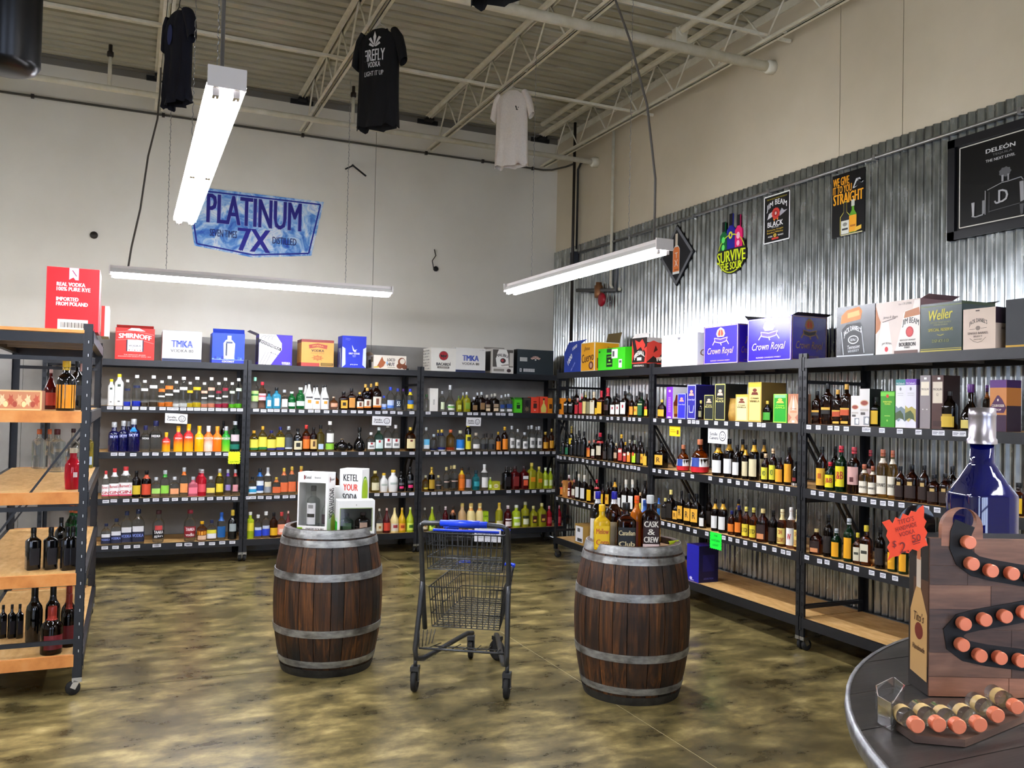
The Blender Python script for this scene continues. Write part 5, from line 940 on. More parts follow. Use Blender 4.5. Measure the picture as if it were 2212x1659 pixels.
put_row(Q2, 'R', 1, 2, N5, [(1429, 958, 20, 'rr'), (1476, 961, 24, 'texf'), (1512, 949, 34, 'texf'), (1552, 957, 23, 'gnw'), (1575, 948, 20, 'gnw'), (1592, 961, 17, 'wdk'), (1604, 949, 15, 'gnc', 1), (1611, 961, 14, 'gnc'), (1629, 949, 19, 'gnc'), (1650, 949, 14, 'gnc', 1), (1654, 980, 16, 'vo'), (1670, 969, 15, 'vo'), (1685, 988, 17, 'orb'), (1704, 966, 17, 'orb'), (1719, 996, 14, 'bkwt')])
put_row(Q2, 'R', 1, 3, N5, [(1420, 1075, 10, 'bl_n'), (1437, 1076, 12, 'dkw'), (1449, 1058, 14, 'dkw'), (1461, 1082, 11, 'rr'), (1472, 1060, 12, 'rr'), (1488, 1066, 15, 'rr'), (1504, 1066, 17, 'rr'), (1518, 1094, 13, 'wdk'), (1532, 1068, 12, 'drk', 1), (1545, 1078, 15, 'gnw'), (1562, 1078, 17, 'gnw'), (1581, 1103, 15, 'orn'), (1595, 1078, 14, 'gnw', 1), (1596, 1092, 15, 'orn'), (1612, 1095, 16, 'ltd'), (1628, 1097, 16, 'ltd'), (1648, 1099, 21, 'emb'), (1670, 1102, 17, 'drk'), (1690, 1100, 19, 'oldf'), (1709, 1096, 18, 'wred'), (1722, 1101, 12, 'oldf')])
put_row(Q3, 'R', 2, 1, N6, [(1765, 845, 16, 'jwb'), (1788, 829, 19, 'jwb'), (1810, 842, 17, 'jwr'), (1829, 830, 19, 'jwr'), (1892, 858, 17, 'smy'), (2051, 845, 26, 'cogy'), (2097, 830, 36, 'cogn'), (2132, 832, 14, 'pcap', 1)])
put_row(Q3, 'R', 2, 2, N6, [(1775, 965, 20, 'wbg'), (1794, 998, 20, 'jbg'), (1804, 964, 16, 'drk', 1), (1817, 963, 21, 'jbg'), (1845, 966, 24, 'grou'), (1867, 1003, 19, 'dew'), (1886, 1007, 18, 'dew'), (1880, 972, 16, 'grou', 1), (1907, 971, 22, 'dew'), (1928, 973, 18, 'dew'), (1945, 1007, 18, 'nkg'), (1970, 1004, 23, 'nkg'), (1996, 1005, 19, 'nkg'), (2018, 1025, 22, 'nkg'), (2042, 1023, 20, 'nkg'), (2057, 1007, 18, 'drk', 1), (2200, 1043, 22, 'smy')])
put_row(Q3, 'R', 2, 3, N6, [(1764, 1142, 22, 'emb'), (1789, 1112, 18, 'drk'), (1807, 1142, 19, 'shld'), (1834, 1120, 20, 'shld'), (1853, 1151, 15, 'bush'), (1871, 1135, 20, 'bush'), (1901, 1138, 19, 'drk'), (1928, 1160, 18, 'shld'), (1952, 1162, 18, 'shld')])
# gift cartons standing on the bottle shelves
def gB(lab, x, yt, wpx, row, col, front=(), **k): return cartB('gift_box', lab, x-wpx/2, x+wpx/2, yt, col, front, dep=.10, zs=ZT[row], group='gift boxes on the bottle shelves', **k)
def gR(lab, x, yt, wpx, row, col, front=(), side=(), dep=.11, ym=900, **k): return cartR('gift_box', lab, x-wpx/2, x+wpx/2, yt, col, front, side, dep=dep, zs=ZT[row], ym=ym, group='gift boxes on the bottle shelves', **k)
gB('tall white gift box on the corner rack upper shelf', 939, 839, 17, 1, 'ebe8e0', [('t', 'PATRON', .5, .4, .62, .08, '6a6a66', .02, 0, PI/2)])
gB('bright green gift box at the corner of the rear rack', 1121, 863, 17, 1, '4ab81c', [('r', .3, .3, .75, .6, '12280e'), ('r', .3, .68, .7, .74, '12280e')], top='open', flap=[('l', .6, .03, '2f7a18'), ('f', -.6, .03, '2f7a18')])
gB('dark patterned gift box between green and red boxes', 1140, 859, 17, 1, '2a2620', [('e', .5, .6, .22, .22, '0d0c0b'), ('p', star(.5, .25, .35, .2, 7, .5), '6a5a40'), ('r', .1, .85, .9, .95, '4a4234')])
gB('coral red gift box with black window', 1157, 858, 17, 1, 'e0452c', [('r', .3, .3, .75, .6, '30100c'), ('r', .3, .68, .7, .73, '30100c'), ('r', .4, .15, .6, .2, 'f0e0d8')])
gB('coral red gift box printed with a yellow bottle', 1176, 857, 17, 1, 'e84a2e', [('p', [(.2, .03), (.8, .03), (.85, .3), (.7, .5), (.58, .58), (.58, .78), (.42, .78), (.42, .58), (.3, .5), (.15, .3)], 'd8cc6a'), ('r', .4, .78, .6, .9, '3a2a1c')])
gB('orange gift box tucked against the rack corner', 1190, 860, 10, 1, 'e88a1c', [('r', .3, .3, .9, .6, '3a200c')])
gB('small yellow green bottle carrier on the third shelf', 1077, 1040, 17, 3, 'b8b82a', [('e', .5, .45, .3, .25, 'e8e0b0'), ('t', 'MARGARITA', .5, .45, .5, .14, '7a4a1c'), ('r', 0, 0, 1, .15, 'd8d83a')])
gB('lime green carrier box on the lowest shelf', 1056, 1105, 12, 4, 'a8cc1c', [('t', 'Cuervo', .5, .75, .8, .14, '2a5a14', .02, .2), ('p', star(.5, .4, .3, .2, 6, .5), 'd8e88a')])
gR('orange gift box at the far end of the metal-wall racks', 1209, 860, 9, 1, 'ec8c1c', [('r', .2, .3, .9, .65, '2a2010')])
gR('orange textured gift box on third shelf, corner rack', 1219, 1038, 8, 3, 'b87a3a', [('p', star(.5, .5, .3, .3, 8, .6), 'd8a868')], ym=1060)
crb = lambda c, t, tc, b: [('o', [(.05, .02), (.95, .02), (.95, .98), (.05, .98), (.05, .02)], .012, b), ('e', .5, .80, .16, .045, c), ('p', [(.3, .75), (.7, .75), (.78, .68), (.22, .68)], c), ('t', 'Crown', .5, .60, .6, .06, tc, .02, .3), ('t', t, .5, .52, .74, .055, tc, .03)] if t else [('o', [(.05, .02), (.95, .02), (.95, .98), (.05, .98), (.05, .02)], .012, b), ('e', .5, .80, .16, .045, c), ('p', [(.3, .75), (.7, .75), (.78, .68), (.22, .68)], c), ('t', 'Crown Royal', .5, .56, .76, .07, tc, .02, .3)]
gR('violet gift box with bottle picture on its side', 1446, 836, 13, 1, '7a2ae0', [('e', .5, .87, .2, .04, 'd0b0ff')] + [('r', .3, .2+.055*i, .7, .235+.055*i, 'b07af0') for i in range(9)] + [('r', .2, .02, .8, .06, 'e8d8ff')], ('R', ('r', 0, 0, 1, 1, 'eceaea'), ('p', [(.1, .05), (.6, .05), (.65, .45), (.4, .6), (.35, .75), (.2, .75), (.15, .6), (.05, .5)], '8a3a14'), ('r', .1, .15, .45, .4, 'e0a040')), dep=.17)
gR('small royal blue gift box with silver border', 1472, 850, 18, 1, '2a28b8', crb('f09a80', '', 'd8d8ff', 'b8bce8'), dep=.1)
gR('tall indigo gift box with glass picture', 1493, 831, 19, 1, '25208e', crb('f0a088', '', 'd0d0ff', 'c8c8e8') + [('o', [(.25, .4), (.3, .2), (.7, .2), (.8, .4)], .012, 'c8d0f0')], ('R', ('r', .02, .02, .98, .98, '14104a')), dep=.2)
gR('small black gift box with gold lettering', 1531, 853, 21, 1, '131a1a', crb('e8b8a0', 'BLACK', 'd8cc7a', 'c8c068'), dep=.1)
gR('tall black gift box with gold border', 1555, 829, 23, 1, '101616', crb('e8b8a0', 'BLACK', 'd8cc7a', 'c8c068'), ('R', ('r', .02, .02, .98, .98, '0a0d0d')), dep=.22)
gR('small cream and gold gift box', 1602, 852, 26, 1, 'e6d596', [('r', 0, .9, 1, 1, 'd8bc4a')]+crb('6a2418', 'VANILLA', '4a3a18', 'c89a2a'), dep=.1)
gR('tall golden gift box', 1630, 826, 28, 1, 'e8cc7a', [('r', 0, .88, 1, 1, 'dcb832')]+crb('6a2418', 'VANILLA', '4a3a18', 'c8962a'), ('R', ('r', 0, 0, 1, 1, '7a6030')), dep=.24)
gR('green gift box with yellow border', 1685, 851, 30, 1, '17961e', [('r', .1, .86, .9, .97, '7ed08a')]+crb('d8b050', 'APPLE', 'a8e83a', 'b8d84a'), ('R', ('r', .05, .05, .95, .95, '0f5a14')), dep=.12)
gR('copper and cream geometric gift box', 1714, 851, 24, 1, 'dca888', [('p', [(.0, .5), (.35, .95), (.5, .6), (.65, .95), (1, .5), (1, 1), (0, 1)], 'a86a4a'), ('p', [(.38, .45), (.5, .98), (.62, .45)], 'f0dcc8'), ('t', 'Crown', .5, .5, .5, .06, '6a2a1c', .02, .3), ('r', .2, .36, .8, .42, 'c88a64'), ('p', [(0, 0), (.35, .2), (0, .35)], 'b8765a'), ('p', [(1, 0), (.65, .2), (1, .35)], 'b8765a'), ('r', .38, .03, .62, .1, 'f4ece4')], dep=.11)
chv = lambda: [('e', .5, .62, .42, .085, 'c8a888'), ('e', .5, .62, .34, .06, '8a3a2c'), ('r', .1, .40, .9, .46, 'b8b0a8'), ('r', .15, .3, .6, .37, '55504c'), ('r', .45, .03, 1, .26, '8f9296'), ('p', [(.62, .08), (.9, .06), (.95, .2), (.78, .24), (.6, .2)], 'e8eaec')]
gR('smaller white gift box with red oval emblem', 1847, 855, 18, 1, 'd9d6d2', chv(), dep=.1)
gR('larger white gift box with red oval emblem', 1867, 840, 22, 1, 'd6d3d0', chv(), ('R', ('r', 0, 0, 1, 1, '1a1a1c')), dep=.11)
gR('bright green gift box beside small yellow bottle', 1917, 845, 30, 1, '2f8c12', [('r', 0, .86, 1, .97, '6ac03a'), ('e', .5, .86, .1, .05, 'c8402a'), ('t', 'WRITERS|'[:7], .5, .70, .66, .045, 'd8e85a', .02), ('t', 'TEARS', .5, .64, .45, .045, 'd8e85a', .02), ('r', .3, .3, .7, .32, 'a8d060'), ('e', .5, .18, .05, .03, 'a8d060')], dep=.11)
mcc = lambda c, k: [('r', 0, .88, 1, 1, c), ('t', 'McClelland\'s', .5, .915, .84, .045, 'e8e8f0', .01), ('e', .5, .80, .1, .035, '8a8a90'), ('r', .2, .70, .8, .72, 'c8c8cc'), ('r', .2, .66, .8, .675, 'c8c8cc'), ('p', [(0, .46), (.3, .40), (.6, .44), (1, .38), (1, .12), (.6, .2), (.3, .12), (0, .2)], k), ('p', [(0, .3), (.5, .36), (.8, .28), (.9, .16), (.4, .2), (0, .14)], '4a5a3a')]
gR('white gift box with teal top and landscape', 1945, 820, 21, 1, 'e4e4e8', mcc('2a7a7a', '7a8a94'), dep=.1)
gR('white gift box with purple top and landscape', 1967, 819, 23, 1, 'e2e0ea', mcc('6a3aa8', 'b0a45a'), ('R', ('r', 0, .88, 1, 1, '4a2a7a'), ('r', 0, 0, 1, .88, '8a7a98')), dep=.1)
gR('grey gift box with cream label', 1998, 811, 22, 1, '8f8688', [('r', .1, .62, .9, .88, 'e6dcc8'), ('t', 'MACALLAN', .5, .74, .7, .04, '5a4a44'), ('e', .3, .36, .08, .012, 'c8c0c0'), ('e', .7, .36, .08, .012, 'c8c0c0'), ('r', .4, .92, .66, .96, 'f0f0ee')], dep=.1)
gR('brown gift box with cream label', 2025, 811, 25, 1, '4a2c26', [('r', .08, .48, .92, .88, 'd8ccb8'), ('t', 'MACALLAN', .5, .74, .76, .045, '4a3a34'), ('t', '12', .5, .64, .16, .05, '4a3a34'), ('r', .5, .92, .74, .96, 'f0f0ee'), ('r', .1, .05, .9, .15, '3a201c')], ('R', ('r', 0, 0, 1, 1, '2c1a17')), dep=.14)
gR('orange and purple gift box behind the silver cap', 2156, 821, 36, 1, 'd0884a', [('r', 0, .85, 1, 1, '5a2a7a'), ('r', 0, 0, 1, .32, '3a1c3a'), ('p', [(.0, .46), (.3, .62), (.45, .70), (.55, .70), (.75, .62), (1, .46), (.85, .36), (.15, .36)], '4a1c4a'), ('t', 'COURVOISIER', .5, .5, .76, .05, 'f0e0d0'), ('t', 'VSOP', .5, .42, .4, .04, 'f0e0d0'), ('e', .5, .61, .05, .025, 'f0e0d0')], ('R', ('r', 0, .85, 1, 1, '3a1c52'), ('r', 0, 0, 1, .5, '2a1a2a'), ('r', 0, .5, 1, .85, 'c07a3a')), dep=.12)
# things on the lowest boards of the metal-wall racks
gR('brown carton with white shipping label on lowest shelf', 1256, 1134, 28, 4, 'a5813e', [('r', .05, .1, .62, .9, 'e8e8ec'), ('r', .2, .62, .4, .8, '5a5a5c'), ('r', .2, .14, .56, .3, '3a3a3c')], dep=.3, ym=1150)
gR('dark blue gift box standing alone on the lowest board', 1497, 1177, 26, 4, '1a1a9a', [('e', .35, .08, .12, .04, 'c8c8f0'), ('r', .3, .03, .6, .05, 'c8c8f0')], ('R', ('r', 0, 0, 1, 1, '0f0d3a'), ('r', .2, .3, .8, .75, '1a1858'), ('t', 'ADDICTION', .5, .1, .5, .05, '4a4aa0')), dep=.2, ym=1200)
for rk_, row_, xs_ in ((Q2, 1, (.20, .32, .46, .60, .72, .84, .97, 1.10, 1.24, 1.40, 1.55, 1.72)), (Q3, 1, (.42, .58, .72, .86, 1.0, 1.12, 1.26, 1.42)), (Q2, 2, (.16, .27, .52)), (B2, 3, (.03,)), (B1, 4, (1.06, 1.28, 1.36))):
    for x_ in xs_: price_tag(rk_, x_, ZT[row_]-.022, .045 if rk_ in (Q2, Q3) else .058)
# cloth pouch
p = atx(1586, 905, XR+.10); hb = atx(1580, 861, XR+.10).z-ZT[1]; o = tag(empty('cloth_pouch', (XR+.10, p.y, ZT[1]+.001), -PI/2), 'gold cloth drawstring pouch between black and cream gift boxes', 'pouch')
mb = MB(); vs = []; n = 14
for r_, z in ((.0, 0), (.062, .0), (.07, .05), (.066, .12), (.045, .17), (.03, hb*.82), (.045, hb*.95), (.05, hb)):
    for j in range(n):
        a = 2*PI*j/n; q = r_*(1+.10*math.sin(j*5+z*40)); vs.append((math.cos(a)*q*1.05, math.sin(a)*q*.6, z))
mb.add(vs, [(i*n+j, i*n+(j+1) % n, (i+1)*n+(j+1) % n, (i+1)*n+j) for i in range(7) for j in range(n)], 0, True); mb.build('bag', mat('gold_cloth', 'a8843a', .6, noise=.2, nscale=30), o)
MB().tube([(.034*math.cos(a*.6), .022*math.sin(a*.6), hb*.82) for a in range(11)], .004, 5, closed=True).build('drawstring', mat('cord_gold', 'e0c068', .5), o)
# bottles on the free-standing wooden rack
NW = 'free standing wooden rack'
def nb(x, y, yt, wpx, st, row, lab, nm='liquor_bottle'):
    z = ZT[row]; p = atz(x, y, z)
    if row == 1: p = aty(x, y, 5.5+(890-y)*.04)
    p = aty(x, y, min(7.36, max(5.58, p.y))); d = (p-CAM).dot(FWD); h = aty(x, yt, p.y).z-z; w_ = wpx/FPX*d
    o = bottle((max(-.76, min(p.x, -.245-w_*.5)), p.y, z+.0004), w_, h, st, .35, name=nm); return tag(o, lab, 'bottle', 'bottles on the '+NW)
A = aty(-8, 880, 5.66); B = aty(90, 880, 5.66)
carton('gift_chest', 'ornate copper coloured metal chest on the wooden rack', (A.x, 5.66, ZT[1]), (B.x-A.x, 0, 0), (0, .2, 0), .2, aty(50, 843, 5.66).z-ZT[1], 'd08a5c', [('o', [(.02, .04), (.98, .04), (.98, .96), (.02, .96), (.02, .04)], .04, 'f0c890')]+[('p', star(.12+.19*i, .5, .08, .34, 6, .55, i), ('f6d8a8', 'b8543a', 'f0b888')[i % 3]) for i in range(5)]+[('e', .2+.2*i, .3, .05, .15, ('f4e4a8', 'a84a34')[i % 2]) for i in range(4)], rough=.3)
nb(141, 884, 775, 38, 'orgl', 1, 'glossy black bottle with orange side stripes on wooden rack')
nb(184, 872, 786, 30, 'plum', 1, 'dark plum bottle with pale stripes beside upright of wooden rack')
nb(108, 872, 798, 26, 'mixd', 1, 'maroon bottle standing behind the orange striped bottle')
nb(165, 874, 780, 26, 'bigbk', 1, 'large black bottle behind plum striped bottle on wooden rack')
for x, y, yt, wp, st, lb in ((83, 1001, 927, 24, 'sqor', 'tall clear square bottle with orange cap, away from the upright'), (105, 1001, 927, 20, 'sqor', 'tall clear square bottle with orange cap, beside heavy brown capped bottle'), (121, 1019, 927, 30, 'decl', 'heavy clear square bottle with brown cap on wooden rack'), (156, 1012, 926, 34, 'rdec', 'round clear decanter with brown cap behind the brace'), (184, 1056, 968, 33, 'redjar', 'bright red jar bottle beside rack upright'), (186, 1000, 922, 24, 'rumc', 'clear bottle with yellow neck behind red jar')):
    nb(x, y, yt, wp, st, 2, lb)
for i, (x, y, yt, wp, st, lb) in enumerate(((70, 1230, 1140, 27, 'sqblk', 'first tall black square bottle along the rack board'), (108, 1229, 1139, 26, 'sqblk', 'second tall black square bottle along the rack board'), (143, 1231, 1138, 22, 'sqblk', 'third tall black square bottle, nearest the lettered upright'), (171, 1229, 1137, 22, 'sqblk', 'fourth tall black square bottle beside the upright'),
        (152, 1200, 1092, 26, 'grnb', 'green bottle with copper cap behind black square bottles'), (184, 1204, 1092, 26, 'grnb', 'green bottle with copper cap beside the upright'), (130, 1205, 1118, 24, 'bigbk', 'large glossy black bottle behind the square black bottles'))):
    nb(x, y, yt, wp, st, 3, lb)
for x, y, yt, wp, st, lb in ((5, 1378, 1307, 14, 'sqblk', 'black half bottle in the row, at the frame edge'), (24, 1378, 1306, 14, 'sqblk', 'second black half bottle in the low row'), (41, 1378, 1305, 14, 'sqblk', 'third black half bottle in the low row'), (72, 1386, 1264, 33, 'wine', 'black wine bottle on low board of wooden rack'), (110, 1412, 1310, 44, 'winer', 'large dark wine bottle in front on low board'), (112, 1380, 1262, 30, 'wine', 'tall black wine bottle behind large dark one'),
        (146, 1392, 1266, 30, 'winer', 'dark wine bottle with red band beside tall black one'), (167, 1394, 1282, 30, 'winer', 'large dark wine bottle beside the rack upright')):
    nb(x, y, yt, wp, st, 4, lb)
# ================================================================== BARRELS
M_stave = texmat('charred_oak', [(.2, '0c0703'), (.42, '2a1608'), (.58, '54300f'), (.78, '8a5420')], scale=(14, 14, 1.1), nscale=2.2, detail=8, rough=(.45, .75), bump=.25, dist=1.2, rand=.35, second=(2.2, .48, .66, '120b06'))
M_hoop = texmat('worn_hoop', [(.3, '6f7070'), (.5, '9a9b9a'), (.68, 'b9bab8'), (.8, '7a756c')], scale=(3, 3, 8), nscale=4, detail=7, rough=(.35, .6), metal=.75, bump=.08, second=(5, .55, .72, '4a4640'))
M_hoopd = texmat('rusty_hoop', [(.3, '232220'), (.6, '3d3b36'), (.8, '55514a')], nscale=8, rough=(.5, .7), metal=.5, bump=.1)
M_head = texmat('oak_head', [(.3, '6a4a2a'), (.6, '8f6a40'), (.8, 'a8804e')], scale=(1, 8, 1), nscale=5, rough=(.5, .7), bump=.1)
BR = {}
def barrel(lab, cx, cy, rz):
    H, R1, R2 = .90, .278, .345; o = tag(empty('barrel', (cx, cy, 0), rz), lab, 'barrel', 'old oak barrels')
    def rad(z): t = z/H*2-1; return R1+(R2-R1)*(1-abs(t)**2.1)
    ns = 22; rnd = random.Random(3)
    cuts = [0]; ws = [rnd.uniform(.75, 1.3) for _ in range(ns)]; tot = sum(ws)
    for w_ in ws: cuts.append(cuts[-1]+w_/tot*2*PI)
    for i in range(ns):
        a0, a1 = cuts[i]+.006, cuts[i+1]-.006; b = MB(); nz = 12; vs = []
        if ('st', i) not in BR:
            for k in range(nz+1):
                z = H*k/nz; r = rad(z)+.0008*rnd.uniform(-1, 1)
                for a, rr in ((a0, r), ((a0+a1)/2, r+.003), (a1, r), (a1, r-.026), (a0, r-.026)): vs.append((math.cos(a)*rr, math.sin(a)*rr, z))
            fs = [(k*5+j, k*5+(j+1) % 5, (k+1)*5+(j+1) % 5, (k+1)*5+j) for k in range(nz) for j in range(5)]+[(4, 3, 2, 1, 0), tuple(nz*5+j for j in range(5))]
            b.add(vs, fs); BR['st', i] = b.build('stave', M_stave, o).data
        else: link('stave', BR['st', i], o)
    for q, (t0, t1, m) in enumerate(((0, .055, M_hoop), (.068, .112, M_hoop), (.288, .338, M_hoop), (.668, .718, M_hoop), (.885, .93, M_hoop), (.947, 1, M_hoopd))):
        if ('h', q) not in BR:
            z0, z1 = H*(1-t1), H*(1-t0); pr = [(rad(z0)+.001, z0), (rad(z0)+.006, z0), (rad((z0+z1)/2)+.0065, (z0+z1)/2), (rad(z1)+.006, z1), (rad(z1)+.001, z1)]
            b = MB().lathe(pr, 64, smooth=False); b.box((rad(z0)+.002, -.03, z0+.008), (rad(z0)+.009, .03, z1-.008)); BR['h', q] = b.build('hoop', m, o).data
        else: link('hoop', BR['h', q], o)
    for z, nm in ((.862, 'head_board'), (.03, 'head_board')):
        for k in range(6):
            y0, y1 = -.252+k*.084+.001, -.252+(k+1)*.084-.001; pts = []
            n = 6; R = .252
            lo = [(-math.sqrt(max(0, R*R-y*y)), y) for y in [y0+(y1-y0)*i/n for i in range(n+1)]]; hi = [(-x, y) for x, y in lo][::-1]; poly = hi[::-1]+lo[::-1]
            MB().prism(poly, lambda u, v, t: (u, v, z-.018+t), .018).build(nm, M_head, o)
    return o
HZ = .862
C1, C2 = Vector((1.215, 5.604, 0)), Vector((2.813, 4.484, 0))
barrel('oak barrel carrying white gift boxes', C1.x, C1.y, .3)
barrel('oak barrel carrying whiskey bottles', C2.x, C2.y, 1.4)
RH, FH = Vector((math.cos(YAW), -math.sin(YAW), 0)), Vector((math.sin(YAW), math.cos(YAW), 0))
def on_barrel(C, px, dy, z=HZ):
    c = C+Vector((0, 0, z)); d0 = (c-CAM).dot(FWD); pc = IMW/2+FPX*((c-CAM).dot(RGT))/d0
    P = c+FH*dy; d = (P-CAM).dot(FWD); return P+RH*((px-IMW/2)/FPX*d-(P-CAM).dot(RGT))
def bb(C, px, dy, yt, wpx, st, lab, rz=.5):
    P = on_barrel(C, px, dy); d = (P-CAM).dot(FWD); h = aty(px, yt, P.y).z-HZ
    return tag(bottle((P.x, P.y, HZ+.0004), wpx/FPX*d*1.1, h, st, -YAW+rz*0, name='liquor_bottle'), lab, 'bottle', 'bottles on the barrel head')
bb(C2, 1299, -.13, 1090, 31, 'yelc', 'yellow label corn whiskey bottle with yellow cap on barrel')
bb(C2, 1290, .06, 1062, 29, 'bluecw', 'dark bottle with royal blue cap and white label on barrel')
bb(C2, 1325, -.02, 1062, 29, 'bluec', 'amber bottle with royal blue cap behind yellow label bottle')
bb(C2, 1351, -.14, 1086, 37, 'bkcan', 'black label whisky bottle with black cap on barrel')
bb(C2, 1374, -.05, 1071, 25, 'fierce', 'orange red textured bottle with orange cap on barrel')
bb(C2, 1403, -.12, 1070, 36, 'cask', 'amber bottle with large white lettering and clear stopper on barrel')
bb(C2, 1392, .1, 1080, 22, 'bl_n', 'clear bottle with blue neck at back of barrel')
bb(C2, 1413, .05, 1086, 24, 'honey', 'amber bottle with gold cork behind lettered bottle on barrel')
tgf = plane_f(atx(1449, 1200, 3.03)+Vector((0, 0, 0)), RH*.075, Vector((0, 0, 1))*.155, -FH)
pg = on_barrel(C2, 1450, -.02, .74); o = tag(empty('price_card', pg), 'neon yellow zigzag price card on the barrel rim', 'sign', 'neon price cards')
f = plane_f((0, 0, 0), RH*.062+Vector((0, 0, .008)), Vector((0, 0, .16))-RH*.02, -FH)
zz = [(0.06*(i % 2), i/10) for i in range(11)]; poly = [(.06*(i % 2), i/12) for i in range(13)]; poly = [(1-.08*(i % 2), i/12) for i in range(13)]+[(.08*(i % 2), 1-i/12) for i in range(13)]
MB().prism(poly, f, .001).build('card', mat('neon_yellow', 'd8f01c', .5), o); art([('t', 'JACK', .5, .78, .5, .08, '4a5a14', .0, .2), ('t', 'DANIELS', .5, .62, .66, .07, '4a5a14', .0, .1), ('t', 'RYE', .5, .40, .4, .10, '3a4a10', .02), ('t', '750', .5, .2, .3, .08, '3a4a10', .02)], f, 'lettering', o, start=3)
# gift boxes with windows on the first barrel
M_card = mat('white_card', 'f2f2ef', .45); M_pane = panemat('clear_pane')
def window_box(lab, P, al, W, D, H, win, items, fr=(), sd=(), inner='b9bcb4', sideL=False):
    ex, ey = Vector((math.cos(al), math.sin(al), 0)), Vector((-math.sin(al), math.cos(al), 0)); o = empty('gift_box', P); up = Vector((0, 0, 1)); t = .004
    def bx(b, u0, v0, z0, u1, v1, z1):
        b.add([ex*u+ey*v+up*z for z in (z0, z1) for u, v in ((u0, v0), (u1, v0), (u1, v1), (u0, v1))], [(0, 3, 2, 1), (4, 5, 6, 7), (0, 1, 5, 4), (1, 2, 6, 5), (2, 3, 7, 6), (3, 0, 4, 7)])
    b = MB(); bx(b, 0, 0, 0, W, D, t); bx(b, 0, 0, H-t, W, D, H); bx(b, 0, 0, t, t, D, H-t); bx(b, W-t, 0, t, W, D, H-t)
    u0, v0, u1, v1 = win[0]*W, win[1]*H, win[2]*W, win[3]*H
    bx(b, t, 0, t, u0, t, H-t); bx(b, u1, 0, t, W-t, t, H-t); bx(b, u0, 0, t, u1, t, v0); bx(b, u0, 0, v1, u1, t, H-t)
    b.build('carton_body', M_card, o); b = MB(); bx(b, t, D-t, t, W-t, D, H-t); b.build('back_panel', ink(inner), o)
    b = MB(); bx(b, u0, t*.4, v0, u1, t*.6, v1); b.build('window_pane', M_pane, o)
    if fr: art(fr, plane_f((0, 0, 0), ex*W, up*H, -ey), 'front_print', o)
    if sd: art(sd, plane_f(ey*D, -ey*D, up*H, -ex) if sideL else plane_f(ex*W, ey*D, up*H, ex), 'side_print', o)
    for (u, h_, w_, st, lb) in items:
        q = Vector(P)+ex*(u*W)+ey*(D*.5)+up*(t+.0005); tag(bottle(q, w_, h_, st, al), lb, 'bottle')
    return tag(o, lab, 'box', 'white gift boxes on the barrel')
ST['ketel'] = ('tall', 'clear', '17171a', [(.14, .62, 'f0f0f0', 1.5), (.50, .58, '9a9a9a', .8), (.30, .38, '2a2a2a', 1.2)], 'clear bottle')
ST['soda'] = ('wine', 'clear', '8a8a8c', [(.2, .48, '3a2a34', 2.0)], 'small bottle')
ST['dkfl'] = ('flask', 'dkgreen', '1a1a14', [(.1, .5, '3a5a34', 1.2)], 'green flask'); ST['brfl'] = ('flask', 'dark', '2a1812', [(.06, .5, 'c8a890', .9)], 'brown flask')
lime = lambda cx, cy, r: [('e', cx, cy, r, r*.62, '4a9a1c'), ('e', cx, cy, r*.9, r*.56, 'd8e88a'), ('e', cx, cy, r*.8, r*.5, 'a8cc2c')]
P1 = on_barrel(C1, 641, -.06)
window_box('tall white gift box with window showing a clear bottle', P1, -.62, .205, .12, aty(641, 1020, P1.y).z-HZ, (.05, .10, .93, .83), [(.40, .285, .085, 'ketel', 'clear bottle with white label inside the tall window box'), (.82, .22, .05, 'soda', 'small bottle with dark label inside the tall window box')],
           [('t', 'Ketel', .34, .92, .2, .05, '2a2a2a', .02), ('r', .2, .885, .235, .955, '8a1c1c'), ('t', 'Botanical', .66, .92, .2, .03, '8a8a88'), ('r', 0, 0, .18, .07, '8ac01c'), ('t', 'ENJOY YOURS', .6, .045, .6, .045, '3a3a3a')], [('t', 'SMOOTH YOUR', .52, .48, 1.6, .20, '22221f', .03, 0, -PI/2), ('r', .25, .84, .32, .93, '7a1c1c'), ('t', 'Ketel', .58, .885, .5, .04, '2a2a2a', .02)]+lime(.75, .12, .3))
P2 = on_barrel(C1, 731, .06); h2 = aty(731, 1013, P2.y).z-HZ; al = -.62
carton('gift_box', 'white gift box with soda slogan and lime picture', P2, Vector((math.cos(al), math.sin(al), 0))*.155, Vector((-math.sin(al), math.cos(al), 0))*.13, .13, h2, 'f2f2ee',
       [('t', 'KETEL', .5, .86, .66, .11, '1c1c1c', .03), ('t', 'YOUR', .5, .70, .66, .11, 'd83a20', .03), ('t', 'SODA.', .5, .54, .70, .11, '1c1c1c', .03), ('p', [(.1, .25), (.25, .33), (.3, .42), (.36, .32), (.6, .28), (.5, .22), (.3, .26)], '3f8a2a'), ('p', [(.15, .2), (.3, .3), (.28, .2)], '2a6a1c')], ('R', *lime(.42, .62, .42)), group='white gift boxes on the barrel')
P3 = on_barrel(C1, 728, -.16)
window_box('low white gift box with window and green print', P3, -.10, .235, .12, aty(728, 1082, P3.y).z-HZ, (.08, .10, .92, .76), [(.28, .12, .085, 'dkfl', 'green flask inside the low window box'), (.72, .125, .10, 'brfl', 'brown flask inside the low window box')],
           [('o', [(.07, .09), (.93, .09), (.93, .77), (.07, .77), (.07, .09)], .012, '8a9a5a'), ('t', 'A', .5, .87, .03, .05, '6a6a66'), ('r', .3, .0, .5, .10, '3a9a2c'), ('r', .5, .0, .64, .12, 'c89a5a')], [('r', 0, 0, 1, .36, '1fae1c'), ('p', [(0, .36), (1, .36), (1, .5), (0, .42)], 'dff0d8')], sideL=True, inner='6a6a5c')
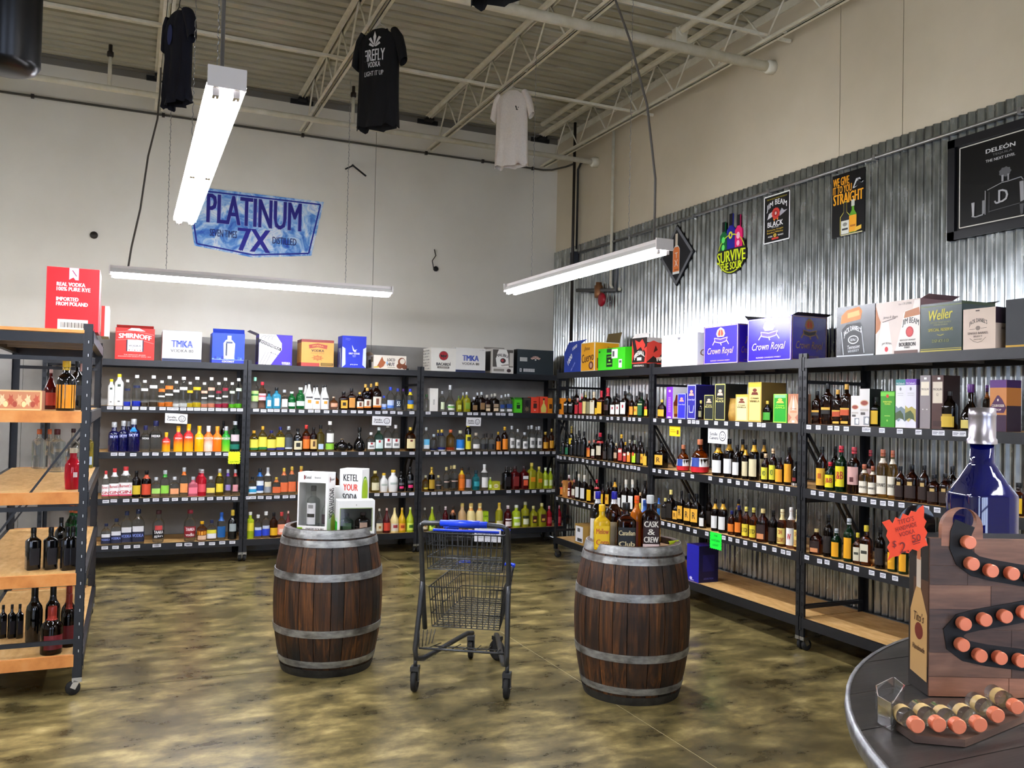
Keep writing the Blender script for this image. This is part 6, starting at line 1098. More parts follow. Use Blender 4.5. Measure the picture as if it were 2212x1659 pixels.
P4 = on_barrel(C1, 716, .13)
carton('gift_box', 'plain white gift box behind the tall window box', P4, Vector((math.cos(-.4), math.sin(-.4), 0))*.05, Vector((.39, .92, 0))*.1, .1, .27, 'efefec', group='white gift boxes on the barrel')
# ================================================================== SHOPPING CART
ct = tag(empty('shopping_cart', (1.836, 4.78, 0), -math.atan2(.545, .838)), 'grey two basket shopping cart with blue handle', 'cart')
M_ct = mat('cart_steel', '4a4c4f', .35, .6); M_wire = mat('cart_wire', '4c4e50', .35, .6); M_bl = mat('blue_plastic', '1740d8', .35)
hw = .262
for s in (-1, 1):
    MB().tube([(s*(hw-.02), -.055, .99), (s*hw, -.045, .972), (s*hw, -.02, .94), (s*hw, .03, .70), (s*(hw-.005), .06, .50), (s*(hw-.01), .09, .34)], .015, 10).build('upright_tube', M_ct, ct)
    MB().tube([(s*hw, .045, .66), (s*hw, .03, .58), (s*(hw+.012), -.045, .25), (s*(hw+.008), -.035, .195), (s*(hw-.02), .02, .18), (s*.10, .62, .185), (s*.08, .69, .17)], .0155, 10).build('base_tube', M_ct, ct)
MB().tube([(-hw+.0, -.045, .975), (-hw+.03, -.06, .995), (-.14, -.062, 1.0), (.14, -.062, 1.0), (hw-.03, -.06, .995), (hw, -.045, .975)], .015, 10).build('handle_bar', M_ct, ct)
MB().tube([(-.135, -.062, 1.0), (.145, -.062, 1.0)], .019, 12).tube([(-.08, -.062, 1.0), (.10, -.062, 1.0)], .022, 12).build('handle_grip', M_bl, ct)
def wires(name, A, B, n, r=.0025): # n wires between lines A0-A1 and B0-B1
    b = MB()
    for i in range(n):
        t = i/(n-1); p = Vector(A[0]).lerp(Vector(A[1]), t); q = Vector(B[0]).lerp(Vector(B[1]), t); b.tube([p, q], r, 5, cap=False)
    return b
def basket(nm, v0, v1, w0, w1, zt0, zt1, zb0, zb1, inset, nl, back=True, rows=2):
    bk = empty(nm); bk.parent = ct
    T = [(-w0, v0, zt0), (w0, v0, zt0), (w1, v1, zt1), (-w1, v1, zt1)]; Bm = [(-w0+inset, v0+.02, zb0), (w0-inset, v0+.02, zb0), (w1-inset*1.4, v1-.03, zb1), (-w1+inset*1.4, v1-.03, zb1)]
    L = lambda a, b, t: tuple(Vector(a).lerp(Vector(b), t))
    MB().tube([*T], .005, 6, closed=True).build('rim_wire', M_wire, bk); MB().tube([*Bm], .004, 6, closed=True).build('floor_rim_wire', M_wire, bk)
    for t in [(k+1)/(rows+1) for k in range(rows)]: MB().tube([L(a, b, t) for a, b in zip(T, Bm)], .0035, 5, closed=True).build('band_wire', M_wire, bk)
    for (i, j), n in (((0, 1), 13), ((1, 2), nl), ((2, 3), 13), ((3, 0), nl)):
        for q in range(n):
            t = q/(n-1); MB().tube([L(T[i], T[j], t), L(Bm[i], Bm[j], t)], .003, 5, cap=False).build('side_wire', M_wire, bk)
    for q in range(13): t = q/12; MB().tube([L(Bm[0], Bm[1], t), L(Bm[3], Bm[2], t)], .003, 4, cap=False).build('floor_wire', M_wire, bk)
    for q in range(nl): t = q/(nl-1); MB().tube([L(Bm[0], Bm[3], t), L(Bm[1], Bm[2], t)], .003, 4, cap=False).build('floor_wire', M_wire, bk)
    return bk, T, Bm
bu, T, Bm = basket('upper_basket', .0, .40, .235, .20, .93, .91, .715, .735, .01, 9)
bl, T2_, B2_ = basket('lower_basket', .06, .74, .225, .185, .60, .63, .36, .40, .02, 15)
for k, TT in ((bu, T), (bl, T2_)):
    for i, j in ((2, 3), (3, 2)):
        a, b = Vector(TT[i]), Vector(TT[j]); d = (b-a).normalized(); c = Vector(TT[1 if i == 2 else 0]); e = (c-a).normalized(); MB().tube([a+e*.06, a+e*.012, a+d*.012, a+d*.075], .011, 8).build('corner_guard', M_bl, k)
MB().tube([(-.2, .03, .945), (.2, .03, .945)], .008, 8).build('seat_rail', M_bl, bu)
pl = MB().box((-.02, .385, .83), (.15, .395, .91)).build('notice_plate', mat('plate_white', 'd8d8da', .5), bu)
art([('t', 'NO CHILDREN IN BASKET', .5, .62, .84, .16, '2a2a2e', .02), ('t', 'keep children seated', .5, .34, .66, .1, '6a6a6e')], plane_f((-.02, .385, .83), (.17, 0, 0), (0, 0, .08), (0, -1, 0)), 'lettering', pl)
lr = MB().tube([(-.255, -.03, .255), (.255, -.03, .255)], .006, 6).tube([(-.24, .05, .235), (.24, .05, .235)], .005, 6).tube([(-.21, .14, .225), (.21, .14, .225)], .004, 6)
for q in range(7): x = -.21+.07*q; lr.tube([(x, -.03, .255), (x*.9, .25, .215)], .003, 5)
for q in range(5): x = -.255+.012*q; lr.tube([(x, -.03+.03*q, .255), (x-.0, -.03+.05*q, .36-.01*q)], .003, 5)
lr.build('lower_rack', M_wire, ct)
for x, y, r_, rt in ((-.275, -.03, .062, .05), (.275, -.03, .062, .02), (-.09, .70, .062, .1), (.09, .69, .068, .9)):
    c = empty('wheel_assembly', (x, y, 0), rt); c.parent = ct
    MB().box((-.024, -.03, r_*2+.0), (.024, .03, r_*2+.025)).box((-.024, -.02, r_), (-.019, .02, r_*2+.01)).box((.019, -.02, r_), (.024, .02, r_*2+.01)).build('fork', M_ct, c)
    MB().lathe([(0, -.013), (r_*.55, -.013), (r_*.6, -.016), (r_*.93, -.015), (r_, -.008), (r_, .008), (r_*.93, .015), (r_*.6, .016), (r_*.55, .013), (0, .013)], 20).build('wheel', M_rubber, c, (0, 0, r_), (0, PI/2, 0))
    MB().tube([(-.028, 0, r_), (.028, 0, r_)], .007, 8).build('axle', M_chrome, c)
    if abs(x) > .2: MB().tube([(0, 0, r_*2+.02), (0, 0, .2)], .012, 8).build('stem', M_ct, c)
# ================================================================== COUNTER, MINIATURE DISPENSER, BLUE BOTTLE
ZD = 1.05; CC = Vector((2.408, .616)); RC = 1.251
M_top = texmat('dark_plank_top', [(.3, '1c1a18'), (.55, '2f2b27'), (.75, '453f38')], scale=(1.2, 14, 1), nscale=3, detail=7, rough=(.35, .55), bump=.12)
ctn = tag(empty('round_counter', (CC.x, CC.y, 0)), 'round dark wood counter with metal edge band', 'counter')
np_ = 14
for k in range(np_):
    y0, y1 = -RC+k*2*RC/np_+.0015, -RC+(k+1)*2*RC/np_-.0015; n = 8; R = RC-.004
    lo = [(-math.sqrt(max(0, R*R-y*y)), y) for y in [y0+(y1-y0)*i/n for i in range(n+1)]]; hi = [(-x, y) for x, y in lo]
    MB().prism(hi+lo[::-1], lambda u, v, t: (u, v, ZD-.03+t), .03).build('top_plank', M_top, ctn, (0, 0, 0))
MB().lathe([(RC-.004, ZD-.035), (RC+.006, ZD-.035), (RC+.008, ZD-.018), (RC+.006, ZD+.001), (RC-.004, ZD+.001)], 96).build('edge_band', texmat('edge_metal', [(.3, '77787a'), (.6, 'a4a6a8'), (.8, 'bcbec0')], nscale=30, rough=(.3, .5), metal=.9), ctn)
MB().lathe([(RC-.25, 0), (RC-.25, ZD-.03)], 48).build('counter_base', M_blk, ctn)
P0 = atz(2005, 1505, ZD); P0.z += .0015; DZ = (P0-CAM).dot(FWD)
def dpx(x, y, dy=0.0):
    """pixel -> point on the dispenser's upright front plane (dy metres in front of it)"""
    d = ray(x, y); return CAM+d*(((P0-CAM).dot(FH)-dy)/d.dot(FH))
def loc2(x, y): q = dpx(x, y)-P0; return (q.dot(RH), q.z)
dsp = tag(empty('miniature_dispenser', P0), 'plank faced miniature bottle dispenser with black winding track', 'dispenser')
f3 = lambda u, v, t: RH*u+Vector((0, 0, v))-FH*t
WD, HD = .34, loc2(2150, 1165)[1]
M_pl = [texmat('plank_%d' % i, st, scale=(1, 1, 10), nscale=3.5, detail=7, rough=(.4, .6), bump=.08) for i, st in enumerate(([(.3, '33241c'), (.55, '574033'), (.8, '7c5c49')], [(.3, '5a3f30'), (.55, '86604a'), (.8, 'a87c60')], [(.3, '7a543f'), (.55, 'a87358'), (.8, 'cb9674')]))]
DEP = .10
b = MB(); q = lambda u, v, z: RH*u+FH*v+Vector((0, 0, z))
b.add([q(u, v, z) for z in (0, HD) for u, v in ((0, .014), (WD, .014), (WD, DEP), (0, DEP))], [(0, 3, 2, 1), (4, 5, 6, 7), (0, 1, 5, 4), (1, 2, 6, 5), (2, 3, 7, 6), (3, 0, 4, 7)]); b.build('cabinet', M_dark, dsp)
rows = [0, .045, .10, .155, .20, .255, .30, HD]; rnd = random.Random(5)
for i in range(len(rows)-1):
    xs_ = [0, rnd.uniform(.06, .26), WD]
    for j in range(2):
        MB().prism([(xs_[j]+.0006, rows[i]+.0006), (xs_[j+1]-.0006, rows[i]+.0006), (xs_[j+1]-.0006, rows[i+1]-.0006), (xs_[j]+.0006, rows[i+1]-.0006)], f3, rnd.uniform(.0008, .0018)).build('face_plank', M_pl[rnd.randrange(3)], dsp)
# make the planks solid: a thin board behind them
b = MB(); b.add([q(u, v, z) for z in (0, HD) for u, v in ((0, .0008), (WD, .0008), (WD, .014), (0, .014))], [(0, 3, 2, 1), (4, 5, 6, 7), (0, 1, 5, 4), (1, 2, 6, 5), (2, 3, 7, 6), (3, 0, 4, 7)]); b.build('face_board', M_pl[1], dsp)
# rounded loading ears
def ear(cx, cy, r, ybot, m, t0, t1, hole=None, nm='loading_ear'):
    (u, v) = loc2(cx, cy); rr = r/FPX*DZ; vb = loc2(cx, ybot)[1]; n = 16
    outer = [(u+rr*math.cos(PI*i/n), v+rr*math.sin(PI*i/n)) for i in range(n+1)]+[(u-rr, vb), (u+rr, vb)]
    b = MB()
    if hole:
        hu, hv = loc2(*hole[:2]); hr = hole[2]/FPX*DZ; N = len(outer)
        inner = [(hu+hr*math.cos(math.atan2(y-hv, x-hu)), hv+hr*math.sin(math.atan2(y-hv, x-hu))) for x, y in outer]
        vs = [f3(x, y, t1) for x, y in outer]+[f3(x, y, t1) for x, y in inner]+[f3(x, y, t0) for x, y in outer]+[f3(x, y, t0) for x, y in inner]
        fs = []
        for i in range(N): j = (i+1) % N; fs += [(i, j, N+j, N+i), (2*N+i, 3*N+i, 3*N+j, 2*N+j), (i, 2*N+i, 2*N+j, j), (N+i, N+j, 3*N+j, 3*N+i)]
        b.add(vs, fs)
    else: b.prism(outer, lambda a, c, t: f3(a, c, t0+t), t1-t0)
    return b.build(nm, m, dsp)
ear(2078, 1142, 45, 1180, M_pl[2], -.012, .0015, (2083, 1124, 26))
ear(2022, 1143, 42, 1200, mat('smoked_acrylic', '1a1a1c', .08, 0, .3), -DEP, -DEP+.006, (2022, 1130, 18), 'rear_ear')
# winding track
def ribbon(pts, wd, nm='track'):
    P = [Vector(loc2(*p)) for p in pts]; b = MB(); w2 = wd/FPX*DZ/2; L_ = []; R_ = []
    for i, p in enumerate(P):
        t = (P[min(i+1, len(P)-1)]-P[max(i-1, 0)]).normalized(); n = Vector((-t.y, t.x)); L_.append(p+n*w2); R_.append(p-n*w2)
    k = len(P); vs = [f3(*p, .004) for p in L_]+[f3(*p, .004) for p in R_]+[f3(*p, .0015) for p in L_]+[f3(*p, .0015) for p in R_]
    fs = []
    for i in range(k-1): fs += [(i, i+1, k+i+1, k+i), (i, 2*k+i, 2*k+i+1, i+1), (k+i, k+i+1, 3*k+i+1, 3*k+i)]
    b.add(vs, fs); return b.build(nm, M_dark, dsp)
ribbon([(2083, 1130), (2074, 1152), (2072, 1180), (2082, 1205), (2105, 1222), (2140, 1231), (2180, 1238), (2250, 1250), (2290, 1262), (2302, 1280), (2290, 1300), (2250, 1312), (2180, 1326), (2110, 1338), (2075, 1347), (2058, 1365), (2062, 1388), (2085, 1405), (2130, 1415), (2200, 1424), (2260, 1434), (2300, 1450), (2304, 1470)], 46)
# tray at the foot, clear catch box beside it
def base_poly(px, z0): return [atz(x, y, ZD+z0)-P0 for x, y in px]
def solid(px, z0, z1, nm, m, par):
    A_p = base_poly(px, z1); n = len(A_p); B_p = [Vector((p.x, p.y, ZD+z0-P0.z)) for p in A_p]
    return MB().add(A_p+B_p, [tuple(range(n)), tuple(range(2*n-1, n-1, -1))]+[(i, n+i, n+(i+1) % n, (i+1) % n) for i in range(n)]).build(nm, m, par)
solid([(2012, 1507), (1945, 1522), (1936, 1562), (1975, 1588), (2085, 1598), (2130, 1580), (2215, 1545), (2300, 1512)], .0015, .016, 'tray', M_pl[0], dsp)
cb = [(1893, 1536), (1897, 1560), (1926, 1578), (1952, 1535), (1930, 1516)]; b = MB(); A_p = base_poly(cb, .002)
for k in range(len(A_p)):
    a_, c_ = A_p[k], A_p[(k+1) % len(A_p)]; nrm_ = (c_-a_).cross(Vector((0, 0, 1))).normalized()*.002; u_ = Vector((0, 0, .055))
    b.add([a_, c_, c_+u_, a_+u_, a_+nrm_, c_+nrm_, c_+u_+nrm_, a_+u_+nrm_], [(0, 1, 2, 3), (7, 6, 5, 4), (0, 4, 5, 1), (3, 2, 6, 7), (0, 3, 7, 4), (1, 5, 6, 2)])
b.build('clear_catch_box', clearmat('acrylic', 'f2f4f4', .45, 1.2), dsp)
# side panel with printed bottle
sp = plane_f(FH*DEP, -FH*DEP, Vector((0, 0, HD)), -RH)
art([('r', .02, .0, .98, 1, '231a14'), ('r', .25, .18, .99, .72, '5a3a24'), ('r', .40, .56, .62, .86, 'd8c8b4'), ('r', .42, .84, .60, .92, 'c87a50'), ('p', [(.12, .10), (.95, .08), (.95, .50), (.75, .60), (.62, .66), (.40, .66), (.28, .60), (.12, .5)], 'cfa468'), ('e', .55, .38, .2, .055, '7a2a1c'), ('t', 'Tito\'s', .55, .47, .5, .06, '4a2a14', .02, .2), ('t', 'Handmade', .55, .27, .6, .035, '4a2a14', .02, .2), ('t', 'VODKA', .6, .97, .7, .05, 'd8d8d4', .03)], sp, 'side_print', dsp, start=1)
# miniature bottles lying in the track, caps toward the viewer
M_cop = mat('copper_cap', 'f08862', .35, .15); M_mini = GL['clear']; caps = [(2087, 1170), (2094, 1216), (2135, 1231), (2180, 1237), (2224, 1245), (2077, 1345), (2121, 1336), (2165, 1329), (2207, 1321), (2073, 1390), (2111, 1413), (2154, 1418), (2198, 1424), (2187, 1522), (2145, 1540)]
lie = [(2107, 1559), (2062, 1563), (2019, 1559), (1973, 1561)]
mb_g = MB().lathe([(0, .0), (.0185, .001), (.0185, .055), (.014, .066), (.009, .074), (.0085, .086), (0, .086)], 14); mb_c = MB().lathe([(.0145, 0), (.0150, .002), (.0150, .017), (.0135, .019), (0, .019)], 24, smooth=False); mini = None
ordm = ORD
for i, (x, y) in enumerate(caps+lie):
    P = dpx(x, y, .012)
    if i >= 13: P = atz(x, y, ZD+.0355)
    ang = math.atan2(-FH.y, -FH.x)
    lie_ = i >= len(caps)
    o = empty('miniature_bottle', P); o.rotation_euler = (PI/2 if True else 0, 0, -YAW)
    if mini is None:
        g = mb_g.build('bottle_glass', M_mini, o, (0, 0, -.078)); c = mb_c.build('cap', M_cop, o, (0, 0, 0)); lb_ = MB().lathe([(.0188, .022), (.0188, .042)], 14).build('label', ink('d8b878'), o, (0, 0, -.078)); mini = (g.data, c.data, lb_.data)
    else:
        link('bottle_glass', mini[0], o, (0, 0, -.078)); link('cap', mini[1], o); link('label', mini[2], o, (0, 0, -.078))
    where = ('second' if y < 1260 else 'third')
    if i < 5: lab = f'copper capped miniature, {ordm[i]} along the top run of the track'
    elif i < 9: lab = f'copper capped miniature, {ordm[i-5]} along the middle rising run of the track'
    elif i < 13: lab = f'copper capped miniature, {ordm[i-9]} along the middle falling run of the track'
    elif i < 15: lab = f'copper capped miniature, {ordm[i-13]} along the bottom run of the track'
    else: lab = f'copper capped miniature lying in the tray, {ordm[i-15]} from the track'
    if i in (17, 18): o.location.z += .0
    tag(o, lab, 'miniature bottle', 'miniature bottles in the dispenser')
# neon price card clipped to the dispenser
pts = [(1905, 1128), (1921, 1122), (1928, 1131), (1934, 1117), (1945, 1122), (1950, 1109), (1962, 1114), (1968, 1103), (1978, 1106), (1984, 1098), (1994, 1091), (1996, 1103), (1995, 1118), (2001, 1126), (1996, 1138), (2003, 1150), (1998, 1162), (2004, 1178), (1993, 1181), (1982, 1190), (1970, 1186), (1962, 1195), (1950, 1192), (1940, 1201), (1928, 1203), (1917, 1211), (1922, 1196), (1916, 1182), (1922, 1172), (1914, 1158), (1917, 1146)]
o = tag(empty('price_card', dpx(1955, 1150, .03)), 'neon orange starburst card with handwritten price', 'sign', 'neon price cards'); oc = dpx(1955, 1150, .03)
f5 = lambda u, v, t: (dpx(u, v, .03)-oc)-FH*t
MB().prism(pts[::-1], f5, .0012).build('card', mat('neon_orange', 'ff4a18', .5), o)
fq = lambda u, v, t: (dpx(1905+98*u, 1211-118*v, .03)-oc)-FH*t
ASP[0] = .83
art([('t', 'TITO\'S', .52, .74, .36, .09, '8a1408', .0, .1, .28), ('t', 'HANDMADE', .52, .62, .48, .08, '8a1408', .0, .1, .28), ('t', 'VODKA', .54, .51, .34, .08, '8a1408', .0, .1, .28), ('t', '$', .26, .30, .09, .14, '7a1206', .0, .1, .1), ('t', '2.', .47, .25, .2, .2, '7a1206', .0, .1, .15), ('t', '50', .74, .42, .2, .13, '7a1206', .0, .1, .2), ('o', [(.66, .33), (.83, .38)], .006, '7a1206'), ('o', [(.67, .30), (.82, .34)], .006, '7a1206')], fq, 'lettering', o, start=4)
# big blue display bottle behind
Pb = P0+FH*.30+RH*0; d = (Pb-CAM).dot(FWD); Pb = Vector((Pb.x, Pb.y, 0))+RH*0
cxp = 2130; Pb = CAM+FH*((P0-CAM).dot(FH)+.30); lat = (cxp-IMW/2)/FPX*d; Pb = Pb+RH*lat; Pb.z = ZD+.0005
zof = lambda y: (CAM+ray(cxp, y)*((Pb-CAM).dot(FH)/ray(cxp, y).dot(FH))).z-ZD
hwid = 108/FPX*d/2
o = tag(empty('display_bottle', Pb, -YAW+.12), 'oversized cobalt blue bottle with silver cap behind the dispenser', 'bottle')
zs_, zn, zc_ = zof(1066), zof(1008), zof(956)
pr = [(0, 0), (hwid*.97, 0), (hwid, .01), (hwid, zs_-.006), (hwid*.985, zs_), (hwid*.72, zs_+(zn-zs_)*.5), (hwid*.50, zn), (hwid*.46, zn+.012), (hwid*.44, zc_), (0, zc_)]
MB().lathe(pr, 32, p=[9, 9, 9, 9, 9, 5, 3, 2, 2, 2]).build('bottle_glass', mat('blue_lacquer', '03074c', .04, coat=1.0), o, rot=(0, 0, 0))
MB().lathe([(hwid*.56, zc_-.004), (hwid*.55, zc_+.008), (hwid*.50, zc_+.012), (hwid*.50, zof(900)), (hwid*.52, zof(896)), (hwid*.50, zof(892)), (hwid*.48, zof(882)), (0, zof(880))], 24).build('cap', mat('silver_cap', 'b4aeb4', .3, .85), o)
# ================================================================== WALL SIGNS
M_ice = texmat('printed_ice', [(.28, '1f4ec2'), (.42, '5a96e0'), (.52, 'a9cdf0'), (.62, 'e8eef6'), (.75, '7fb2ea')], nscale=5.5, detail=5, rough=(.35, .5), bump=0, dist=1.5)
bp = [(439, 405), (700, 436), (673, 552), (547, 556), (420, 530), (411, 467)]
W3 = [aty(x, y, YW-.02) for x, y in bp]; bx0, bx1 = min(p.x for p in W3), max(p.x for p in W3); bz0, bz1 = min(p.z for p in W3), max(p.z for p in W3)
bn = tag(empty('banner', (bx0, YW-.004, bz0)), 'blue icy banner sign on the rear wall', 'sign')
fb_ = plane_f((0, 0, 0), (bx1-bx0, 0, 0), (0, 0, bz1-bz0), (0, -1, 0)); uv = [((p.x-bx0)/(bx1-bx0), (p.z-bz0)/(bz1-bz0)) for p in W3]
MB().prism(uv[::-1], fb_, .006).build('panel', M_ice, bn)
cu_ = sum(u for u, v in uv)/6; cv_ = sum(v for u, v in uv)/6; inn = [(cu_+(u-cu_)*.955, cv_+(v-cv_)*.91) for u, v in uv]
def buv(x, y): p = aty(x, y, YW-.02); return ((p.x-bx0)/(bx1-bx0), (p.z-bz0)/(bz1-bz0))
its = [('o', inn+[inn[0]], .012, '1c2a9a')]
a = buv(446, 460); c = buv(652, 460); mid = buv(550, 458)
its += [('t', 'PLATINUM', (a[0]+c[0])/2, .70, c[0]-a[0], .46, '9fb4e8', .05), ('t', 'PLATINUM', (a[0]+c[0])/2, .70, c[0]-a[0], .45, '241c86', .03)]
a = buv(513, 520); c = buv(585, 520); its += [('t', '7X', (a[0]+c[0])/2, .265, c[0]-a[0], .36, '2a249a', .03)]
a = buv(453, 510); c = buv(512, 510); its += [('t', 'SEVEN TIMES', (a[0]+c[0])/2, .33, c[0]-a[0], .11, '18226a', .03)]
a = buv(589, 510); c = buv(641, 510); its += [('t', 'DISTILLED', (a[0]+c[0])/2, .30, c[0]-a[0], .11, '18226a', .03)]
art(its, fb_, 'lettering', bn, lay=.001, start=7)
XP = XW-.030
def poster(name, lab, Y0, Y1, z0, z1, col, items, frame=None, t=.004, fw=.0):
    o = tag(empty(name, (XP, Y0, z0)), lab, 'poster'); ex = Vector((0, Y1-Y0, 0)); f = plane_f((0, 0, 0), ex, (0, 0, z1-z0), (-1, 0, 0)); asp = ASP[0]
    MB().box((0, 0, 0), (-t, Y1-Y0, z1-z0)).build('sheet', mat('poster_'+col, col, .3), o)
    if frame:
        W, H = abs(Y1-Y0), z1-z0
        for k, (u0, v0, u1, v1) in enumerate(((0, 0, 1, fw/H), (0, 1-fw/H, 1, 1), (0, 0, fw/W, 1), (1-fw/W, 0, 1, 1))):
            MB().prism([(u0, v0), (u1, v0), (u1, v1), (u0, v1)], f, t+.018).build('frame_rail', mat('frame_'+frame, frame, .35), o)
    ASP[0] = asp; art(items, f, 'print', o, lay=.0008, start=t/.0008+1); return o
def btl(cx, w, z0, z1, c): # printed bottle outline
    return ('p', [(cx-w/2, z0), (cx+w/2, z0), (cx+w/2, z0+(z1-z0)*.55), (cx+w*.17, z0+(z1-z0)*.68), (cx+w*.15, z1), (cx-w*.15, z1), (cx-w*.17, z0+(z1-z0)*.68), (cx-w/2, z0+(z1-z0)*.55)], c)
poster('metal_sign', 'black bourbon poster with white border and red seal', 5.985, 5.662, 3.15, 3.563, '101012',
       [('o', [(.01, .01), (.99, .01), (.99, .99), (.01, .99), (.01, .01)], .012, 'f0f0ee'), ('t', 'THE WORLD\'S FINEST BOURBON', .5, .92, .78, .03, 'b8a83a'), ('t', 'JIM BEAM', .5, .77, .78, .15, 'f2f2f2', .02, 0, 0, .10), ('p', [(.14, .5), (.35, .55), (.38, .66), (.2, .62)], 'c8c8cc'), ('p', [(.62, .6), (.7, .68), (.78, .62), (.92, .62), (.75, .56), (.62, .52)], 'a8a8ae'), ('p', star(.47, .60, .165, .125, 12, .88), 'c8382c'), ('e', .47, .60, .09, .065, 'a01c1c'), ('t', '8', .47, .60, .06, .06, 'f4f0ea', .03), ('p', [(.36, .50), (.42, .44), (.46, .48)], 'e08a2c'), ('p', [(.5, .48), (.56, .44), (.58, .5)], 'e08a2c'),
        ('t', 'BLACK', .46, .385, .6, .11, 'f2f2f2', .02), ('t', 'EXTRA AGED', .46, .315, .26, .025, 'd8d8d8'), ('t', 'Kentucky Straight', .46, .26, .62, .045, 'c8a83a'), ('t', 'Bourbon Whiskey', .46, .205, .62, .045, 'c8a83a'), ('t', 'AGED', .27, .13, .18, .03, 'e8e8e8'), ('t', 'YEARS', .67, .13, .22, .03, 'e8e8e8'), ('e', .46, .14, .06, .04, 'c8a83a'), ('t', '8', .46, .14, .04, .04, '101012', .02), ('r', .34, .055, .6, .095, 'c8382c')])
poster('metal_sign', 'black poster with orange slogan and two bottles', 5.184, 4.852, 3.067, 3.56, '0c0c0e',
       [('t', 'WE GIVE', .28, .88, .50, .13, 'eda012', .04), ('t', 'IT TO YOU', .32, .75, .58, .12, 'eda012', .04), ('t', 'STRAIGHT', .5, .60, .92, .17, 'f0a414', .045), ('p', [(.64, .72), (.74, .86), (.86, .86), (.92, .77), (.98, .80), (.7, .72)], 'cfd4d8'), ('p', [(.68, .73), (.76, .82), (.86, .82), (.9, .76)], '0c0c0e'), btl(.42, .31, .02, .54, 'd8c84a'), btl(.42, .28, .02, .53, '111114'), ('r', .30, .03, .54, .24, 'd8d8cc'), ('r', .33, .09, .51, .12, '2a2a28'), ('e', .42, .18, .07, .03, '8a8a80'), btl(.66, .22, .03, .54, '5a9a1c'), ('r', .61, .44, .71, .54, 'c8ccc0'), ('r', .55, .04, .77, .30, 'eda61c'), ('r', .58, .12, .74, .15, 'b8741c'), ('p', [(.7, .03), (.92, .06), (.92, .12), (.75, .1)], 'e8b83a'), ('r', .3, .005, .95, .02, 'd8d0a0')])
poster('framed_poster', 'large black framed poster with white decanter drawing', 4.112, 3.43, 2.868, 3.545, '060607',
       [('o', [(.12, .11), (.76+.12, .11), (.88, .90), (.12, .90), (.12, .11)], .005, 'e0dcd0'), ('t', 'DELEÓN', .55, .80, .30, .05, 'dcdcdc', .02), ('t', 'TEQUILA', .57, .745, .2, .025, '6a6a6a'), ('t', 'THE NEXT LEVEL', .55, .70, .30, .025, 'c8c8c8', .02),
        ('p', star(.60, .555, .065, .05, 9, .85), '5a5a5c'), ('r', .565, .47, .585, .53, '9a9a9c'), ('r', .625, .47, .64, .53, '9a9a9c'), ('o', [(.42, .42), (.57, .46), (.63, .46), (.76, .47), (.78, .44)], .004, '9a9a9c'), ('o', [(.40, .42), (.40, .19)], .004, 'a8a8aa'), ('o', [(.44, .40), (.44, .2)], .002, '6a6a6c'), ('p', [(.745, .43), (.785, .43), (.79, .25), (.755, .24)], '9c9c9e'), ('o', [(.44, .21), (.75, .23)], .003, '5a5a5c'), ('t', 'D', .585, .335, .10, .12, 'b0b0b2', .03), ('o', [(.50, .30), (.515, .275), (.55, .28)], .008, 'b0b0b2'), ('p', [(.255, .33), (.29, .33), (.285, .2), (.265, .2)], 'b0b0b2'), ('r', .37, .2, .395, .33, '8a8a8c'), ('o', [(.26, .2), (.3, .185), (.38, .195)], .006, '9a9a9c'), ('p', [(.75, .22), (.79, .22), (.785, .13), (.76, .12)], '4a4a4c')], frame='16161a', fw=.055, t=.012)
# diamond sign with bottle
cz, cy = 3.252, 7.285; o = tag(empty('diamond_sign', (XP, cy, cz)), 'black diamond sign with orange bottle beside the lamp', 'sign')
dm = [(-.29, 0), (0, -.31), (.29, 0), (0, .31)]; fd = lambda u, v, t: Vector((-t, -u, v))
MB().prism(dm, fd, .018).build('panel', mat('sign_black', '17181c', .5), o)
def ring(s): return [(u*s, v*s) for u, v in dm+dm[:1]]
ASP[0] = 1
bt = [(-.062, -.19), (.055, -.19), (.058, .06), (.035, .09), (.02, .10), (.02, .22), (-.02, .22), (-.02, .10), (-.035, .09), (-.062, .06)]
art([('o', ring(.92), .016, '6a6c70'), ('p', bt, 'dfe0dc'), ('p', [(-.058, -.165), (.052, -.165), (.054, .055), (.03, .085), (-.03, .085), (-.058, .055)], 'e07a3a'), ('r', -.02, .10, .02, .22, 'd8cdb8'), ('t', 'T', 0, .0, .05, .055, 'f4e8dc', .01), ('t', 'X', 0, -.08, .06, .07, 'f4e8dc', .01), ('r', -.03, -.155, .04, -.14, 'b05a28')], fd, 'print', o, lay=.0008, start=23)
# die-cut sour sign
o = tag(empty('cutout_sign', (XP, 6.42, 2.95)), 'cut out sign of three neon bottles over yellow lettering', 'sign')
fs_ = lambda u, v, t: Vector((-t, -u, v))
MB().prism(blob(0, .19, .205, .19, 28), fs_, .008).build('panel', mat('sour_black', '131610', .4), o)
def sb(cx, w, z0, z1, col, nm):
    pts = [(cx-w/2, z0), (cx+w/2, z0), (cx+w/2, z0+(z1-z0)*.62), (cx+w*.2, z0+(z1-z0)*.70), (cx+w*.2, z1), (cx-w*.2, z1), (cx-w*.2, z0+(z1-z0)*.70), (cx-w/2, z0+(z1-z0)*.62)]
    MB().prism(pts, fs_, .012).build('bottle_cutout', mat('neon_'+nm, col, .3), o)
    return [('r', cx-w*.2, z0+(z1-z0)*.72, cx+w*.2, z1, '0c0c0e')]
extra = sb(-.115, .105, .17, .50, '0f6a34', 'g')+sb(-.01, .12, .17, .56, '1c2090', 'b')+sb(.10, .105, .17, .53, 'e8206c', 'p')
ASP[0] = 1
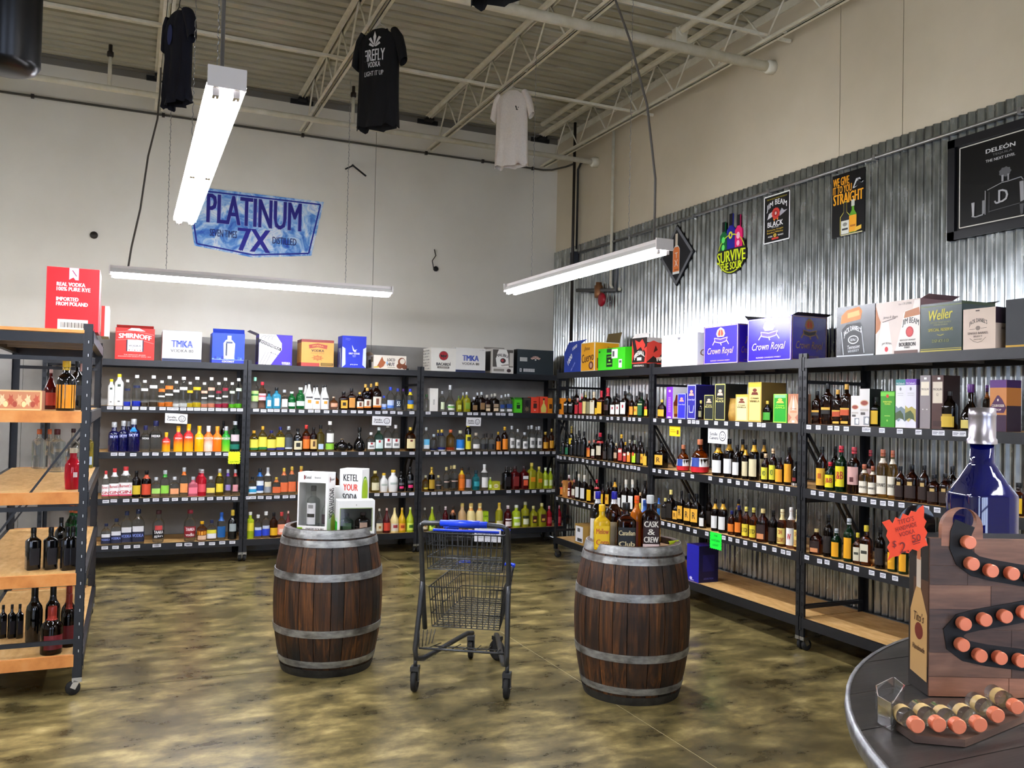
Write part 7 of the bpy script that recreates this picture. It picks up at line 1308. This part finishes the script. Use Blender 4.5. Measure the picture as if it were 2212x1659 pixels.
art(extra+[('o', blob(0, .19, .19, .175, 28)+blob(0, .19, .19, .175, 28)[:1], .005, 'c8d82c'), ('r', -.21, .115, .215, .215, '131610'), ('p', [(-.19, .215), (.2, .215), (.2, .235), (-.19, .235)], '131610'), ('t', 'SURVIVE', .0, .165, .41, .105, 'd8e81c', .03, 0, 0, .01), ('t', 'THE SOUR', .0, .075, .30, .07, 'd8e81c', .025),
     ('e', -.115, .33, .025, .03, '6ae86a'), ('e', -.115, .26, .022, .028, '6ae86a'), ('e', -.01, .36, .028, .035, 'd8d82c'), ('e', -.01, .36, .012, .016, '1c2090'), ('e', .10, .34, .025, .032, 'f8b8d0'), ('e', .10, .27, .022, .026, 'f8b8d0')], fs_, 'print', o, lay=.0008, start=16)
# ------------------------------------------------------------------ cards on the racks
def card(lab, P, ex, ey, nrm, m, items, poly=None, cat='sign', group=None):
    o = tag(empty('shelf_card', P), lab, cat, group); f = plane_f((0, 0, 0), ex, ey, nrm)
    MB().prism(poly or [(0, 0), (1, 0), (1, 1), (0, 1)], f, .001).build('card', m, o); art(items, f, 'lettering', o, start=3); return o
M_pap = mat('card_white', 'e8e8ea', .6)
smile = [('t', 'Smile', .30, .62, .40, .22, '1c1c1e', .03), ('t', 'Camera', .32, .36, .46, .2, '1c1c1e', .03), ('o', blob(.76, .5, .15, .3)+blob(.76, .5, .15, .3)[:1], .03, '3a3a3c'), ('e', .71, .58, .02, .04, '3a3a3c'), ('e', .81, .58, .02, .04, '3a3a3c'), ('o', [(.69, .42), (.76, .34), (.83, .42)], .025, '3a3a3c')]
for lab, x0, x1, y0, y1, tilt in (('tilted white smiley card hanging below shelf beside wooden rack', 356, 405, 915, 893, -.05), ('white smiley card hanging below shelf on middle rear rack', 803, 845, 915, 894, -.03), ('white smiley card hanging below shelf on corner rear rack', 1006, 1038, 918, 901, -.01)):
    a, b = aty(x0, y0, YB+.02), aty(x1, y1, YB+.02); z1 = ZT[1]-.064
    card(lab, (a.x, YB+.01, z1-.10), (b.x-a.x, 0, tilt*(b.x-a.x)*4*.25), (0, -.01, .10), (0, -1, 0), M_pap, smile, group='smiley cards under shelves')
a = atx(1530, 940, XR+.01); b = atx(1572, 940, XR+.01)
card('white smiley card hanging below shelf on middle metal-wall rack', (XR+.008, a.y, ZT[1]-.064-.125), (0, b.y-a.y, 0), (0, 0, .125), (-1, 0, 0), M_pap, smile, group='smiley cards under shelves')
a = atx(1447, 930, XR+.01); b = atx(1470, 930, XR+.01)
card('small yellow card hanging below shelf on middle metal-wall rack', (XR+.008, a.y, ZT[1]-.064-.09), (0, b.y-a.y, 0), (0, 0, .09), (-1, 0, 0), mat('card_yellow', 'f0c81c', .5), [('r', .1, .6, .5, .66, 'b08a14'), ('r', .1, .4, .6, .46, 'b08a14'), ('r', .7, .2, .85, .6, '6a3a10')])
def zig(n, m, d=.06): return [(i/n, d*(i % 2)) for i in range(n)]+[(1-d*(j % 2), j/m) for j in range(m)]+[(1-i/n, 1-d*(i % 2)) for i in range(n)]+[(d*(j % 2), 1-j/m) for j in range(m)]
a = aty(492, 1003, YB-.012); b = aty(520, 975, YB-.012)
card('neon yellow zigzag card on rear rack beam', (a.x, YB-.006, a.z), (b.x-a.x, 0, 0), (0, 0, b.z-a.z), (0, -1, 0), mat('neon_yellow', 'd8f01c', .5), [('t', '$16.99', .3, .18, .3, .09, '4a5a14'), ('t', '750ml', .7, .2, .4, .09, '4a5a14')], zig(10, 10), group='neon price cards')
a = atx(1533, 1180, XR-.006); b = atx(1559, 1180, XR-.006); z0 = atx(1546, 1187, XR-.006).z; z1 = atx(1546, 1150, XR-.006).z
card('neon green zigzag card on middle metal-wall rack beam', (XR-.006, a.y, z0), (0, b.y-a.y, 0), (0, 0, z1-z0), (-1, 0, 0), mat('neon_green', '14e83c', .5), [('t', 'THE', .5, .80, .3, .1, '0c7a24'), ('t', 'NORTHERN', .5, .52, .7, .12, '0c7a24', .0, .2), ('t', 'LIGHT', .5, .25, .5, .12, '0c7a24', .0, .2)], zig(12, 12, .04), group='neon price cards')
# ================================================================== SHIRTS ON HANGERS
def shirt(lab, P, rz, col, pr=None, wave=.0, sc=1.0, nx=.66):
    o = tag(empty('hanging_shirt', P, rz, (nx, 1, 1)), lab, 't-shirt', 'shirts hung from the joists'); n = 28; m = mat('cotton_'+col, col, .85, noise=.08, nscale=60)
    secs = [(-.075, .13, .03), (-.10, .19, .045), (-.13, .235, .05), (-.19, .25, .06), (-.30, .245, .06), (-.45, .245, .055), (-.60, .25, .055), (-.72, .255, .06), (-.80, .262, .062)]; vs = []
    for k, (z, a, d) in enumerate(secs):
        for j in range(n):
            t = 2*PI*j/n; wv = 1+wave*math.sin(j*1.9+k*.8)*k/8; c, s = math.cos(t), math.sin(t)
            x = math.copysign(abs(c)**.8, c)*a; y = math.copysign(abs(s)**.8, s)*d*wv; vs.append((x*sc, y*sc, (z-(.012*math.sin(j*1.3) if k == 8 else 0)+(-.03*(abs(c)**3) if k < 2 else 0))*sc))
    b = MB(); b.add(vs, [(k*n+j, (k+1)*n+j, (k+1)*n+(j+1) % n, k*n+(j+1) % n) for k in range(len(secs)-1) for j in range(n)], 0, True); b.build('shirt_body', m, o)
    for s in (-1, 1):
        b = MB(); v = []; q = [(.19, -.10, .055, .05), (.245, -.16, .07, .05), (.285, -.25, .072, .042), (.31, -.335, .07, .035)]
        for (x, z, rw, dd) in q:
            for j in range(12): t = 2*PI*j/12; v.append((s*(x+math.cos(t)*rw*.55)*sc, math.sin(t)*dd*sc, (z+math.cos(t)*rw*.4)*sc))
        b.add(v, [(k*12+j, k*12+(j+1) % 12, (k+1)*12+(j+1) % 12, (k+1)*12+j) for k in range(3) for j in range(12)], 0, True); b.build('sleeve', m, o)
    b = MB(); b.tube([(math.cos(t*PI/10)*.095*sc, math.sin(t*PI/10)*.034*sc, (-.078-.025*max(0, -math.sin(t*PI/10)))*sc) for t in range(20)], .008, 6, closed=True); b.build('collar', m, o)
    b = MB().tube([(0, 0, .04), (.02, 0, .055), (.025, 0, .03), (.004, 0, .005), (0, 0, -.03), (.17*sc, 0, -.11*sc), (-.17*sc, 0, -.11*sc), (0, 0, -.03)], .004, 5); b.build('hanger', mat('hanger_'+('w' if col != '0c0f1e' else 'k'), 'e0ddd6' if col != '0c0f1e' else '1a1a1c', .4), o)
    if pr: art(pr, lambda u, v, t: (u*sc, (-.064-.0*abs(u)-t)*sc*math.sqrt(max(.05, 1-(u/.27)**2)) if True else 0, v*sc), 'shirt_print', o, lay=.003)['kind'] = 'stuff'
    return o
ASP[0] = 1
Pk = Vector((1.76, 6.74, 4.78)); Pw = Vector((3.26, 7.48, 4.77)); Pn = atz(388, 6, 4.77)
leaf = [('p', [(-.005, -.22), (.02, -.15), (0, -.11), (-.02, -.15)], 'e0e0e0')]+[('p', [(0, -.215), (sx*.05, -.15), (sx*.08, -.16), (sx*.03, -.2)], 'e0e0e0') for sx in (-1, 1)]+[('p', [(0, -.22), (sx*.06, -.19), (sx*.075, -.205), (sx*.02, -.225)], 'e0e0e0') for sx in (-1, 1)]
shirt('black printed shirt hanging from a joist', Pk, -YAW-.40, '07070a', leaf+[('t', 'FIREFLY', 0, -.285, .26, .085, 'e6e6e6', .03), ('t', 'VODKA', 0, -.355, .16, .04, 'e6e6e6', .02), ('t', 'LIGHT IT UP', 0, -.42, .24, .035, 'd0d0d0', .02)], .5, 1.1)
shirt('white shirt with small dark chest emblem hanging from a joist', Pw, -YAW-.45, 'efe6dc', [('p', star(.11, -.26, .035, .022, 6, .7), '2a2a2a'), ('r', .085, -.285, .135, -.275, '2a2a2a')], .6)
shirt('navy shirt hanging above the near lamp', Pn, -YAW-.7, '0c0f1e', [('e', -.02, -.27, .06, .08, '1c2f6a')], .5)
for dx, lab in ((0, 'black shirt hem at the top edge of the view'),):
    p = atz(1075+dx*270, 2, 4.0); shirt(lab, Vector((p.x, p.y, p.z+.802)), -YAW-.5, '0a0a0c', None, .4)
# ------------------------------------------------------------------ black duct
dp = Vector((-.66, 5.40, 3.46)); o = tag(empty('black_duct', dp), 'black round duct end hanging near the roof', 'duct')
MB().lathe([(0, 0), (.10, .0), (.14, .015), (.16, .05), (.16, .5), (.163, .51), (.16, .52), (.16, 1.0), (.163, 1.01), (.16, 1.02), (.16, 1.72)], 32).build('duct_body', mat('duct_black', '131315', .28, .3), o)
# cords under the roof
for lab, pts, r_ in (('thin vertical suspension wire beside the blue banner', [(2.35, 8.0, 2.8), (2.35, 8.0, 4.78)], .0025),):
    pass
